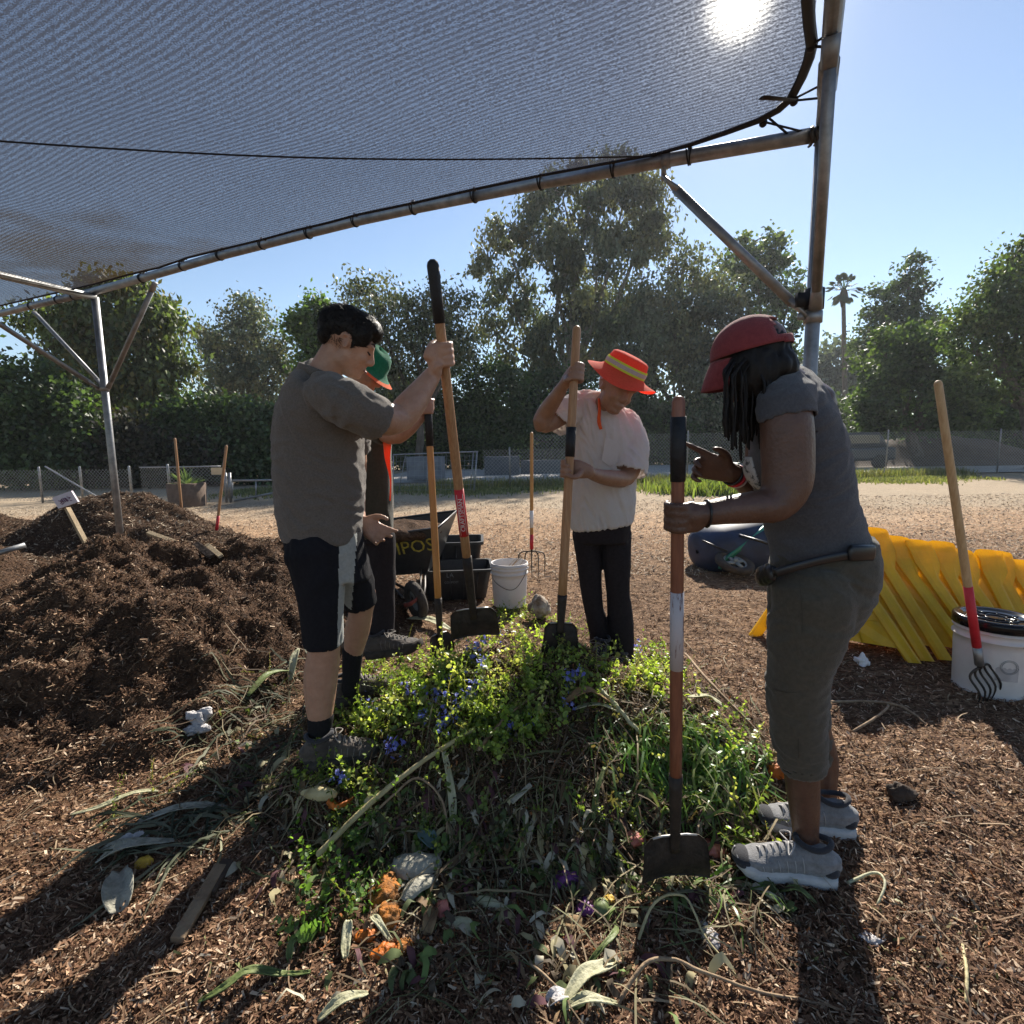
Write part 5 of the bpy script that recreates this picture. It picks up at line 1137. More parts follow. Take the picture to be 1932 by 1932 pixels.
    # sneakers
    for hl, te, lc in ((G(1566, 1662, -.005), G(1390, 1636, -.005), 0), (G(1600, 1570, -.005), G(1436, 1556, -.005), 1)):
        s_ = shoe(t, hl, te, 0, .050, .085, M_sneak, M_snsole, lace=M_lace2, sole_h=.026)
        h = A(hl); dd = A(te)-h; L = np.linalg.norm(dd); dd /= L; u = A((0, 0, 1)); u = u-dd*np.dot(u, dd); sd_ = np.cross(u, dd)
        mb = MB(); mb.ell(h+dd*L*.94+u*.040, (.032, .046, .022), np.stack([dd, sd_, u], 1), 16, 10); mb.build('toe_cap', M_sndark, s_); mb = MB(); mb.ell(h+dd*L*.03+u*.048, (.030, .043, .024), np.stack([dd, sd_, u], 1), 16, 10); mb.build('heel_counter', M_sndark, s_)
# ------------------------------------------------------------------ shovels and forks
M_wood = mat('ash_handle', (.30, .155, .07), .5, (.44, .25, .125), 10, bump=.15, bscale=40, stretch=(12, 12, .8), spec=.4)
M_woodO = mat('amber_handle', (.42, .19, .05), .42, (.52, .26, .08), 8, bump=.1, bscale=40, stretch=(12, 12, .8), spec=.45)
M_woodR = mat('dark_red_handle', (.16, .055, .032), .4, (.25, .095, .05), 9, bump=.12, bscale=40, stretch=(12, 12, .8), spec=.5)
M_woodP = mat('pale_handle', (.42, .27, .13), .6, (.55, .38, .21), 8, bump=.15, bscale=40, stretch=(10, 10, .7))
M_tape = mat('grip_tape', (.014, .015, .018), .55, bump=.3, bscale=60)
M_steel = mat('dark_steel', (.016, .014, .013), .6, (.05, .038, .03), 18, metal=.3, bump=.3, bscale=50)
M_edge = mat('worn_steel', (.35, .34, .33), .4, metal=.7)
M_redp = mat('red_paint', (.50, .018, .03), .45, (.58, .03, .045), 20)
M_peel = mat('peeling_label', (.13, .05, .035), .6, (.46, .43, .45), 7, stretch=(8, 8, 1.3), ramp=(.40, .46))
M_wht = mat('white_print', (.7, .66, .64), .6)
def shaft_pt(sh, py):
    a, b = A(sh[0]), A(sh[1]); lo, hi = 0, 1
    for _ in range(40):
        m = (lo+hi)/2
        if proj(a+(b-a)*m)[1] > py: hi = m
        else: lo = m
    return Vector(a+(b-a)*lo)
SH1 = (W(817, 503, 1.92), W(892, 1150, 2.29))
SH2 = (W(1088, 622, 2.28), W(1058, 1176, 2.20))
SH3 = (W(806, 748, 2.60), W(830, 1196, 2.52))
SH4 = (W(1280, 758, 1.31), W(1274, 1580, 1.40))
def text_mesh(body, size, ext=.0006):
    cu = bpy.data.curves.new('txt', 'FONT'); cu.body = body; cu.size = size; cu.extrude = ext; cu.align_x = 'CENTER'; cu.align_y = 'CENTER'; cu.resolution_u = 2
    o = bpy.data.objects.new('txt', cu); C.objects.link(o); dg = bpy.context.evaluated_depsgraph_get(); dg.update(); me = bpy.data.meshes.new_from_object(o.evaluated_get(dg))
    V = np.array([v.co[:] for v in me.vertices]); F = [tuple(p.vertices) for p in me.polygons]; bpy.data.objects.remove(o); bpy.data.curves.remove(cu); bpy.data.meshes.remove(me); return V, F
def put_text(name, body, size, org, xd, yd, m, parent, ext=.0006, sx=1.0):
    V, F = text_mesh(body, size, ext); x = A(xd)/np.linalg.norm(xd); y = A(yd); y = y-x*np.dot(x, y); y /= np.linalg.norm(y); z = np.cross(x, y)
    return obj(name, A(org)+V[:, :1]*x*sx+V[:, 1:2]*y+V[:, 2:3]*z, F, m, parent, smooth=False)
def shovel(name, label, sh, m, bw, bl, nrm, sock_px, r=.018, grip=None, bands=(), blade_roll=0.0, taper=.8, group=None, cat='shovel', fork=False, shape='square', drop=0.0):
    a, b = A(sh[0]), A(sh[1]); ax = (b-a); L = np.linalg.norm(ax); ax /= L
    t = thing(name, label, cat, tuple(b+ax*bl), group)
    sp = A(shaft_pt(sh, sock_px)); ls = np.linalg.norm(sp-a)
    mb = MB(); mb.tube([a, a+ax*.3, a+ax*ls*.7, sp+ax*.04], [r*.92, r*.95, r, r*.98], 16, round0=True, sub=2); mb.build('handle', m, t)
    if grip:
        g0, g1 = A(shaft_pt(sh, grip[0])), A(shaft_pt(sh, grip[1])); mb = MB()
        if grip[0] <= 760 and len(grip) > 2: g0 = a-ax*.004
        mb.tube([g0, g0*.5+g1*.5, g1], [r*1.12, r*1.1, r*1.08], 16, round0=len(grip) > 2, sub=1); mb.build('grip', M_tape, t)
    for p0, p1, mm in bands:
        g0, g1 = A(shaft_pt(sh, p0)), A(shaft_pt(sh, p1)); mb = MB(); mb.tube([g0, g1], [r*1.035]*2, 16); mb.build('label_band', mm, t)
    n = A(nrm); n = n-ax*np.dot(n, ax); n /= np.linalg.norm(n); w = np.cross(ax, n)
    if not fork:
        mb = MB(); mb.tube([sp, sp*.5+b*.5, b, b+ax*.05], [(r*1.12, r*1.12), (r*1.0, r*1.0), (r*.85, r*.75), (r*.9, r*.35)], 14, ref=w, sub=2, power=2); mb.build('socket', M_steel, t)
        mb = MB(); nu, nv = 13, 12; top = []; 
        def bp(u, v):
            k = .035/bl; wd = bw/2*(taper+(1-taper)*min(1, v*1.2)) if shape == 'square' else bw/2*(1-.8*max(0, v-.5)**2)
            cut = .18*bw*max(0, 1-v/(.12)) ; x = u*(wd-cut*.55*(v < .12))
            dish = .020*(u*u)*(.5+.5*v)+.012*math.sin(v*3.1)
            return b+ax*(v*bl-.004*abs(u)**4*0)+w*x+n*(dish-.012)
        V = [bp(-1+2*i/(nu-1), (j/(nv-1))**1.1) for j in range(nv) for i in range(nu)]
        V = np.array(V); k = len(V); V2 = V-n*.0028
        F = [(j*nu+i, j*nu+i+1, (j+1)*nu+i+1, (j+1)*nu+i) for j in range(nv-1) for i in range(nu-1)]
        Fb = [tuple(q+k for q in f[::-1]) for f in F]; rim = [j for j in range(nu)]+[j*nu+nu-1 for j in range(1, nv)]+[(nv-1)*nu+i for i in range(nu-2, -1, -1)]+[j*nu for j in range(nv-2, 0, -1)]
        Fr = [(rim[i], rim[(i+1) % len(rim)], rim[(i+1) % len(rim)]+k, rim[i]+k) for i in range(len(rim))]
        bl_ = obj('blade', np.vstack([V, V2]), F+Fb+Fr, M_steel, t)
        mb = MB(); mb.tube([bp(-.92, 0)+n*.002, bp(-.5, 0)+n*.002, bp(.5, 0)+n*.002, bp(.92, 0)+n*.002], [.0035]*4, 6); mb.build('tread', M_edge if name != 'x' else M_edge, bl_)
    return t, a, b, ax, n, w
SHV = 'shovels held by the four people'
s1 = shovel('shovel', 'long shovel with red lettered band and wide black blade at the grey polo', SH1, M_wood, .225, .15, (.05, -1, .12), 1050, .0195, grip=(500, 610, 1), bands=((922, 1010, M_redp),), group=SHV, taper=.92)
def band_text(s, p0, p1, body, sz, right):
    t, a, b, ax, n, w = s; sh = (a, b); mid = A(shaft_pt(SH1, (p0+p1)/2)); cam3 = A((0, 0, CAMH)); v = cam3-mid; v -= ax*np.dot(v, ax); v /= np.linalg.norm(v); sdv = np.cross(ax, v)
    o = put_text('lettering', body, sz, mid+v*.0212, -ax*1.0, sdv, M_wht, t, .0003)
    for k in (-1, 1): mb = MB(); mb.tube([mid-ax*.092+v*.0200+sdv*.0125*k, mid+ax*.092+v*.0200+sdv*.0125*k], .0009, 5); mb.build('lettering_border', M_wht, t)
band_text(s1, 938, 1000, 'CRAFTSMAN', .026, 0)
shovel('shovel', 'shovel with black grip and small square blade at the white shirt', SH2, M_wood, .165, .135, (.15, -1, .12), 1122, .0195, grip=(806, 862), group=SHV, taper=.85)
shovel('shovel', 'amber handled shovel with black upper grip held at the green hat', SH3, M_woodO, .17, .12, (.75, -.62, .1), 1128, .0175, grip=(750, 842, 1), group=SHV)
s4 = shovel('shovel', 'dark red handled shovel with peeling white label and broad rounded blade', SH4, M_woodR, .205, .145, (.04, -1, .1), 1462, .0175, grip=(786, 908), bands=((1116, 1262, M_peel),), group=SHV, taper=.90)
def fork(label, top, bot, m, bands, tines, tl, tw, nrm=(0, -1, 0), r=.017, bend=.02, group=None, neck=.05, cat='garden fork', name='garden_fork'):
    a, b = A(top), A(bot); ax = b-a; L = np.linalg.norm(ax); ax /= L; t = thing(name, label, cat, tuple(b+ax*tl), group)
    mb = MB(); mb.tube([a, a+ax*L*.5, b], [r*.9, r, r*.95], 12, round0=True, sub=2); mb.build('handle', m, t)
    for f0, f1, mm in bands: mb = MB(); mb.tube([a+ax*L*f0, a+ax*L*f1], r*1.05, 12); mb.build('paint_band', mm, t)
    n = A(nrm); n = n-ax*np.dot(n, ax); n /= np.linalg.norm(n); w = np.cross(ax, n); hd = MB()
    hd.tube([b-ax*.02, b+ax*neck*.6], [r*.8, r*.55], 10)
    for k in range(tines):
        u = (k-(tines-1)/2)/((tines-1)/2); x = u*tw/2; s = b+ax*neck
        hd.tube([b+ax*neck*.4, b+ax*(neck*.55)+w*x*.7, s+w*x+ax*.015, s+w*x+ax*tl*.5+n*bend, s+w*x*1.02+ax*tl+n*bend*.2], [.0055, .0055, .0055, .005, .002], 8, sub=4)
    hd.build('tines', M_blkmetal, t); return t
FK = 'forks and shovels standing in the yard'
g_ = G(1003, 1040); fork('upright fork with a red socket and white band behind the white bucket', W(1003, 818, 4.9), W(1003, 1036, 4.9), M_woodO, [(.66, .81, M_wht), (.87, 1.0, M_redp)], 5, .22, .25, group=FK, bend=.03)
fork('fork with red lower handle standing nearer the left pole', W(330, 828, 7.2), W(345, 985, 7.2), M_wood, [(.84, 1.0, M_redp)], 4, .2, .2, group=FK, bend=.01)
fork('fork with red lower handle standing beside the fence sign', W(427, 842, 6.4), W(408, 1005, 6.4), M_wood, [(.80, 1.0, M_redp)], 4, .2, .2, group=FK, bend=.01)
fork('cultivating fork with worn pale handle and red ferrule propped on the lidded bucket', W(1770, 724, 2.42), W(1848, 1254, 2.50), M_woodP, [(.70, .93, M_redp), (.93, 1.0, M_galv)], 5, .175, .14, nrm=(.25, -1, 0), r=.0185, bend=.035, neck=.035, cat='fork')
man_polo(); person_white(); person_green(); person_cap()
# ------------------------------------------------------------------ yard objects
M_blkpl = mat('black_plastic', (.014, .014, .016), .42, (.026, .026, .028), 25, spec=.5, bump=.1, bscale=80)
M_whpl = mat('white_plastic', (.66, .62, .60), .45, (.72, .69, .66), 12, trans=.12, tcol=(.8, .72, .62), spec=.4)
M_yel = mat('yellow_plastic', (.72, .54, .04), .36, (.90, .70, .05), 5, trans=.5, tcol=(1.0, .84, .08), spec=.4, bump=.1, bscale=40)
M_ypaint = mat('yellow_paint', (.42, .34, .04), .7, (.16, .13, .03), 30)
M_greyp = mat('grey_stencil', (.20, .22, .23), .7)
M_rust = mat('rusty_red', (.22, .03, .02), .6, (.10, .03, .02), 20)
M_tyre = mat('tyre', (.030, .026, .023), .9, (.075, .058, .045), 20, bump=.5, bscale=60)
M_rim = mat('grey_rim', (.17, .18, .17), .6, (.26, .27, .26), 20)
M_blue = mat('blue_tray', (.008, .014, .035), .62, (.02, .035, .085), 6, spec=.5)
M_green = mat('green_steel', (.015, .16, .115), .45, (.03, .22, .16), 15, spec=.5)
M_board = mat('weathered_wood', (.30, .22, .13), .85, (.46, .36, .23), 7, bump=.4, bscale=40, stretch=(6, 6, 1))
M_boardd = mat('dark_wood', (.035, .022, .015), .85, (.07, .045, .03), 12, bump=.4, bscale=40)
def bucket(name, label, base, h, r0, r1, lid=False, group=None):
    t = thing(name, label, 'bucket', tuple(base), group); b = Vector(base)
    prof = [(.001, .004), (r0*.9, .004), (r0, 0), (r0+.002, .006)]
    for k in range(8): prof.append((r0+(r1-r0)*k/8*.95, .01+h*.72*k/8))
    rr = lambda q: r0+(r1-r0)*q
    prof += [(rr(.74), h*.755), (rr(.74)+.011, h*.76), (rr(.74)+.011, h*.775), (rr(.76), h*.785), (rr(.85), h*.86), (rr(.85)+.009, h*.865), (rr(.86)+.009, h*.88), (rr(.87), h*.89), (rr(.93), h*.94), (rr(.93)+.008, h*.945), (rr(.93)+.008, h*.96), (r1, h*.965), (r1+.004, h), (r1-.003, h+.001), (r1-.005, h*.97), (rr(.5)-.005, h*.5), (r0-.004, .008), (.001, .008)]
    V, F = lathe(b, prof, 48); obj('shell', V, F, M_whpl, t)
    ears = [b+Vector((r1*math.cos(a), r1*math.sin(a), h*.88)) for a in (R_(-10), R_(170))]
    return t, b, ears, prof
bw = G(962, 1140, 0); t, b, ears, _ = bucket('bucket', 'open white bucket holding twigs beside the black tubs', bw, .36, .135, .150, group='white buckets')
mb = MB(); mb.tube([ears[1], ears[1]+Vector((.02, -.10, -.09)), Vector((b.x-.03, b.y-.165, .175)), Vector((b.x+.05, b.y-.16, .18)), ears[0]+Vector((-.03, -.10, -.05)), ears[0]], .0026, 6, sub=5); mb.build('bail', M_blkmetal, t)
mb = MB(); 
for e in ears: mb.ell(e, (.014, .014, .014), nu=10, nv=7)
mb.build('ear', M_whpl, t)
def twig(name, label, pts, r, m, group=None, cat='stick', br=()):
    mb = MB(); mb.tube(pts, r if not np.isscalar(r) else [r, r*.9, r*.6][:len(pts)] if len(pts) == 3 else r, 8, sub=3, round0=True, round1=True)
    for q in br: mb.tube(q, [.004, .003, .0015][:len(q)], 6, sub=3)
    V, F = mb.get(); V = V+np.array([[mn.noise(Vector(v)*30)*.0012]*3 for v in V]); o = obj(name, V, F, m, base=tuple(pts[0])); tag(o, label, cat, group); return o
M_twig = mat('twig', (.20, .13, .08), .9, (.34, .25, .16), 30, bump=.3)
for k in range(5):
    a = b+Vector((random.uniform(-.08, .04), random.uniform(-.06, .06), .24)); e = b+Vector((random.uniform(.02, .15), random.uniform(-.1, .06), random.uniform(.39, .47)))
    twig('twig', 'thin dry twig poking out of the open white bucket', [a, a*.5+e*.5+Vector((0, .01, .015)), e], [.003, .0025, .001], M_twig, 'twigs in the open bucket', 'twig')
# big lidded bucket
bl = G(1866, 1296, 0); bl.z = -.01
t, b, ears, _ = bucket('bucket', 'white bucket with glossy black lid at the right edge behind the fork', bl, .39, .155, .168, group='white buckets')
V, F = lathe(b, [(.001, .392), (.10, .392), (.115, .396), (.130, .396), (.138, .404), (.166, .406), (.177, .400), (.180, .388), (.180, .355), (.174, .352), (.172, .364)], 56); obj('lid', V, F, mat('lid_black', (.008, .008, .009), .14, spec=.25), t)
mb = MB()
for rr_ in (.045, .085): mb.tube([b+Vector((rr_*math.cos(q), rr_*math.sin(q), .394)) for q in np.linspace(0, 6.283, 33)], .004, 6)
for q in np.linspace(0, 6.283, 9)[:-1]: mb.tube([b+Vector((.045*math.cos(q), .045*math.sin(q), .394)), b+Vector((.115*math.cos(q), .115*math.sin(q), .396))], .003, 5)
mb.build('lid_rib', MATS['lid_black'], t)
mb = MB(); p0 = b+Vector((-.02, -.170, .30)); mb.tube([p0, b+Vector((.05, -.173, .26)), b+Vector((.10, -.165, .19)), b+Vector((.135, -.13, .145))], .003, 6, sub=4); mb.build('bail', M_blkmetal, t)
mb = MB(); mb.tube([b+Vector((.125, -.14, .15)), b+Vector((.150, -.12, .13))], .010, 10); mb.build('bail_grip', M_whpl, t)
def patch(center, r, a0, a1, z0, z1, m, name, par, nn=14):
    V = []; 
    for z in (z0, z1):
        for k in range(nn): a = a0+(a1-a0)*k/(nn-1); V.append((center[0]+r*math.cos(a), center[1]+r*math.sin(a), center[2]+z))
    F = [(k, k+1, nn+k+1, nn+k) for k in range(nn-1)]; return obj(name, V, F, m, par)
patch(b, .1622, R_(-128), R_(-95), .11, .27, mat('faded_label', (.50, .47, .46), .6, (.34, .31, .31), 9, detail=2), 'label', t)
mb = MB(); a = R_(-110); c0 = b+Vector((.1645*math.cos(a), .1645*math.sin(a), .185)); sx_ = Vector((-math.sin(a), math.cos(a), 0))
for rr_ in (.036, .030): mb.tube([c0+sx_*rr_*math.cos(q)+Vector((0, 0, rr_*math.sin(q))) for q in np.linspace(0, 6.283, 25)], .0012, 5)
mb.build('label_emblem', M_greyp, t)
patch(b, .1628, R_(-55), R_(-38), .15, .25, mat('faded_label', (.5, .5, .5)), 'label', t)

# black tubs and wheelbarrow
def tub(name, label, c, sx, sy, h, taper, yaw, group=None, th=.006, rim=.022, cat='tub', z0=0.0, ribs=True):
    t = thing(name, label, cat, (c[0], c[1], z0), group); cs_, sn_ = math.cos(yaw), math.sin(yaw)
    def ring(k, z, e=0, n=10):
        ax, ay = sx/2*k+e, sy/2*k+e; rc = .05; P = []
        for qx, qy, a0 in ((1, 1, 0), (-1, 1, 90), (-1, -1, 180), (1, -1, 270)):
            for j in range(n): a = R_(a0+90*j/(n-1)); x = qx*(ax-rc)+rc*math.cos(a); y = qy*(ay-rc)+rc*math.sin(a); P.append((c[0]+x*cs_-y*sn_, c[1]+x*sn_+y*cs_, z0+z))
        return P
    R = [ring(taper, 0), ring(taper+(1-taper)*.5, h*.5), ring(1, h*.93), ring(1, h*.93, rim), ring(1, h, rim), ring(1, h, rim-.004), ring(1, h, -.004), ring(taper+(1-taper)*.5, h*.5, -th), ring(taper, th*2, -th)]
    n = len(R[0]); V = [p for q in R for p in q]; F = [(i*n+j, i*n+(j+1) % n, (i+1)*n+(j+1) % n, (i+1)*n+j) for i in range(len(R)-1) for j in range(n)]; F += [tuple(range(n-1, -1, -1)), tuple((len(R)-1)*n+j for j in range(n))]
    obj('shell', V, F, M_blkpl, t, smooth=False); 
    if ribs:
        mb = MB()
        for u in (-.62, -.2, .22, .62):
            for s in (-1,):
                lo = Vector((u*sx/2*taper, s*(sy/2*taper+.002), .01)); hi = Vector((u*sx/2, s*(sy/2+.002), h*.92)); f = lambda v: Vector((c[0]+v.x*cs_-v.y*sn_, c[1]+v.x*sn_+v.y*cs_, z0+v.z)); mb.tube([f(lo), f(hi)], .005, 6)
        mb.build('rib', M_blkpl, t)
    return t
tb = G(858, 1118, 0); YT = 4.55
c1 = W(862, 1085, YT); t1_ = tub('tub', 'lower black storage tub with grey stencilled letters LA', (c1.x, YT), .60, .42, .27, .84, .10, 'black tubs in the yard')
c2 = W(848, 1030, YT+.45); t2_ = tub('tub', 'upper black tub set back behind the lettered wheelbarrow', (c2.x, YT+.50), .62, .42, .42, .82, .06, 'black tubs in the yard', z0=.0)
fx, fy = math.cos(.10), math.sin(.10)
put_text('stencil', 'LA', .055, W(849, 1086, YT-.212), (fx, fy, 0), (0, -.09, 1), M_greyp, t1_); put_text('stencil', 'COMPOST', .026, W(852, 1099, YT-.204), (fx, fy, 0), (0, -.09, 1), M_greyp, t1_)
# wheelbarrow with painted letters, wheel towards the photographer
YW = 3.95
wc = W(780, 1110, YW); wbz = 0
wbt = thing('wheelbarrow', 'black wheelbarrow painted with yellow letters, its wheel facing the photographer', 'wheelbarrow', (wc.x, YW, 0))
fl = [W(690, 1022, YW+.18), W(822, 998, YW+.18)]; 
def q3(x, y, Y): return A(W(x, y, Y))
tl, trr, bl_, br_ = q3(664, 1018, YW+.12), q3(826, 996, YW+.12), q3(706, 1088, YW+.28), q3(806, 1080, YW+.28)
dv = A((.06, .72, .05)); sh_ = [tl, trr, br_, bl_]; bk = [tl+dv+A((-.03, 0, 0)), trr+dv+A((.02, 0, 0)), br_+dv*.75, bl_+dv*.75]
mb = MB(); inn = [p+A((0, .012, .0)) for p in sh_]
V = sh_+bk; mb.add(V, [(0, 3, 2, 1), (1, 2, 6, 5), (3, 7, 6, 2), (0, 4, 7, 3), (4, 5, 6, 7)]); o = mb.build('tray', M_blkpl, wbt, smooth=False); so_ = o.modifiers.new('shell', 'SOLIDIFY'); so_.thickness = .008; so_.offset = 0
mb = MB(); mb.tube([tl, trr, bk[1], bk[0], tl], .011, 8); mb.build('tray_rim', M_blkpl, wbt)
xd = trr-tl; nrm_ = np.cross(xd, bl_-tl); nrm_ /= np.linalg.norm(nrm_); nrm_ *= -np.sign(nrm_[1])*1.0
put_text('lettering', 'COMPOS', .17, q3(747, 1036, YW+.16)+nrm_*.010, xd, tl-bl_, M_ypaint, wbt, .001, sx=.90)
wx = W(784, 1112, YW-.10); wx.z = .155
V, F = lathe(wx+Vector((0, 0, 0))-Vector((.0, 0, 0)), [(.085, -.026), (.13, -.036), (.150, -.022), (.155, 0), (.150, .022), (.13, .036), (.085, .026), (.075, 0), (.085, -.026)], 36, axis=(.80, .55, .18)); obj('tyre', V, F, M_tyre, wbt)
ax_ = A((.80, .55, .18)); ax_ /= np.linalg.norm(ax_); a_, b_, _ = frame_of(ax_)
mb = MB(); V, F = lathe(wx, [(.09, -.012), (.02, -.018), (.02, .018), (.09, .012)], 24, axis=tuple(ax_)); mb.add(V, F); mb.tube([A(wx)-ax_*.06, A(wx)+ax_*.06], .010, 8); mb.build('rim', M_rim, wbt)
mb = MB(); 
for s in (-1, 1):
    e = A(wx)+ax_*.06*s; mb.tube([e, e+A((-.04*s*0, .1, .06)), A(bl_ if s < 0 else br_)+A((.03*-s, .05, -.01))], .012, 8, sub=2)
    mb.tube([A(wx)+ax_*.07*s+A((0, -.15, .09)), A(bl_ if s < 0 else br_)+A((.05*-s, .0, .04))], .008, 8)
mb.build('frame', M_blkmetal, wbt)
mb = MB(); mb.tube([A(wx)-ax_*.075+A((0, -.10, .02)), A(wx)+A((.0, -.175, .03)), A(wx)+ax_*.075+A((0, -.10, .05))], [(.016, .004)]*3, 8, ref=(0, 0, 1), sub=3); mb.build('wheel_guard', M_rust, wbt)
mb = MB(); tc_ = (A(tl)+A(trr))/2+dv*.4; V, F = ellipsoid(tc_+A((.02, -.05, -.035)), (.30, .30, .075), None, 40, 16); V = np.array([v+A((0, 0, mn.noise(Vector(v)*14)*.03+mn.noise(Vector(v)*50)*.012)) for v in V]); mb.add(V, F); o = mb.build('compost_load', M_heap, None, base=tuple(tc_)); tag(o, 'dark compost load heaped in the lettered wheelbarrow', 'compost')
# crumpled brown lump by the bucket
V, F = ellipsoid(G(1018, 1152, .05)+Vector((0, 0, .02)), (.085, .07, .075), None, 30, 20); V = np.array([v+(A(v)-A(G(1018, 1152, .05)))*(.35*mn.noise(Vector(v)*17)+.25*mn.noise(Vector(v)*40)) for v in V]); o = obj('stump_chunk', V, F, mat('stump', (.16, .10, .06), .9, (.50, .44, .36), 9, bump=.6, bscale=40), base=tuple(G(1018, 1152, .05))); tag(o, 'knobbly pale brown stump chunk right of the open white bucket', 'stump')

# tipped blue wheelbarrow with green handles
YB = 5.3; bt = thing('wheelbarrow', 'tipped blue wheelbarrow with green handle bar lying behind the raised hand', 'wheelbarrow', (G(1390, 1078).x, YB, 0))
c = W(1375, 1030, YB+.1)
mb = MB(); prof = []
Vv = []; nU = 26
axw = A((.96, .26, .10)); axw /= np.linalg.norm(axw); a_, b_, _ = frame_of(axw)
for k, (rr, hh, fl_) in enumerate(((.02, -.34, 1), (.12, -.33, 1), (.20, -.29, 1), (.245, -.16, 1), (.265, .05, 1), (.285, .30, 1), (.290, .34, 1), (.275, .34, 1), (.25, .05, 1), (.18, -.26, 1), (.02, -.30, 1))):
    for j in range(nU):
        q = 2*math.pi*j/nU; ca, sa = math.cos(q), math.sin(q); Vv.append(A(c)+A((0, 0, .0))+(axw*hh+(a_*np.sign(ca)*abs(ca)**.8*rr*.92+b_*np.sign(sa)*abs(sa)**.8*rr*1.15))*1.12)
Fq = [(i*nU+j, i*nU+(j+1) % nU, (i+1)*nU+(j+1) % nU, (i+1)*nU+j) for i in range(10) for j in range(nU)]
obj('tray', Vv, Fq, M_blue, bt)
hb = MB(); g0, g1 = W(1362, 1062, YB-.30), W(1452, 988, YB-.10); dgb = (g1-g0).normalized(); hb.box((g0+g1)/2, ((g1-g0).length, .03, .045), np.array(dgb.to_track_quat('X', 'Z').to_matrix())); g2 = g0+Vector((.0, .35, .02)); hb.tube([g0, g0+Vector((-.02, .0, -.06))], .018, 8); hb.build('handle_bar', M_green, bt)
hb = MB(); hb.tube([W(1395, 1010, YB-.2), W(1463, 1029, YB-.34)], .014, 8); hb.tube([W(1325, 1020, YB-.22), W(1372, 1040, YB-.26)], .010, 8); hb.build('brace_bar', M_blkpl, bt)
wa = A(W(1386, 1062, YB-.34)); wax = A((.15, -.35, .92)); V, F = lathe(wa, [(.115, -.025), (.155, -.034), (.182, -.023), (.188, 0), (.182, .023), (.155, .034), (.115, .025), (.105, 0), (.115, -.025)], 32, axis=tuple(wax)); obj('tyre', V, F, M_tyre, bt)
mb = MB(); a_, b_, d_ = frame_of(wax); V, F = lathe(wa, [(.115, .016), (.112, .020), (.095, .012)], 28, axis=tuple(wax)); mb.add(V, F)
for k in range(4):
    q = k*math.pi/2+.4; mb.tube([wa+d_*.012, wa+d_*.012+a_*math.cos(q)*.1+b_*math.sin(q)*.1], [(.012, .03), (.010, .022)], 8, ref=d_)
mb.tube([wa-d_*.02, wa+d_*.05], .022, 12); mb.build('rim', M_rim, bt)
pnl = MB(); p_ = [W(1405, 1035, YB-.1), W(1452, 1005, YB-.05), W(1448, 1062, YB-.1), W(1412, 1078, YB-.14)]; pnl.add([tuple(v) for v in p_]+[tuple(v+Vector((0, .02, 0))) for v in p_], [(0, 3, 2, 1), (4, 5, 6, 7), (0, 1, 5, 4), (1, 2, 6, 5), (2, 3, 7, 6), (3, 0, 4, 7)]); pnl.build('side_panel', mat('grey_green', (.10, .12, .09), .6), bt, smooth=False)

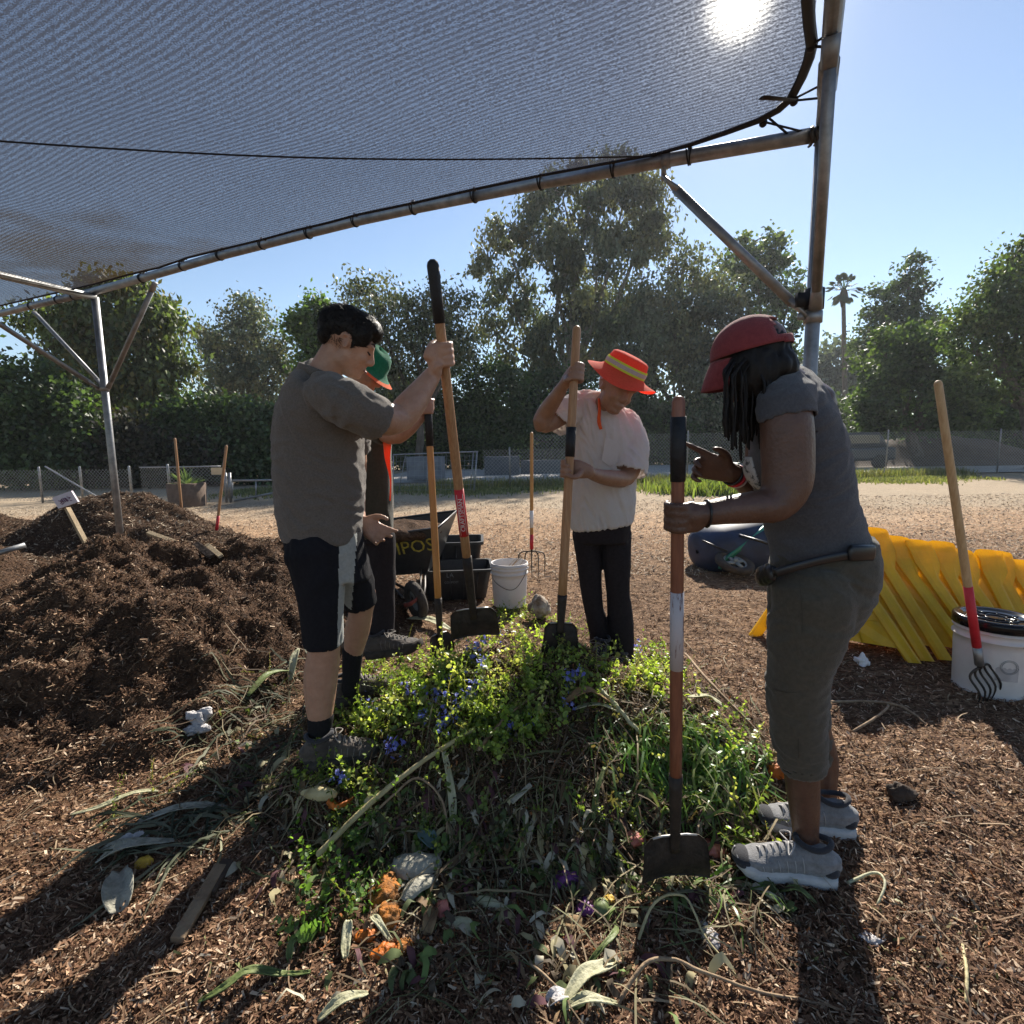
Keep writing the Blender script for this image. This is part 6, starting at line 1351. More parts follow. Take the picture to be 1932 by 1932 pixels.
# nested yellow barricades
NBR = 11
def barricade(i):
    k = i/(NBR-1.); s = i*.132
    R0 = A(W(1560, 1034, 3.28)); R0[2] = .735
    jr = random.Random(i*7+3)
    Rp = R0+A((jr.uniform(-.02, .02), jr.uniform(-.03, .03), jr.uniform(-.022, .016)))+A((s*1.0, -.006*i, -.006*i-.20*k)); Fp = A(G(1722, 1254, .0))+A((jr.uniform(-.02, .02), jr.uniform(-.05, .03), 0))+A((s*.86+.02*i*0, .012*i, .01)); Bp = A(G(1424, 1202, .0))+A((s*1.0, .0, .01))
    t = thing('barricade', '', 'barricade', tuple((Fp+Bp)/2), 'nested yellow barricades')
    wv = A((.040, -.010, .0)); 
    # profile over the ridge: back foot -> ridge (rounded) -> front foot
    pf = [Bp*(1-u)+Rp*u for u in np.linspace(0, .88, 7)]; pr = [Rp*(1-u)+Fp*u for u in np.linspace(.12, 1, 7)]
    rid = [Rp+(Bp-Rp)*.05+A((0, 0, .028)), Rp+A((0, 0, .045)), Rp+(Fp-Rp)*.05+A((0, 0, .030))]
    path = pf+rid+pr; T = np.gradient(np.array(path), axis=0); out = []
    V = []; n = len(path)
    for j, p in enumerate(path):
        tt = T[j]/np.linalg.norm(T[j]); nn_ = np.cross(tt, wv); nn_ /= np.linalg.norm(nn_); nn_ *= np.sign(nn_[2]) if abs(nn_[2]) > .05 else 1
        wd = 1.0; rg_ = 2.6 if 6 <= j <= 10 else 1.0
        row = [p-wv*.9, p-wv*.85+nn_*.020, p-wv*.3+nn_*.026, p+wv*.5*rg_+nn_*.022, p+wv*.9*rg_+nn_*.012, p+wv*1.0*rg_, p+wv*.9*rg_-nn_*.010, p+wv*.3-nn_*.022, p-wv*.7-nn_*.020]
        V += row
    m = 9; F = [(j*m+q, j*m+(q+1) % m, (j+1)*m+(q+1) % m, (j+1)*m+q) for j in range(n-1) for q in range(m)]+[tuple(range(m-1, -1, -1)), tuple((n-1)*m+q for q in range(m))]
    obj('leg_frame', V, F, M_yel, t, smooth=False)
    # ribbed web filling the A
    W_ = []; Fw = []; ns = 8
    for a in range(ns+1):
        u = .10+.80*a/ns; l = Rp*(1-u)+Bp*u; rr = Rp*(1-u)+Fp*u
        for b2 in range(ns+1): 
            v = b2/ns; q = l*(1-v)+rr*v; rel = .012*((a+b2) % 2)-.004; W_.append(q+wv/np.linalg.norm(wv)*(-rel)); 
    for a in range(ns):
        for b2 in range(ns):
            if a >= ns-2 and 2 < b2 < 5: continue
            Fw.append((a*(ns+1)+b2, a*(ns+1)+b2+1, (a+1)*(ns+1)+b2+1, (a+1)*(ns+1)+b2))
    o = obj('web_panel', W_, Fw, M_yel, t, smooth=False); sd_ = o.modifiers.new('t', 'SOLIDIFY'); sd_.thickness = .005
    mb = MB(); 
    if i < 3:
        for u in (.3, .5, .7): mb.tube([Rp*(1-u)+Bp*u-wv*.3, Rp*(1-u)+Fp*u-wv*.3], .006, 6)
        for v in (.25, .5, .75): mb.tube([Rp*.7+(Bp*(1-v)+Fp*v)*.3-wv*.3, Rp*.1+(Bp*(1-v)+Fp*v)*.9-wv*.3], .006, 6)
        mb.build('rib', M_yel, t)
    return t
ordn = ['first', 'second', 'third', 'fourth', 'fifth', 'sixth', 'seventh', 'eighth', 'ninth', 'tenth', 'eleventh', 'twelfth', 'thirteenth', 'fourteenth', 'fifteenth']
for i in range(NBR):
    t = barricade(i); t['label'] = f'{ordn[i]} yellow plastic A-frame barricade from the end behind the capri trousers' if i else 'end barricade of the yellow nested row, its gridded web facing the grey tee'
# crumpled paper
V, F = ellipsoid(G(1625, 1250, .02), (.035, .03, .045), None, 26, 18); cc_ = A(G(1625, 1250, .02)); V = np.array([cc_+(A(v)-cc_)*(1+.5*mn.noise(Vector(v)*45)+.35*mn.noise(Vector(v)*110)) for v in V]); o = obj('crumpled_paper', V, F, mat('paper', (.72, .70, .70), .8), smooth=False, base=tuple(cc_)); tag(o, 'crumpled white paper on the mulch in front of the yellow barricades', 'paper')

# sign on its stake in the heap
st = thing('sign', 'small whitish board sign on a leaning wooden stake in the compost heap', 'sign', tuple(W(165, 1028, 4.3)))
p0, p1 = A(W(166, 1032, 4.3)), A(W(127, 958, 4.32)); mb = MB(); d_ = Vector(p1-p0).normalized(); Mx = np.array(d_.to_track_quat('Z', 'Y').to_matrix()); mb.box((p0+p1)/2, (.040, .022, np.linalg.norm(p1-p0)), Mx); mb.build('stake', M_board, st, smooth=False)
q = [A(W(98, 939, 4.30)), A(W(134, 926, 4.30)), A(W(147, 947, 4.28)), A(W(110, 960, 4.28))]; dd_ = A((0, .018, 0)); mb = MB(); mb.add([*q, *[v+dd_ for v in q]], [(0, 3, 2, 1), (4, 5, 6, 7), (0, 1, 5, 4), (1, 2, 6, 5), (2, 3, 7, 6), (3, 0, 4, 7)]); mb.build('board', mat('sign_white', (.55, .47, .52), .7, (.62, .56, .60), 9), st, smooth=False)
mb = MB(); xs_ = (q[1]-q[0]); ys_ = (q[3]-q[0]); sg = random.Random(3)
for k, (u, v, du, dv2) in enumerate(((.22, .42, .12, .1), (.24, .68, .16, -.12), (.28, .78, .1, -.05), (.40, .35, .03, .35), (.48, .32, .03, .38), (.55, .34, .05, .36), (.60, .40, .05, .3), (.68, .35, .10, .1), (.72, .55, .10, -.08), (.74, .70, .08, .06), (.30, .55, .08, -.15))):
    a1 = q[0]+xs_*u+ys_*v-dd_*.25; mb.tube([a1, a1+xs_*du+ys_*dv2], .0032, 5)
mb.build('lettering', mat('marker', (.20, .10, .17), .8), st)
# boards leaning and lying on the heap
def plank(label, a, b, w, th, m, roll=0, name='board', group='boards on the compost heap', cat='board'):
    a, b = Vector(a), Vector(b); d = (b-a).normalized(); Mx = np.array((d.to_track_quat('X', 'Z').to_matrix() @ Matrix.Rotation(roll, 3, 'X'))); mb = MB(); mb.box((a+b)/2, ((b-a).length, w, th), Mx); V, F = mb.get(); o = obj(name, V, F, m, smooth=False, base=tuple((a+b)/2)); tag(o, label, cat, group)
    bv = o.modifiers.new('b', 'BEVEL'); bv.width = .002; return o
plank('long pale board lying on the compost heap right of the pole', W(280, 1005, 3.95), W(376, 1040, 3.75), .035, .022, M_board, .4)
plank('dark short board end sticking from the compost heap beside the pale one', W(368, 1026, 3.75), W(400, 1050, 3.62), .05, .02, M_boardd, .5)
plank('grey board end nearest the polo shirt on the compost heap', W(390, 1028, 3.8), W(417, 1050, 3.65), .035, .018, M_board, .4)
mb = MB(); mb.tube([W(-30, 1052, 3.6), W(48, 1028, 3.75)], .019, 12); V, F = mb.get(); o = obj('pipe', V, F, M_galv, base=tuple(W(0, 1045, 3.6))); tag(o, 'grey pipe lying at the left edge on the heap', 'pipe')

# ------------------------------------------------------------------ fences
M_wire = mat('wire', (.26, .27, .27), .5, metal=.5)
def chain(name, label, pts, h, posts, step=.11, pr=.028, wr=.004, rail=True, group='chain link fences', zb=.05, sub=1):
    """pts: ground polyline; mesh wires are one part"""
    t = thing(name, label, 'fence', (pts[0][0], pts[0][1], 0), group); mb = MB()
    V = []; F = []; n0 = 0
    for (x0, y0), (x1, y1) in zip(pts[:-1], pts[1:]):
        L = math.hypot(x1-x0, y1-y0); ux, uy = (x1-x0)/L, (y1-y0)/L; hh = h-zb
        for sg in (-1, 1):
            k = -hh
            while k < L+hh:
                a0, b0 = (k, zb), (k+hh, h)
                if sg < 0: a0, b0 = (k+hh, zb), (k, h)
                s0, s1 = a0[0], b0[0]; z0, z1 = a0[1], b0[1]
                # clip to the bay
                def cl(s, z, s2, z2):
                    if s < 0: f = (0-s)/(s2-s); return 0, z+(z2-z)*f
                    if s > L: f = (L-s)/(s2-s); return L, z+(z2-z)*f
                    return s, z
                if not (max(s0, s1) <= 0 or min(s0, s1) >= L):
                    A0 = cl(s0, z0, s1, z1); B0 = cl(s1, z1, s0, z0)
                    p = np.array([[x0+ux*A0[0], y0+uy*A0[0], A0[1]], [x0+ux*B0[0], y0+uy*B0[0], B0[1]]]); d = p[1]-p[0]; nl = np.linalg.norm(d)
                    if nl > .01:
                        s_ = np.cross(d/nl, (-uy, ux, 0))*wr; nn_ = A((-uy, ux, 0))*wr
                        V += [p[0]-s_, p[0]+nn_, p[0]+s_, p[1]-s_, p[1]+nn_, p[1]+s_]; F += [(n0, n0+1, n0+4, n0+3), (n0+1, n0+2, n0+5, n0+4), (n0+2, n0, n0+3, n0+5)]; n0 += 6
                k += step
        if rail: mb.tube([(x0, y0, h), (x1, y1, h)], pr*.6, 8)
    obj('wire_mesh', V, F, M_wire, t, smooth=False)
    if rail: mb.build('top_rail', M_galv, t)
    for (x, y) in posts: m = MB(); m.tube([(x, y, -.1), (x, y, h+.06)], pr, 10, round1=True); m.build('post', M_galv, t)
    return t
gp = lambda px, Y: (W(px, 900, Y).x, Y)
chain('wire_fence', 'long chain link fence between the yard and the pale road', [gp(1000, 18.0), gp(1296, 19.2), gp(1670, 21.4), gp(1880, 21.6), gp(2150, 22.0)], 1.75, [gp(1296, 19.2), gp(1420, 19.9), gp(1560, 20.7), gp(1670, 21.4), gp(1880, 21.6), gp(2100, 21.9)], rail=False, step=.13, wr=.0045)
chain('wire_fence', 'shaded chain link fence before the dark crate and thicket', [gp(912, 16.8), gp(962, 17.0), gp(1100, 17.3)], 1.25, [gp(962, 17.0)], rail=False, step=.12)
chain('wire_fence', 'sagging chain link fence in front of the left hedge', [gp(-60, 14.2), gp(75, 14.0), gp(250, 13.7)], .88, [gp(75, 14.0), gp(152, 13.8), gp(245, 13.7)], rail=False, step=.10, wr=.0035)
chain('wire_fence', 'chain link fence panel with a top rail left of the boom gate', [gp(265, 13.6), gp(312, 13.4), gp(418, 13.6)], .92, [gp(318, 13.2), gp(424, 13.6)], step=.09, wr=.0035, pr=.03)
# angled brace of the sagging fence
V, F = tube([W(85, 880, 13.8), W(225, 962, 12.6)], .02, 8); o = obj('fence_brace', V, F, M_galv, base=(W(85, 880, 13.8).x, 13.8, 0)); tag(o, 'slanting pipe brace leaning against the sagging left fence', 'brace')
sgn = MB(); qs = W(410, 889, 12.9); sgn.box(qs, (.30, .015, .17)); o = sgn.build('sign', mat('tan_board', (.62, .48, .30), .7, (.5, .38, .24), 6), None, smooth=False, base=tuple(qs)); tag(o, 'small tan board sign hung on the fence panel', 'sign')
# boom gate
bg = thing('boom_gate', 'grey pipe swing gate left of the polo shirt', 'gate', (W(436, 940, 13.5).x, 13.5, 0))
for (a, b_, nm) in (((430, 907), (566, 905), 'top_rail'), ((442, 945), (566, 920), 'brace_bar')): V, F = tube([W(a[0], a[1], 13.5), W(b_[0], b_[1], 13.5)], .028, 10); obj(nm, V, F, M_galv, bg)
for px in (432, 438, 483, 516, 560): V, F = tube([W(px, 906, 13.5), W(px, 940, 13.5)], .022, 8); obj('upright', V, F, M_galv, bg)
for px in (425, 433): V, F = tube([W(px, 892, 13.3), W(px+3, 948, 13.3)], .035, 8); obj('post', V, F, M_galv, bg)
# planter with a spiky plant
pc = W(354, 945, 12.6); pl = thing('planter', 'round brown stump planter beside the fence panel', 'planter', (pc.x, 12.6, 0)); V, F = lathe((pc.x, 12.6, 0), [(.40, 0), (.42, .55), (.38, .56), (.36, .45), (.01, .44)], 24); obj('pot', V, F, mat('brown_pot', (.10, .065, .045), .9, (.16, .11, .08), 8), pl)
r9 = np.random.default_rng(9); Vs = []; Fs = []; n0 = 0
for k in range(70):
    th = r9.uniform(0, 6.28); el = r9.uniform(.3, 1.5); L = r9.uniform(.3, .6); d = A((math.cos(th)*math.cos(el), math.sin(th)*math.cos(el), math.sin(el))); c0 = A((pc.x, 12.6, .45)); w_ = A((-math.sin(th), math.cos(th), 0))*.018; Vs += [c0-w_, c0+w_, c0+d*L*.6+w_*.8, c0+d*L+A((0, 0, -.05)), c0+d*L*.6-w_*.8]; Fs.append((n0, n0+1, n0+2, n0+3, n0+4)); n0 += 5
o = obj('spiky_plant', Vs, Fs, M_leaf, None, smooth=False, cols=np.tile(np.array([[.15, .19, .12]]), (n0, 1)), base=(pc.x, 12.6, .45)); tag(o, 'grey green spiky plant growing from the stump planter', 'plant')
# panel gate in the centre and the stack behind it
pg = thing('panel_gate', 'wide wire panel gate behind the two left shovels', 'gate', (W(800, 930, 15.6).x, 15.6, 0), 'gates')
YG = 15.6
def gpipe(x0, y0, x1, y1, r, nm='rail', Y0=YG, Y1=YG): V, F = tube([W(x0, y0, Y0), W(x1, y1, Y1)], r, 8); obj(nm, V, F, M_galv, pg)
gpipe(742, 858, 902, 852, .022); gpipe(745, 940, 893, 936, .018); gpipe(742, 858, 742, 945, .02, 'upright'); gpipe(807, 855, 806, 942, .016, 'upright'); gpipe(900, 852, 893, 945, .024, 'upright'); gpipe(893, 853, 886, 942, .016, 'upright'); gpipe(765, 858, 750, 940, .012, 'brace_bar')
mb = MB(); 
for k in range(9): y_ = 862+k*9; mb.tube([W(745, y_, YG), W(897, y_-2, YG)], .004, 5)
for k in range(18): x_ = 748+k*8.6; mb.tube([W(x_, 857, YG), W(x_-2, 940, YG)], .004, 5)
mb.build('wire_mesh', M_wire, pg)
def crate(label, px0, px1, py0, py1, Y, dep, m, slats=5, name='crate', cat='crate', group='containers behind the fence'):
    a = W(px0, py1, Y); b_ = W(px1, py0, Y); t = thing(name, label, cat, ((a.x+b_.x)/2, Y, 0), group); cx, w_ = (a.x+b_.x)/2, b_.x-a.x; z0, z1 = max(a.z, 0), b_.z; mb = MB(); mb.box((cx, Y+dep/2, (z0+z1)/2), (w_, dep, z1-z0)); mb.build('body', m, t, smooth=False); mb = MB()
    for k in range(slats): z = z0+(z1-z0)*(k+.5)/slats; mb.box((cx, Y-.02, z), (w_*.98, .035, (z1-z0)/slats*.62))
    mb.build('slats', m, t, smooth=False); mb = MB()
    for u in (-.5, -.02, .48): mb = MB(); mb.box((cx+w_*u, Y-.045, (z0+z1)/2), (.06, .05, z1-z0+.04)); mb.build('upright', m, t, smooth=False)
    return t
M_slate = mat('slate_paint', (.06, .07, .085), .7, (.10, .11, .13), 4)
crate('dark slatted crate on the road behind the wire fence', 916, 980, 861, 903, 24.5, 1.6, M_slate)
crate('grey panel box standing behind the panel gate', 770, 832, 862, 905, 20.5, 1.2, mat('grey_panel', (.14, .15, .17), .7, (.2, .21, .23), 3), 2)
crate('low dark crate half hidden by the white shirt', 984, 1062, 868, 898, 25.5, 1.2, M_slate, 3)
# green bin and far vehicle, far mound
gb = W(1360, 905, 15.6); t = thing('bin', 'dark teal bin in the grass behind the raised hand', 'bin', (gb.x, 15.6, 0)); mb = MB(); mb.tube([(gb.x, 15.6, 0), (gb.x, 15.6, .72)], [(.42, .4), (.47, .44)], 20, power=4); mb.build('body', mat('teal_bin', (.02, .07, .065), .6), t, smooth=False); mb = MB(); mb.tube([(gb.x, 15.6, .72), (gb.x, 15.6, .78)], [(.49, .46), (.46, .43)], 20, power=4); mb.build('lid', mat('teal_bin', (.02, .07, .065)), t, smooth=False)
YC = 27.5; vc = W(1592, 830, YC); car = thing('parked_car', 'dark parked vehicle glimpsed beyond the fence under the bushy tree', 'car', (vc.x, YC, 0))
mb = MB(); mb.box((vc.x, YC, .75), (4.4, 1.8, .7)); o = mb.build('body', mat('car_dark', (.03, .035, .045), .3, spec=.6), car, smooth=False); bv = o.modifiers.new('b', 'BEVEL'); bv.width = .15; bv.segments = 3
mb = MB(); mb.tube([(vc.x, YC, 1.1), (vc.x, YC, 1.62), (vc.x, YC, 1.85)], [(2.0, .85), (1.75, .78), (1.55, .7)], 20, power=5); mb.build('cabin', mat('car_dark', (.03, .035, .045)), car)
mb = MB(); mb.box((vc.x, YC-.82, 1.5), (2.6, .04, .42)); mb.build('window', mat('car_glass', (.02, .03, .04), .08, spec=.8), car, smooth=False)
for s in (-1, 1): V, F = lathe((vc.x+1.35*s, YC-.85, .36), [(.01, -.1), (.36, -.1), (.36, .1), (.01, .1)], 24, axis=(0, 1, 0)); obj('wheel', V, F, M_tyre, car)
def far_m(x, y): return bumpf(x, y, 24.5, 30.5, 10.5, 3.4, 1.75)+.35*fbm(x*.8, y*.8, 4, 5)*np.clip(bumpf(x, y, 24.5, 30.5, 10.5, 3.4, 1.75), 0, 1)-.05
heap('soil_mound', far_m, 13, 36, 26.5, 34.5, .25, mat('far_soil', (.075, .05, .035), .95, (.12, .085, .06), 2, bump=.5, bscale=6), 'brown soil mound beyond the road behind the right fence')
# ------------------------------------------------------------------ what lies on and round the scrap pile
def _march(px, py, ts):
    D = np.stack([px-966, -(py-966), -FPX*np.ones_like(px)], 1) @ np.array(CM).T; D /= np.linalg.norm(D, axis=1)[:, None]; best = np.full(len(px), ts[-1]); done = np.zeros(len(px), bool)
    for t in ts:
        P = D*t; hit = (~done) & (CAMH+P[:, 2] < top_h(P[:, 0], P[:, 1])); best[hit] = t; done |= hit
        if done.all(): break
    return best
_gx = np.arange(-80, 2021, 12.0); _gy = np.arange(1000, 1972, 8.0); _PX, _PY = np.meshgrid(_gx, _gy)
_DM = _march(_PX.ravel(), _PY.ravel(), .75*(8/.75)**np.linspace(0, 1, 330)).reshape(_PX.shape)
def GTv(px, py):
    px = np.asarray(px, float); py = np.asarray(py, float)
    fx = np.clip((px+80)/12, 0, len(_gx)-1.001); fy = np.clip((py-1000)/8, 0, len(_gy)-1.001); ix = fx.astype(int); iy = fy.astype(int); fx -= ix; fy -= iy
    t = (_DM[iy, ix]*(1-fx)+_DM[iy, ix+1]*fx)*(1-fy)+(_DM[iy+1, ix]*(1-fx)+_DM[iy+1, ix+1]*fx)*fy
    D = np.stack([px-966, -(py-966), -FPX*np.ones_like(px)], 1) @ np.array(CM).T; D /= np.linalg.norm(D, axis=1)[:, None]
    P = D*t[:, None]; P[:, 2] = top_h(P[:, 0], P[:, 1]); return P
rp = np.random.default_rng(77)
def in_ell(n, els):
    """random photo points inside weighted ellipses (cx, cy, rx, ry, weight[, tilt])"""
    w = np.array([e[4] for e in els]); k = rp.choice(len(els), n, p=w/w.sum()); E_ = np.array([list(e[:4])+[(e[5] if len(e) > 5 else 0)] for e in els])[k]
    a = rp.uniform(0, 2*np.pi, n); r = np.sqrt(rp.uniform(0, 1, n))*(1+.25*rp.normal(size=n)).clip(.3, 1.5)
    u, v = r*np.cos(a)*E_[:, 2], r*np.sin(a)*E_[:, 3]; c, s = np.cos(np.radians(E_[:, 4])), np.sin(np.radians(E_[:, 4]))
    return E_[:, 0]+u*c-v*s, E_[:, 1]+u*s+v*c
LEAF6 = np.array([[0, 0, 0], [.30, .30, .05], [.72, .24, .07], [1, 0, -.06], [.72, -.24, .07], [.30, -.30, .05]]); L6F = np.array([[0, 1, 2, 3], [0, 3, 4, 5]])
def rotz(a): c, s = math.cos(a), math.sin(a); return np.array([[c, -s, 0], [s, c, 0], [0, 0, 1.]])
def roty(a): c, s = math.cos(a), math.sin(a); return np.array([[c, 0, s], [0, 1, 0], [-s, 0, c]])
def sprig(r, H=.16, n=16, ll=.028, w=1.0, droop=.3):
    V, F, K = [], [], []; n0 = 0; bend = r.normal(0, .05, 2)
    pos = lambda t: np.array([bend[0]*t*t*2+.25*H*t*t, bend[1]*t*t*2, H*t])
    for i in range(6):
        a, b = pos(i/6), pos((i+1)/6)
        V += [a-[.0015, 0, 0], a+[.0015, 0, 0], b+[.0012, 0, 0], b-[.0012, 0, 0]]; F.append([n0, n0+1, n0+2, n0+3]); n0 += 4; K += [1]*4
    for i in range(n):
        t = (i+2)/(n+1.5); M = rotz(i*2.4+r.normal(0, .3)) @ roty(-r.uniform(.15, .95)+droop*(1-t)); L = ll*(1.15-.5*t)*r.uniform(.75, 1.25)
        v = (LEAF6*[L, L*w, L]) @ M.T+pos(t); V += list(v); F += [[n0+q for q in f] for f in L6F.tolist()]; n0 += 6; K += [0]*6
    return np.array(V), np.array(F), np.array(K)
def scatter_plants(name, label, tmpls, P, scl, tilt, pal, palstem, seed, per_leaf=.3, dz=-.02):
    r = np.random.default_rng(seed); Vs, Fs, Cs = [], [], []; n0 = 0; idx = r.integers(0, len(tmpls), len(P)); pal = np.array(pal); ps = np.array(palstem)
    for k, (tv, tf, tk) in enumerate(tmpls):
        Q = P[idx == k]; n = len(Q)
        if not n: continue
        M = quats(n, tilt, r); S = r.uniform(scl[0], scl[1], n); V, F = scatter(tv, tf, M, Q+[0, 0, dz], S)
        col = pal[r.choice(len(pal), n)][:, None, :]*np.ones((1, len(tv), 1)); lf = np.repeat(r.uniform(1-per_leaf, 1+per_leaf, (n, (len(tv)+5)//6)), 6, 1)[:, :len(tv), None]
        col = col*lf; col[:, tk == 1] = ps[r.choice(len(ps), n)][:, None, :]
        Vs.append(V); Fs.append(F+n0); n0 += len(V); Cs.append(col.reshape(-1, 3))
    o = obj(name, np.vstack(Vs), np.vstack(Fs), M_weed, None, smooth=False, cols=np.vstack(Cs)); tag(o, label, kind='stuff'); return o
M_weed = mat('weed', (.1, .1, .1), .38, attr=True, trans=.5, tcol=(2.2, 2.15, .85), spec=.5)
M_limp = mat('limp_stalk', (.1, .1, .1), .7, attr=True, trans=.25, tcol=(1.1, 1.1, .8), spec=.3)
r1 = np.random.default_rng(101)
sp_leafy = [sprig(r1, .13, 18, .030, 1.05, .2) for _ in range(4)]+[sprig(r1, .10, 14, .036, 1.1) for _ in range(2)]
sp_fine = [sprig(r1, .12, 30, .014, .8, .1) for _ in range(4)]
sp_big = [sprig(r1, .20, 16, .034, 1.25, .1) for _ in range(3)]
green_zone = [(880, 1320, 190, 70, 5), (800, 1260, 140, 40, 2.0), (1000, 1200, 110, 50, 2.2), (1060, 1270, 120, 50, 1.3), (940, 1370, 90, 45, 2.2), (1240, 1270, 60, 45, 1.6), (700, 1360, 70, 40, .8), (640, 1480, 90, 26, 1.0), (960, 1155, 40, 18, .8), (1330, 1400, 90, 60, .7), (1420, 1560, 40, 50, .35), (730, 1220, 60, 25, .5)]
px, py = in_ell(1700, green_zone); scatter_plants('pulled_weeds', 'bright green pulled weeds heaped over the top of the scrap pile', sp_leafy, GTv(px, py), (.48, .95), 1.1, [(.21, .30, .06), (.16, .24, .055), (.28, .36, .09), (.12, .17, .05), (.30, .33, .13)], [(.12, .16, .05)], 1)
px, py = in_ell(520, green_zone+[(1100, 1300, 160, 70, 3), (470, 1290, 60, 40, .5), (420, 1330, 40, 20, .5), (300, 1490, 30, 15, .3), (240, 1540, 30, 10, .3)]); scatter_plants('pulled_weeds', 'fine feathery weeds tangled through the scrap pile', sp_fine, GTv(px, py), (.5, 1.0), 1.2, [(.15, .20, .06), (.12, .15, .05), (.20, .22, .09), (.07, .10, .035)], [(.2, .17, .08)], 2)
px, py = in_ell(70, [(650, 1680, 75, 85, 2, 15), (600, 1630, 40, 40, 1), (700, 1590, 50, 25, .5), (640, 1750, 40, 15, .4)]); scatter_plants('pulled_weeds', 'glossy leafy sprigs at the front left of the scrap pile', sp_big, GTv(px, py), (.55, .9), 1.1, [(.09, .17, .05), (.06, .12, .04), (.12, .22, .05)], [(.10, .14, .05)], 3)
# dark wilted greens
px, py = in_ell(480, [(930, 1430, 330, 110, 3), (520, 1420, 130, 120, 2, -40), (1150, 1560, 200, 120, 1.5), (800, 1640, 300, 110, 1.5), (1090, 1330, 130, 60, 1)]); scatter_plants('wilted_greens', 'dark wilted leaves matted on the shaded side of the scrap pile', sp_fine+sp_leafy, GTv(px, py), (.4, .8), 1.3, [(.035, .05, .02), (.05, .06, .028), (.06, .045, .03), (.08, .075, .04)], [(.09, .07, .045)], 4)
# blades: ribbons following the surface
def ribbons(name, label, P, L, wd, heading, hs, cols, seed, lift=.04, seg=7, m=None, curl=.5, follow=True, rise=.6):
    r = np.random.default_rng(seed); n = len(P); L = r.uniform(L[0], L[1], n); wd = r.uniform(wd[0], wd[1], n); th = r.normal(heading, hs, n) if heading is not None else r.uniform(0, 6.283, n)
    cv = r.normal(0, curl, n); up = r.uniform(0, rise, n); p = P.copy(); z = P[:, 2]+.005; V = np.zeros((n, 2*(seg+1), 3)); tw = r.uniform(-1, 1, n)
    for i in range(seg+1):
        t = i/seg; w = wd*min(1, max(.12, 1-abs(2*t-.8)**2.2*.6))*(1 if i < seg else .15); sx_, sy_ = -np.sin(th), np.cos(th)
        h = top_h(p[:, 0], p[:, 1]) if follow else P[:, 2]
        zz = h+.008+up*L*np.sin(math.pi*min(t*1.1, 1))*.45+lift*r.uniform(.0, .5, n)*0+lift*np.sin(math.pi*t)*r.uniform(.4, 1, n)*.5
        for s_, j in ((-1, 0), (1, 1)): V[:, 2*i+j, 0] = p[:, 0]+s_*sx_*w; V[:, 2*i+j, 1] = p[:, 1]+s_*sy_*w; V[:, 2*i+j, 2] = zz+s_*w*np.sin(tw*3+t*2)*.7
        p[:, 0] += np.cos(th)*L/seg; p[:, 1] += np.sin(th)*L/seg; th = th+cv/seg
    f = np.array([[2*i, 2*i+1, 2*i+3, 2*i+2] for i in range(seg)]); F = (f[None]+(np.arange(n)*2*(seg+1))[:, None, None]).reshape(-1, 4)
    pal = np.array(cols); c = pal[r.choice(len(pal), n)]*r.uniform(.7, 1.25, n)[:, None]
    o = obj(name, V.reshape(-1, 3), F, m or M_weed, None, smooth=True, cols=np.repeat(c, 2*(seg+1), 0)); tag(o, label, kind='stuff'); return o
px, py = in_ell(420, [(1290, 1440, 110, 70, 3), (1340, 1520, 80, 60, 2), (1220, 1400, 90, 40, 1.2), (1190, 1480, 60, 40, .5), (1400, 1470, 50, 60, .8), (1330, 1680, 80, 16, .35)])
ribbons('grass_blades', 'long green grass blades fanned behind the dark red shovel', GTv(px, py), (.10, .24), (.002, .0048), .2, 1.5, [(.12, .24, .05), (.09, .17, .045), (.17, .27, .07), (.22, .26, .12)], 5, curl=1.2, rise=.34)
px, py = in_ell(560, [(500, 1400, 120, 150, 3, 35), (930, 1400, 300, 120, 2), (1200, 1330, 160, 90, 1.2), (1000, 1600, 330, 120, 1.6), (1350, 1350, 100, 90, .8), (1420, 1600, 50, 60, .6)])
ribbons('dry_stalks', 'brown and straw coloured stalks tangled over the scrap pile', GTv(px, py), (.10, .38), (.0012, .0032), None, 1, [(.17, .12, .07), (.11, .07, .04), (.30, .24, .14), (.07, .045, .03), (.14, .14, .07)], 6, curl=1.0, m=M_limp, rise=.25)
px, py = in_ell(170, [(470, 1400, 90, 150, 3, 38), (400, 1540, 120, 50, 2), (560, 1330, 60, 70, 1.2), (330, 1600, 110, 30, .8)])
ribbons('limp_leaves', 'limp grey green leek leaves sliding down the left slope of the pile', GTv(px, py), (.10, .30), (.002, .0055), 4.0, .6, [(.09, .10, .06), (.07, .085, .045), (.15, .15, .10), (.05, .06, .035), (.22, .22, .14)], 7, curl=.7, m=M_limp, rise=.12)
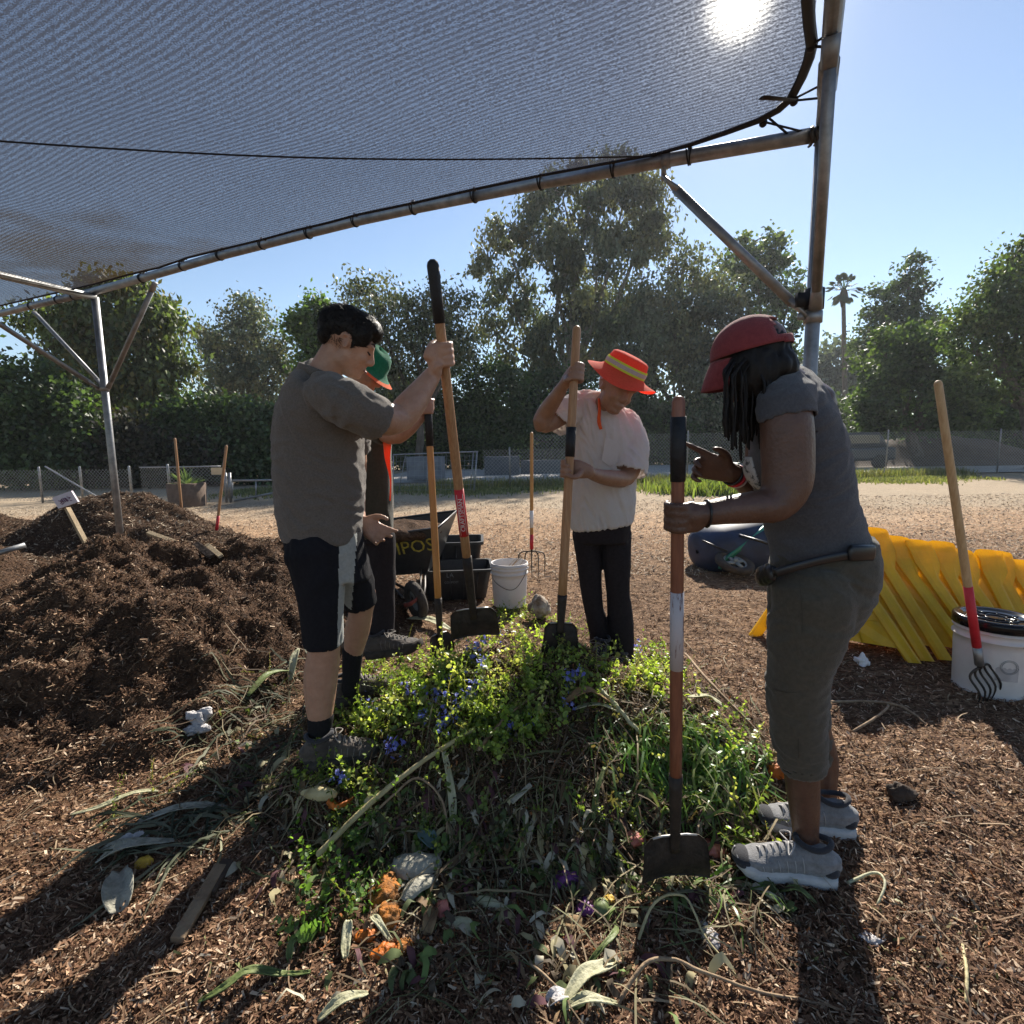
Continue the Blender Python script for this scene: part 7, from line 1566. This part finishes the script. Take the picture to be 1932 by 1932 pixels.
# small mixed bits
def bits(r, n): x, y = in_ell(n, [(900, 1560, 480, 190, 2), (1100, 1300, 330, 120, 1), (900, 1800, 450, 110, .9), (1380, 1500, 100, 150, .6), (1700, 1780, 260, 150, .35)]); P = GTv(x, y); return P[:, 0], P[:, 1]
chips_obj('scrap_bits', 'small pale and coloured vegetable bits strewn over the pile', 5200, bits, M_chip, .026, [(.40, .34, .26), (.16, .10, .06), (.30, .26, .14), (.12, .08, .05), (.30, .27, .22), (.20, .22, .09), (.42, .16, .06), (.08, .05, .035)], .8, 9)
px, py = in_ell(620, [(950, 1650, 420, 130, 3), (760, 1600, 260, 110, 1.5), (1250, 1620, 160, 120, 1.2), (480, 1480, 130, 120, 1, 35), (1000, 1860, 420, 60, .7), (1420, 1680, 90, 60, .5)])
ribbons('vegetable_scraps', 'torn leaf and husk scraps strewn over the front of the pile', GTv(px, py), (.03, .10), (.004, .012), None, 1, [(.40, .36, .22), (.14, .20, .06), (.30, .26, .14), (.10, .13, .05), (.20, .13, .07), (.46, .42, .32), (.08, .06, .04), (.12, .05, .06)], 8, curl=1.6, m=M_limp, rise=.35, seg=5)
px, py = in_ell(420, [(1000, 1600, 380, 170, 3), (640, 1560, 160, 120, 1), (1330, 1720, 120, 60, .8), (1000, 1850, 300, 60, .5)])
ribbons('dry_stalks', 'dark and pale stalks lying across the shaded front of the pile', GTv(px, py), (.08, .30), (.001, .0028), None, 1, [(.10, .07, .04), (.16, .12, .07), (.28, .25, .15), (.12, .14, .06)], 16, curl=.9, m=M_limp, rise=.2)
px, py = in_ell(260, [(1000, 1590, 330, 110, 2), (1260, 1560, 150, 110, 1), (760, 1560, 160, 80, 1)]); scatter_plants('pulled_weeds', 'sparse weeds on the shaded front of the pile', sp_leafy, GTv(px, py), (.4, .8), 1.2, [(.10, .15, .04), (.13, .18, .05), (.07, .10, .035)], [(.10, .10, .05)], 14)
# flowers: little blue clusters
def flower():
    V, F = [], []; n0 = 0
    for k in range(5):
        M = rotz(k*1.2566) @ roty(-.35); v = (LEAF6*[.0085, .011, .0085]) @ M.T; V += list(v); F += [[n0+q for q in f] for f in L6F.tolist()]; n0 += 6
    return np.array(V), np.array(F)
fv, ff = flower(); cl = [(775, 1325), (700, 1345), (838, 1330), (800, 1370), (845, 1385), (860, 1290), (893, 1245), (905, 1230), (930, 1215), (870, 1345), (905, 1275), (895, 1310), (735, 1420), (745, 1435), (1078, 1300), (1085, 1290), (960, 1395), (1000, 1388), (640, 1490), (1075, 1345), (888, 1325), (838, 1395), (1200, 1235), (815, 1330), (905, 1265), (852, 1370)]
fx_, fy_ = [], []
for (a, b_) in cl: k = 15; fx_ += list(rp.normal(a, 9, k)); fy_ += list(rp.normal(b_, 8, k))
P = GTv(fx_, fy_); n = len(P); P[:, 2] += rp.uniform(.02, .06, n); Vf, Ff = scatter(fv, ff, quats(n, .8), P, rp.uniform(.8, 1.5, n)); cf = np.array([(.24, .27, .72), (.32, .36, .80), (.40, .42, .85), (.20, .20, .60)])[rp.choice(4, n)]
o = obj('blue_flowers', Vf, Ff, mat('petal', (.3, .3, .8), .6, attr=True, trans=.4, tcol=(1.1, 1.1, 1.2)), None, smooth=False, cols=np.repeat(cf, len(fv), 0)); tag(o, 'small blue violet flowers scattered among the green weeds', kind='stuff')

# ------------------------------------------------------------------ single scraps
SC = 'kitchen and garden scraps on the pile'
M_pump = mat('pumpkin', (.62, .17, .02), .55, (.36, .10, .015), 22, bump=.4, bscale=50, trans=.15, tcol=(.9, .3, .03))
M_mould = mat('mouldy_pumpkin', (.50, .17, .02), .8, (.12, .06, .02), 34, bump=.7, bscale=60)
M_husk = mat('corn_husk', (.46, .45, .27), .6, (.62, .60, .42), 18, bump=.3, bscale=60, stretch=(1, 1, 1), trans=.3, tcol=(.7, .7, .35))
M_huskd = mat('grey_husk', (.24, .23, .18), .8, (.40, .38, .31), 26, bump=.5, bscale=60)
M_greenh = mat('green_leaf_scrap', (.14, .20, .06), .5, (.26, .30, .12), 20, bump=.2, trans=.35, tcol=(.4, .6, .12))
M_yell = mat('yellow_peel', (.62, .40, .05), .6, (.45, .26, .03), 20)
M_tanleaf = mat('tan_leaf', (.36, .24, .12), .8, (.22, .13, .07), 20, bump=.3, trans=.2, tcol=(.6, .4, .2))
M_pink = mat('pink_flesh', (.58, .22, .16), .6, (.36, .10, .09), 26, bump=.3)
M_purp = mat('purple_cabbage', (.10, .02, .12), .5, (.18, .05, .20), 24, bump=.3)
M_lime2 = mat('green_fruit', (.16, .20, .07), .5, (.10, .13, .05), 18)
M_pale = mat('pale_rag', (.58, .56, .56), .8, (.34, .32, .32), 26, bump=.6, bscale=60)
M_stalk = mat('straw_stalk', (.36, .30, .15), .7, (.50, .43, .24), 16, bump=.3, bscale=60)
def sp_pt(px, py, dz=0.0): p = GTv([px], [py])[0]; return A((p[0], p[1], p[2]+dz))
def chunk(name, label, px, py, rx, ry, m, hz=.5, cat='scrap', seed=0, amp=.35, group=SC, yaw=0.0, hollow=False):
    c = sp_pt(px, py); k = 1/PX(c); r = A((rx*k, ry*k*1.15, max(rx, ry)*k*hz)); c[2] += r[2]*.45
    V, F = ellipsoid((0, 0, 0), tuple(r), np.array(Matrix.Rotation(yaw, 3, 'Z')), 30, 20); V = np.array(V); L = max(r); q = V/L
    d = np.array([mn.noise(Vector(v)*1.6+Vector((seed, 0, 0)))+.5*mn.noise(Vector(v)*4+Vector((seed, 3, 0)))+.25*mn.noise(Vector(v)*9+Vector((seed, 5, 0))) for v in q]); V = V*(1+amp*d)[:, None]
    if hollow:
        top = V[:, 2] > r[2]*.15; V[top, 2] = r[2]*.15-(V[top, 2]-r[2]*.15)*.8
    o = obj(name, V+c, F, m, base=tuple(c)); tag(o, label, cat, group); return o
def husk(name, label, pts, w, m, cat='leaf', cup=.35, group=SC, lift=.012, seed=0, blunt=.2):
    P = [sp_pt(p[0], p[1], lift+(p[2] if len(p) > 2 else 0)) for p in pts]; Q = catmull(np.array(P), 6); n = len(Q); T = np.gradient(Q, axis=0); T /= np.linalg.norm(T, axis=1)[:, None]; V = []; K = 7; ww = .78*w/PX(Q[n//2])
    for i, (p, t) in enumerate(zip(Q, T)):
        s = np.cross(t, (0, 0, 1)); s /= np.linalg.norm(s)+1e-9; u = np.cross(s, t); q = i/(n-1); wi = ww*max(blunt, math.sin(math.pi*(q*.86+.10))**.7)
        for j in range(K):
            a = (j-(K-1)/2)/((K-1)/2); V.append(p+s*a*wi+u*(cup*wi*a*a+.0025*math.sin(j*2.1+i*.7+seed)+.12*wi*mn.noise(Vector(p)*30+Vector((j, seed, 0)))))
    F = [(i*K+j, i*K+j+1, (i+1)*K+j+1, (i+1)*K+j) for i in range(n-1) for j in range(K-1)]
    o = obj(name, np.array(V), F, m, base=tuple(P[0])); tag(o, label, cat, group); s_ = o.modifiers.new('t', 'SOLIDIFY'); s_.thickness = .0022; return o
def stalk(name, label, pts, r, m, cat='stick', group=SC, lift=.01):
    P = [sp_pt(p[0], p[1], lift+(p[2] if len(p) > 2 else 0)) for p in pts]; n = len(P); rr = np.linspace(r[0], r[1], n)/PX(P[n//2]); mb = MB(); mb.tube(P, list(rr), 9, sub=5, round0=True, round1=True); V, F = mb.get(); V = V+np.array([[mn.noise(Vector(v)*35)*rr[0]*.35]*3 for v in V]); o = obj(name, V, F, m, base=tuple(P[0])); tag(o, label, cat, group); return o
stalk('stalk', 'long straight straw coloured stalk slanting across the front of the pile', [(602, 1640, .03), (700, 1560, .05), (800, 1470, .04), (905, 1388, .02)], (5.5, 4), M_stalk, lift=.02)
stalk('branch', 'forked dry branch at the upper end of the long straw stalk', [(905, 1425, .01), (955, 1378, .03), (1000, 1345, .03)], (4, 2), M_twig)
stalk('stalk', 'pale stalk pointing to the black shovel socket from upper left', [(1128, 1318, .03), (1160, 1350, .03), (1205, 1400, .02)], (5, 3.5), M_husk)
stalk('stick', 'thin straight dry stick leaning behind the peeling label', [(1292, 1252, .05), (1340, 1310, .04), (1440, 1405, .02)], (3, 2), M_twig)
stalk('branch', 'long brown twig crossing above the orange pumpkin piece', [(650, 1600, .0), (740, 1530, .03), (790, 1500, .05), (835, 1545, .05), (845, 1590, .01)], (2.5, 2), M_twig)
stalk('root', 'long curved pale root arching along the bottom right of the ground', [(1165, 1905, 0), (1215, 1850, .03), (1265, 1842, .035), (1320, 1862, .03), (1420, 1885, .01), (1552, 1903, 0)], (4, 2.6), M_twig)
stalk('root', 'thin curved root looping below the broad shovel blade', [(1205, 1785, .01), (1235, 1735, .04), (1290, 1730, .05), (1330, 1790, .02), (1390, 1850, 0)], (2.8, 1.6), M_stalk)
stalk('stick', 'straight dry stick by the two bottom edge husks', [(1000, 1835, .01), (1050, 1885, .02), (1075, 1930, 0)], (3, 2), M_twig)
stalk('stick', 'curled pale root on the ground behind the near sneaker heel', [(1600, 1675, .0), (1650, 1665, .02), (1668, 1690, .02), (1655, 1715, 0)], (3, 2), M_husk)
stalk('stick', 'short pale stick lying at the lower right ground', [(1815, 1790, 0), (1822, 1850, .01), (1822, 1900, 0)], (3, 3), M_stalk)
stalk('stick', 'thin vine wandering over the mulch right of the capri trousers', [(1560, 1330, .0), (1640, 1335, .02), (1700, 1345, .02), (1745, 1370, 0)], (2.5, 2), M_twig)
stalk('stick', 'thin hooked vine in the shade of the barricades', [(1610, 1385, .0), (1650, 1370, .03), (1675, 1345, .02), (1660, 1335, 0)], (2.2, 2), M_twig)
chunk('pumpkin_piece', 'round bright orange pumpkin piece below the polo person\'s foot', 645, 1512, 25, 26, M_pump, .8, 'pumpkin', 1, .22, hollow=True)
chunk('pumpkin_piece', 'large mouldy orange pumpkin chunk beside the grey husk', 728, 1695, 30, 32, M_mould, .6, 'pumpkin', 2, .30)
chunk('pumpkin_piece', 'second mouldy orange chunk under the large one', 735, 1735, 24, 22, M_mould, .6, 'pumpkin', 3, .35)
chunk('pumpkin_piece', 'bright orange peel piece left of the white stem', 690, 1772, 20, 12, M_pump, .5, 'pumpkin', 4, .4)
chunk('pumpkin_piece', 'orange peel piece at the foot of the white stem', 724, 1805, 22, 16, M_pump, .5, 'pumpkin', 5, .4, yaw=.6)
chunk('pumpkin_piece', 'small dull orange peel right of the white stem', 763, 1792, 17, 17, M_mould, .4, 'pumpkin', 6, .3)
chunk('pumpkin_piece', 'brown orange gourd shell near the far sneaker toe', 1452, 1438, 26, 16, M_tanleaf, .6, 'gourd', 7, .3, hollow=True)
chunk('pumpkin_piece', 'bright orange gourd flesh under the brown gourd shell', 1462, 1462, 22, 12, M_pump, .6, 'gourd', 8, .35)
husk('husk', 'big torn grey white husk beside the mouldy pumpkin', [(745, 1640, .02), (790, 1655, .05), (830, 1640, .03)], 46, M_huskd, cup=-.4, seed=2, blunt=.5)
husk('husk', 'pale grey husk lower half folded over the mouldy pumpkin', [(760, 1720, .02), (790, 1695, .04), (825, 1672, .02)], 24, M_huskd, cup=-.5, seed=5, blunt=.4)
chunk('stem_chunk', 'pale pumpkin stem chunk left of the bright pumpkin piece', 604, 1503, 36, 10, M_stalk, .35, 'stem', 9, .2, yaw=-.1)
husk('husk', 'oval pale squash half with green seeds on the left ground', [(226, 1730), (226, 1700, .02), (228, 1655)], 30, M_huskd, cup=.7, seed=3, blunt=.55)
chunk('squash_flesh', 'dark green squash flesh inside the oval pale half', 224, 1690, 13, 22, M_lime2, .5, 'squash', 10, .3)
husk('husk', 'long dull white corn husk pointing left above the oval squash', [(184, 1635), (240, 1622, .03), (330, 1595)], 17, M_huskd, seed=4, blunt=.3)
husk('husk', 'dull white corn husk just above the long one', [(185, 1618), (235, 1608, .02), (290, 1600)], 11, M_huskd, seed=6, blunt=.3)
chunk('paper_scrap', 'crumpled white scrap above the corn husks at the left', 256, 1588, 24, 9, M_pale, .5, 'scrap', 11, .5)
chunk('yellow_peel', 'yellow peel chunk under the long corn husk', 272, 1632, 15, 12, M_yell, .6, 'peel', 12, .3)
husk('husk', 'grey green leek leaf lying toward the left edge', [(260, 1560), (340, 1540, .02), (430, 1530)], 12, M_huskd, seed=8)
husk('leaf', 'long cream leaf with a curled tip on sunlit mulch at left', [(134, 1545), (200, 1535, .02), (255, 1512, .02), (300, 1500)], 8, M_husk, seed=9)
plank('split dark plank lying at the lower left by the shoe shadow', sp_pt(335, 1790, .02), sp_pt(418, 1652, .03), .036, .020, mat('brown_board', (.16, .10, .06), .85, (.30, .21, .13), 9, bump=.5, bscale=40), .2, group=SC)
plank('small wedge of dark bark beside the split plank', sp_pt(395, 1700, .02), sp_pt(432, 1640, .03), .035, .018, M_boardd, .2, group=SC)
husk('leaf', 'yellow green leaf stalk with a bent middle at the bottom left', [(374, 1905), (430, 1885, .02), (470, 1862, .03), (530, 1852, .01), (586, 1845)], 10, M_greenh, seed=10)
husk('husk', 'pale husk cut off by the bottom edge left of centre', [(600, 1935), (650, 1910, .02), (695, 1885)], 13, M_husk, seed=11)
husk('leek_end', 'white leek stem rising between the orange peels', [(702, 1752, .02), (716, 1770, .03), (738, 1785)], 9, M_husk, seed=12, blunt=.5)
husk('leek_end', 'frayed white leek root end left of the orange peels', [(660, 1765, .03), (655, 1790, .02), (652, 1820)], 12, M_husk, seed=13, blunt=.4)
husk('leek_end', 'small curled pale leek end at the left of the frayed one', [(565, 1790, .02), (552, 1800, .02), (545, 1825)], 8, M_greenh, seed=14, blunt=.4)
chunk('stem_chunk', 'pale green chopped stalk in the shade right of centre bottom', 922, 1712, 32, 9, M_husk, .35, 'stem', 13, .15, yaw=-.35)
chunk('stem_chunk', 'pale green torn stalk below the other chopped stalk', 868, 1752, 32, 12, M_husk, .35, 'stem', 14, .3, yaw=-.15)
chunk('fruit', 'red orange fruit half above the torn stalk', 835, 1722, 13, 17, M_pink, .7, 'fruit', 15, .25)
husk('leaf', 'dry brown pointed leaf left of the torn stalk', [(808, 1775), (812, 1755, .02), (822, 1720)], 16, M_tanleaf, seed=15)
plank('grey splinter of wood in the dark middle of the pile', sp_pt(965, 1530, .03), sp_pt(1002, 1502, .035), .016, .008, M_huskd, .3, group=SC)
husk('husk', 'long yellow green corn husk at the bottom right of centre', [(1062, 1905), (1100, 1872, .03), (1140, 1845, .02), (1165, 1825)], 17, M_husk, seed=16, blunt=.45)
husk('husk', 'second corn husk lying flat under the long yellow one', [(1060, 1915), (1110, 1912, .02), (1165, 1905)], 12, M_husk, seed=17, blunt=.4)
husk('leaf', 'pinkish veined leaf beside the long yellow corn husk', [(1030, 1905), (1055, 1898, .02), (1080, 1890)], 17, M_pale, seed=18)
husk('leaf', 'narrow green curved pod above the long yellow husk', [(1108, 1840), (1140, 1805, .02), (1162, 1780, .02), (1160, 1748)], 7, M_greenh, seed=19)
chunk('cabbage_scrap', 'purple cabbage scrap between the two green fruits', 1106, 1722, 19, 15, M_purp, .6, 'cabbage', 16, .5)
chunk('cabbage_scrap', 'dark purple cabbage leaf above the green fruits', 1072, 1668, 36, 14, M_purp, .4, 'cabbage', 17, .5)
chunk('fruit', 'yellow fruit piece above the purple cabbage scrap', 1148, 1704, 14, 11, M_yell, .6, 'fruit', 18, .3)
for (a, b_, r_, l_) in ((1114, 1662, 10, 'small green fruit under the shovel blade\'s left edge'), (1095, 1684, 10, 'small green fruit just left of the topmost green one'), (1135, 1724, 17, 'larger dull green fruit beside the yellow piece'), (1242, 1686, 9, 'small green fruit beneath the broad shovel blade')): chunk('green_fruit', l_, a, b_, r_, r_, M_lime2, .9, 'fruit', a, .08)
chunk('bread_crust', 'brown crust left of the purple cabbage scrap', 1078, 1755, 21, 16, M_tanleaf, .6, 'crust', 19, .5)
chunk('fruit', 'pink fruit half at the left corner of the broad shovel blade', 1196, 1593, 17, 15, M_pink, .7, 'fruit', 20, .2)
chunk('fruit', 'pinkish torn fruit between the broad blade and the sneaker toe', 1345, 1612, 20, 22, M_pink, .5, 'fruit', 21, .5)
chunk('rag', 'crumpled dirty white rag on the mulch left of the pile', 378, 1362, 26, 12, M_pale, .5, 'rag', 22, .6)
chunk('rag', 'torn lower piece of the dirty white rag', 372, 1385, 22, 10, M_pale, .4, 'rag', 23, .6)
husk('leaf', 'yellow leaf standing at the left crest of the pile', [(470, 1330, .02), (505, 1300, .05), (545, 1283, .03)], 10, M_greenh, seed=21)
husk('leaf', 'orange tinged pale leaf behind the polo person\'s calf', [(548, 1290, .0), (556, 1268, .05), (565, 1250, .06)], 9, M_husk, seed=22)
husk('leaf', 'broad yellow leaf lying behind the amber shovel\'s foot', [(770, 1178, .03), (810, 1184, .04), (850, 1200, .03)], 13, M_husk, seed=23)
husk('husk', 'tan onion skin husk in the middle of the weeds', [(1068, 1345, .03), (1110, 1338, .05), (1150, 1348, .03)], 15, M_tanleaf, seed=24)
husk('husk', 'pale split husk under the tan onion skin', [(1085, 1355, .02), (1130, 1358, .04), (1170, 1366, .02)], 7, M_husk, seed=25)
husk('leaf', 'long pale drooping leaf hanging down the middle of the pile', [(838, 1452, .04), (850, 1500, .03), (855, 1550, .01), (852, 1625, .0)], 9, M_husk, seed=26)
husk('leaf', 'grey green blade hanging in front of the dark hollow', [(1140, 1485, .05), (1126, 1520, .03), (1118, 1575, .01)], 6, M_greenh, seed=27)
husk('leaf', 'blue grey cabbage leaf in the shade beside the straw stalk', [(795, 1590, .02), (806, 1605, .03), (822, 1620, .02)], 20, mat('blue_leaf', (.09, .14, .14), .6, (.13, .19, .18), 20), seed=28)
husk('husk', 'yellowish corn husk strip right of the dark red handle', [(1298, 1338, .03), (1335, 1335, .04), (1370, 1350, .02)], 8, M_husk, seed=29)
chunk('paper_scrap', 'white paper scrap on the ground below the grass blades', 1338, 1775, 16, 22, M_pale, .3, 'scrap', 24, .5)
chunk('paper_scrap', 'pale leaf scrap on the sunlit mulch at the right', 1690, 1708, 11, 6, M_husk, .4, 'scrap', 25, .4)
chunk('paper_scrap', 'larger pale torn scrap on the mulch at the right', 1638, 1775, 17, 15, M_pale, .3, 'scrap', 26, .6)
husk('leaf', 'bright green leaf lying by the near sneaker\'s sole', [(1470, 1690, .0), (1505, 1698, .02), (1540, 1715, .0)], 8, M_greenh, seed=30)
chunk('bark_chunk', 'dark bark chunk casting shade on the right mulch', 1700, 1510, 26, 11, M_boardd, .7, 'bark', 27, .5)
# ------------------------------------------------------------------ thin haze volume added to stand in for lens flare veil
HZ = MB(); HZ.box((0, 40, 21.5), (420, 260, 45)); V, F = HZ.get()
hm_ = bpy.data.materials.new('veil_haze'); hm_.use_nodes = True; hn = hm_.node_tree; hn.nodes.clear()
ho_ = hn.nodes.new('ShaderNodeOutputMaterial'); hv = hn.nodes.new('ShaderNodeVolumePrincipled'); hv.inputs['Color'].default_value = (.86, .92, 1, 1); hv.inputs['Density'].default_value = .00045; hv.inputs['Anisotropy'].default_value = .35
hn.links.new(hv.outputs[0], ho_.inputs['Volume']); hz = obj('haze', V, F, hm_, smooth=False); tag(hz, 'thin added haze over the yard and trees standing in for lens veil', kind='stuff')
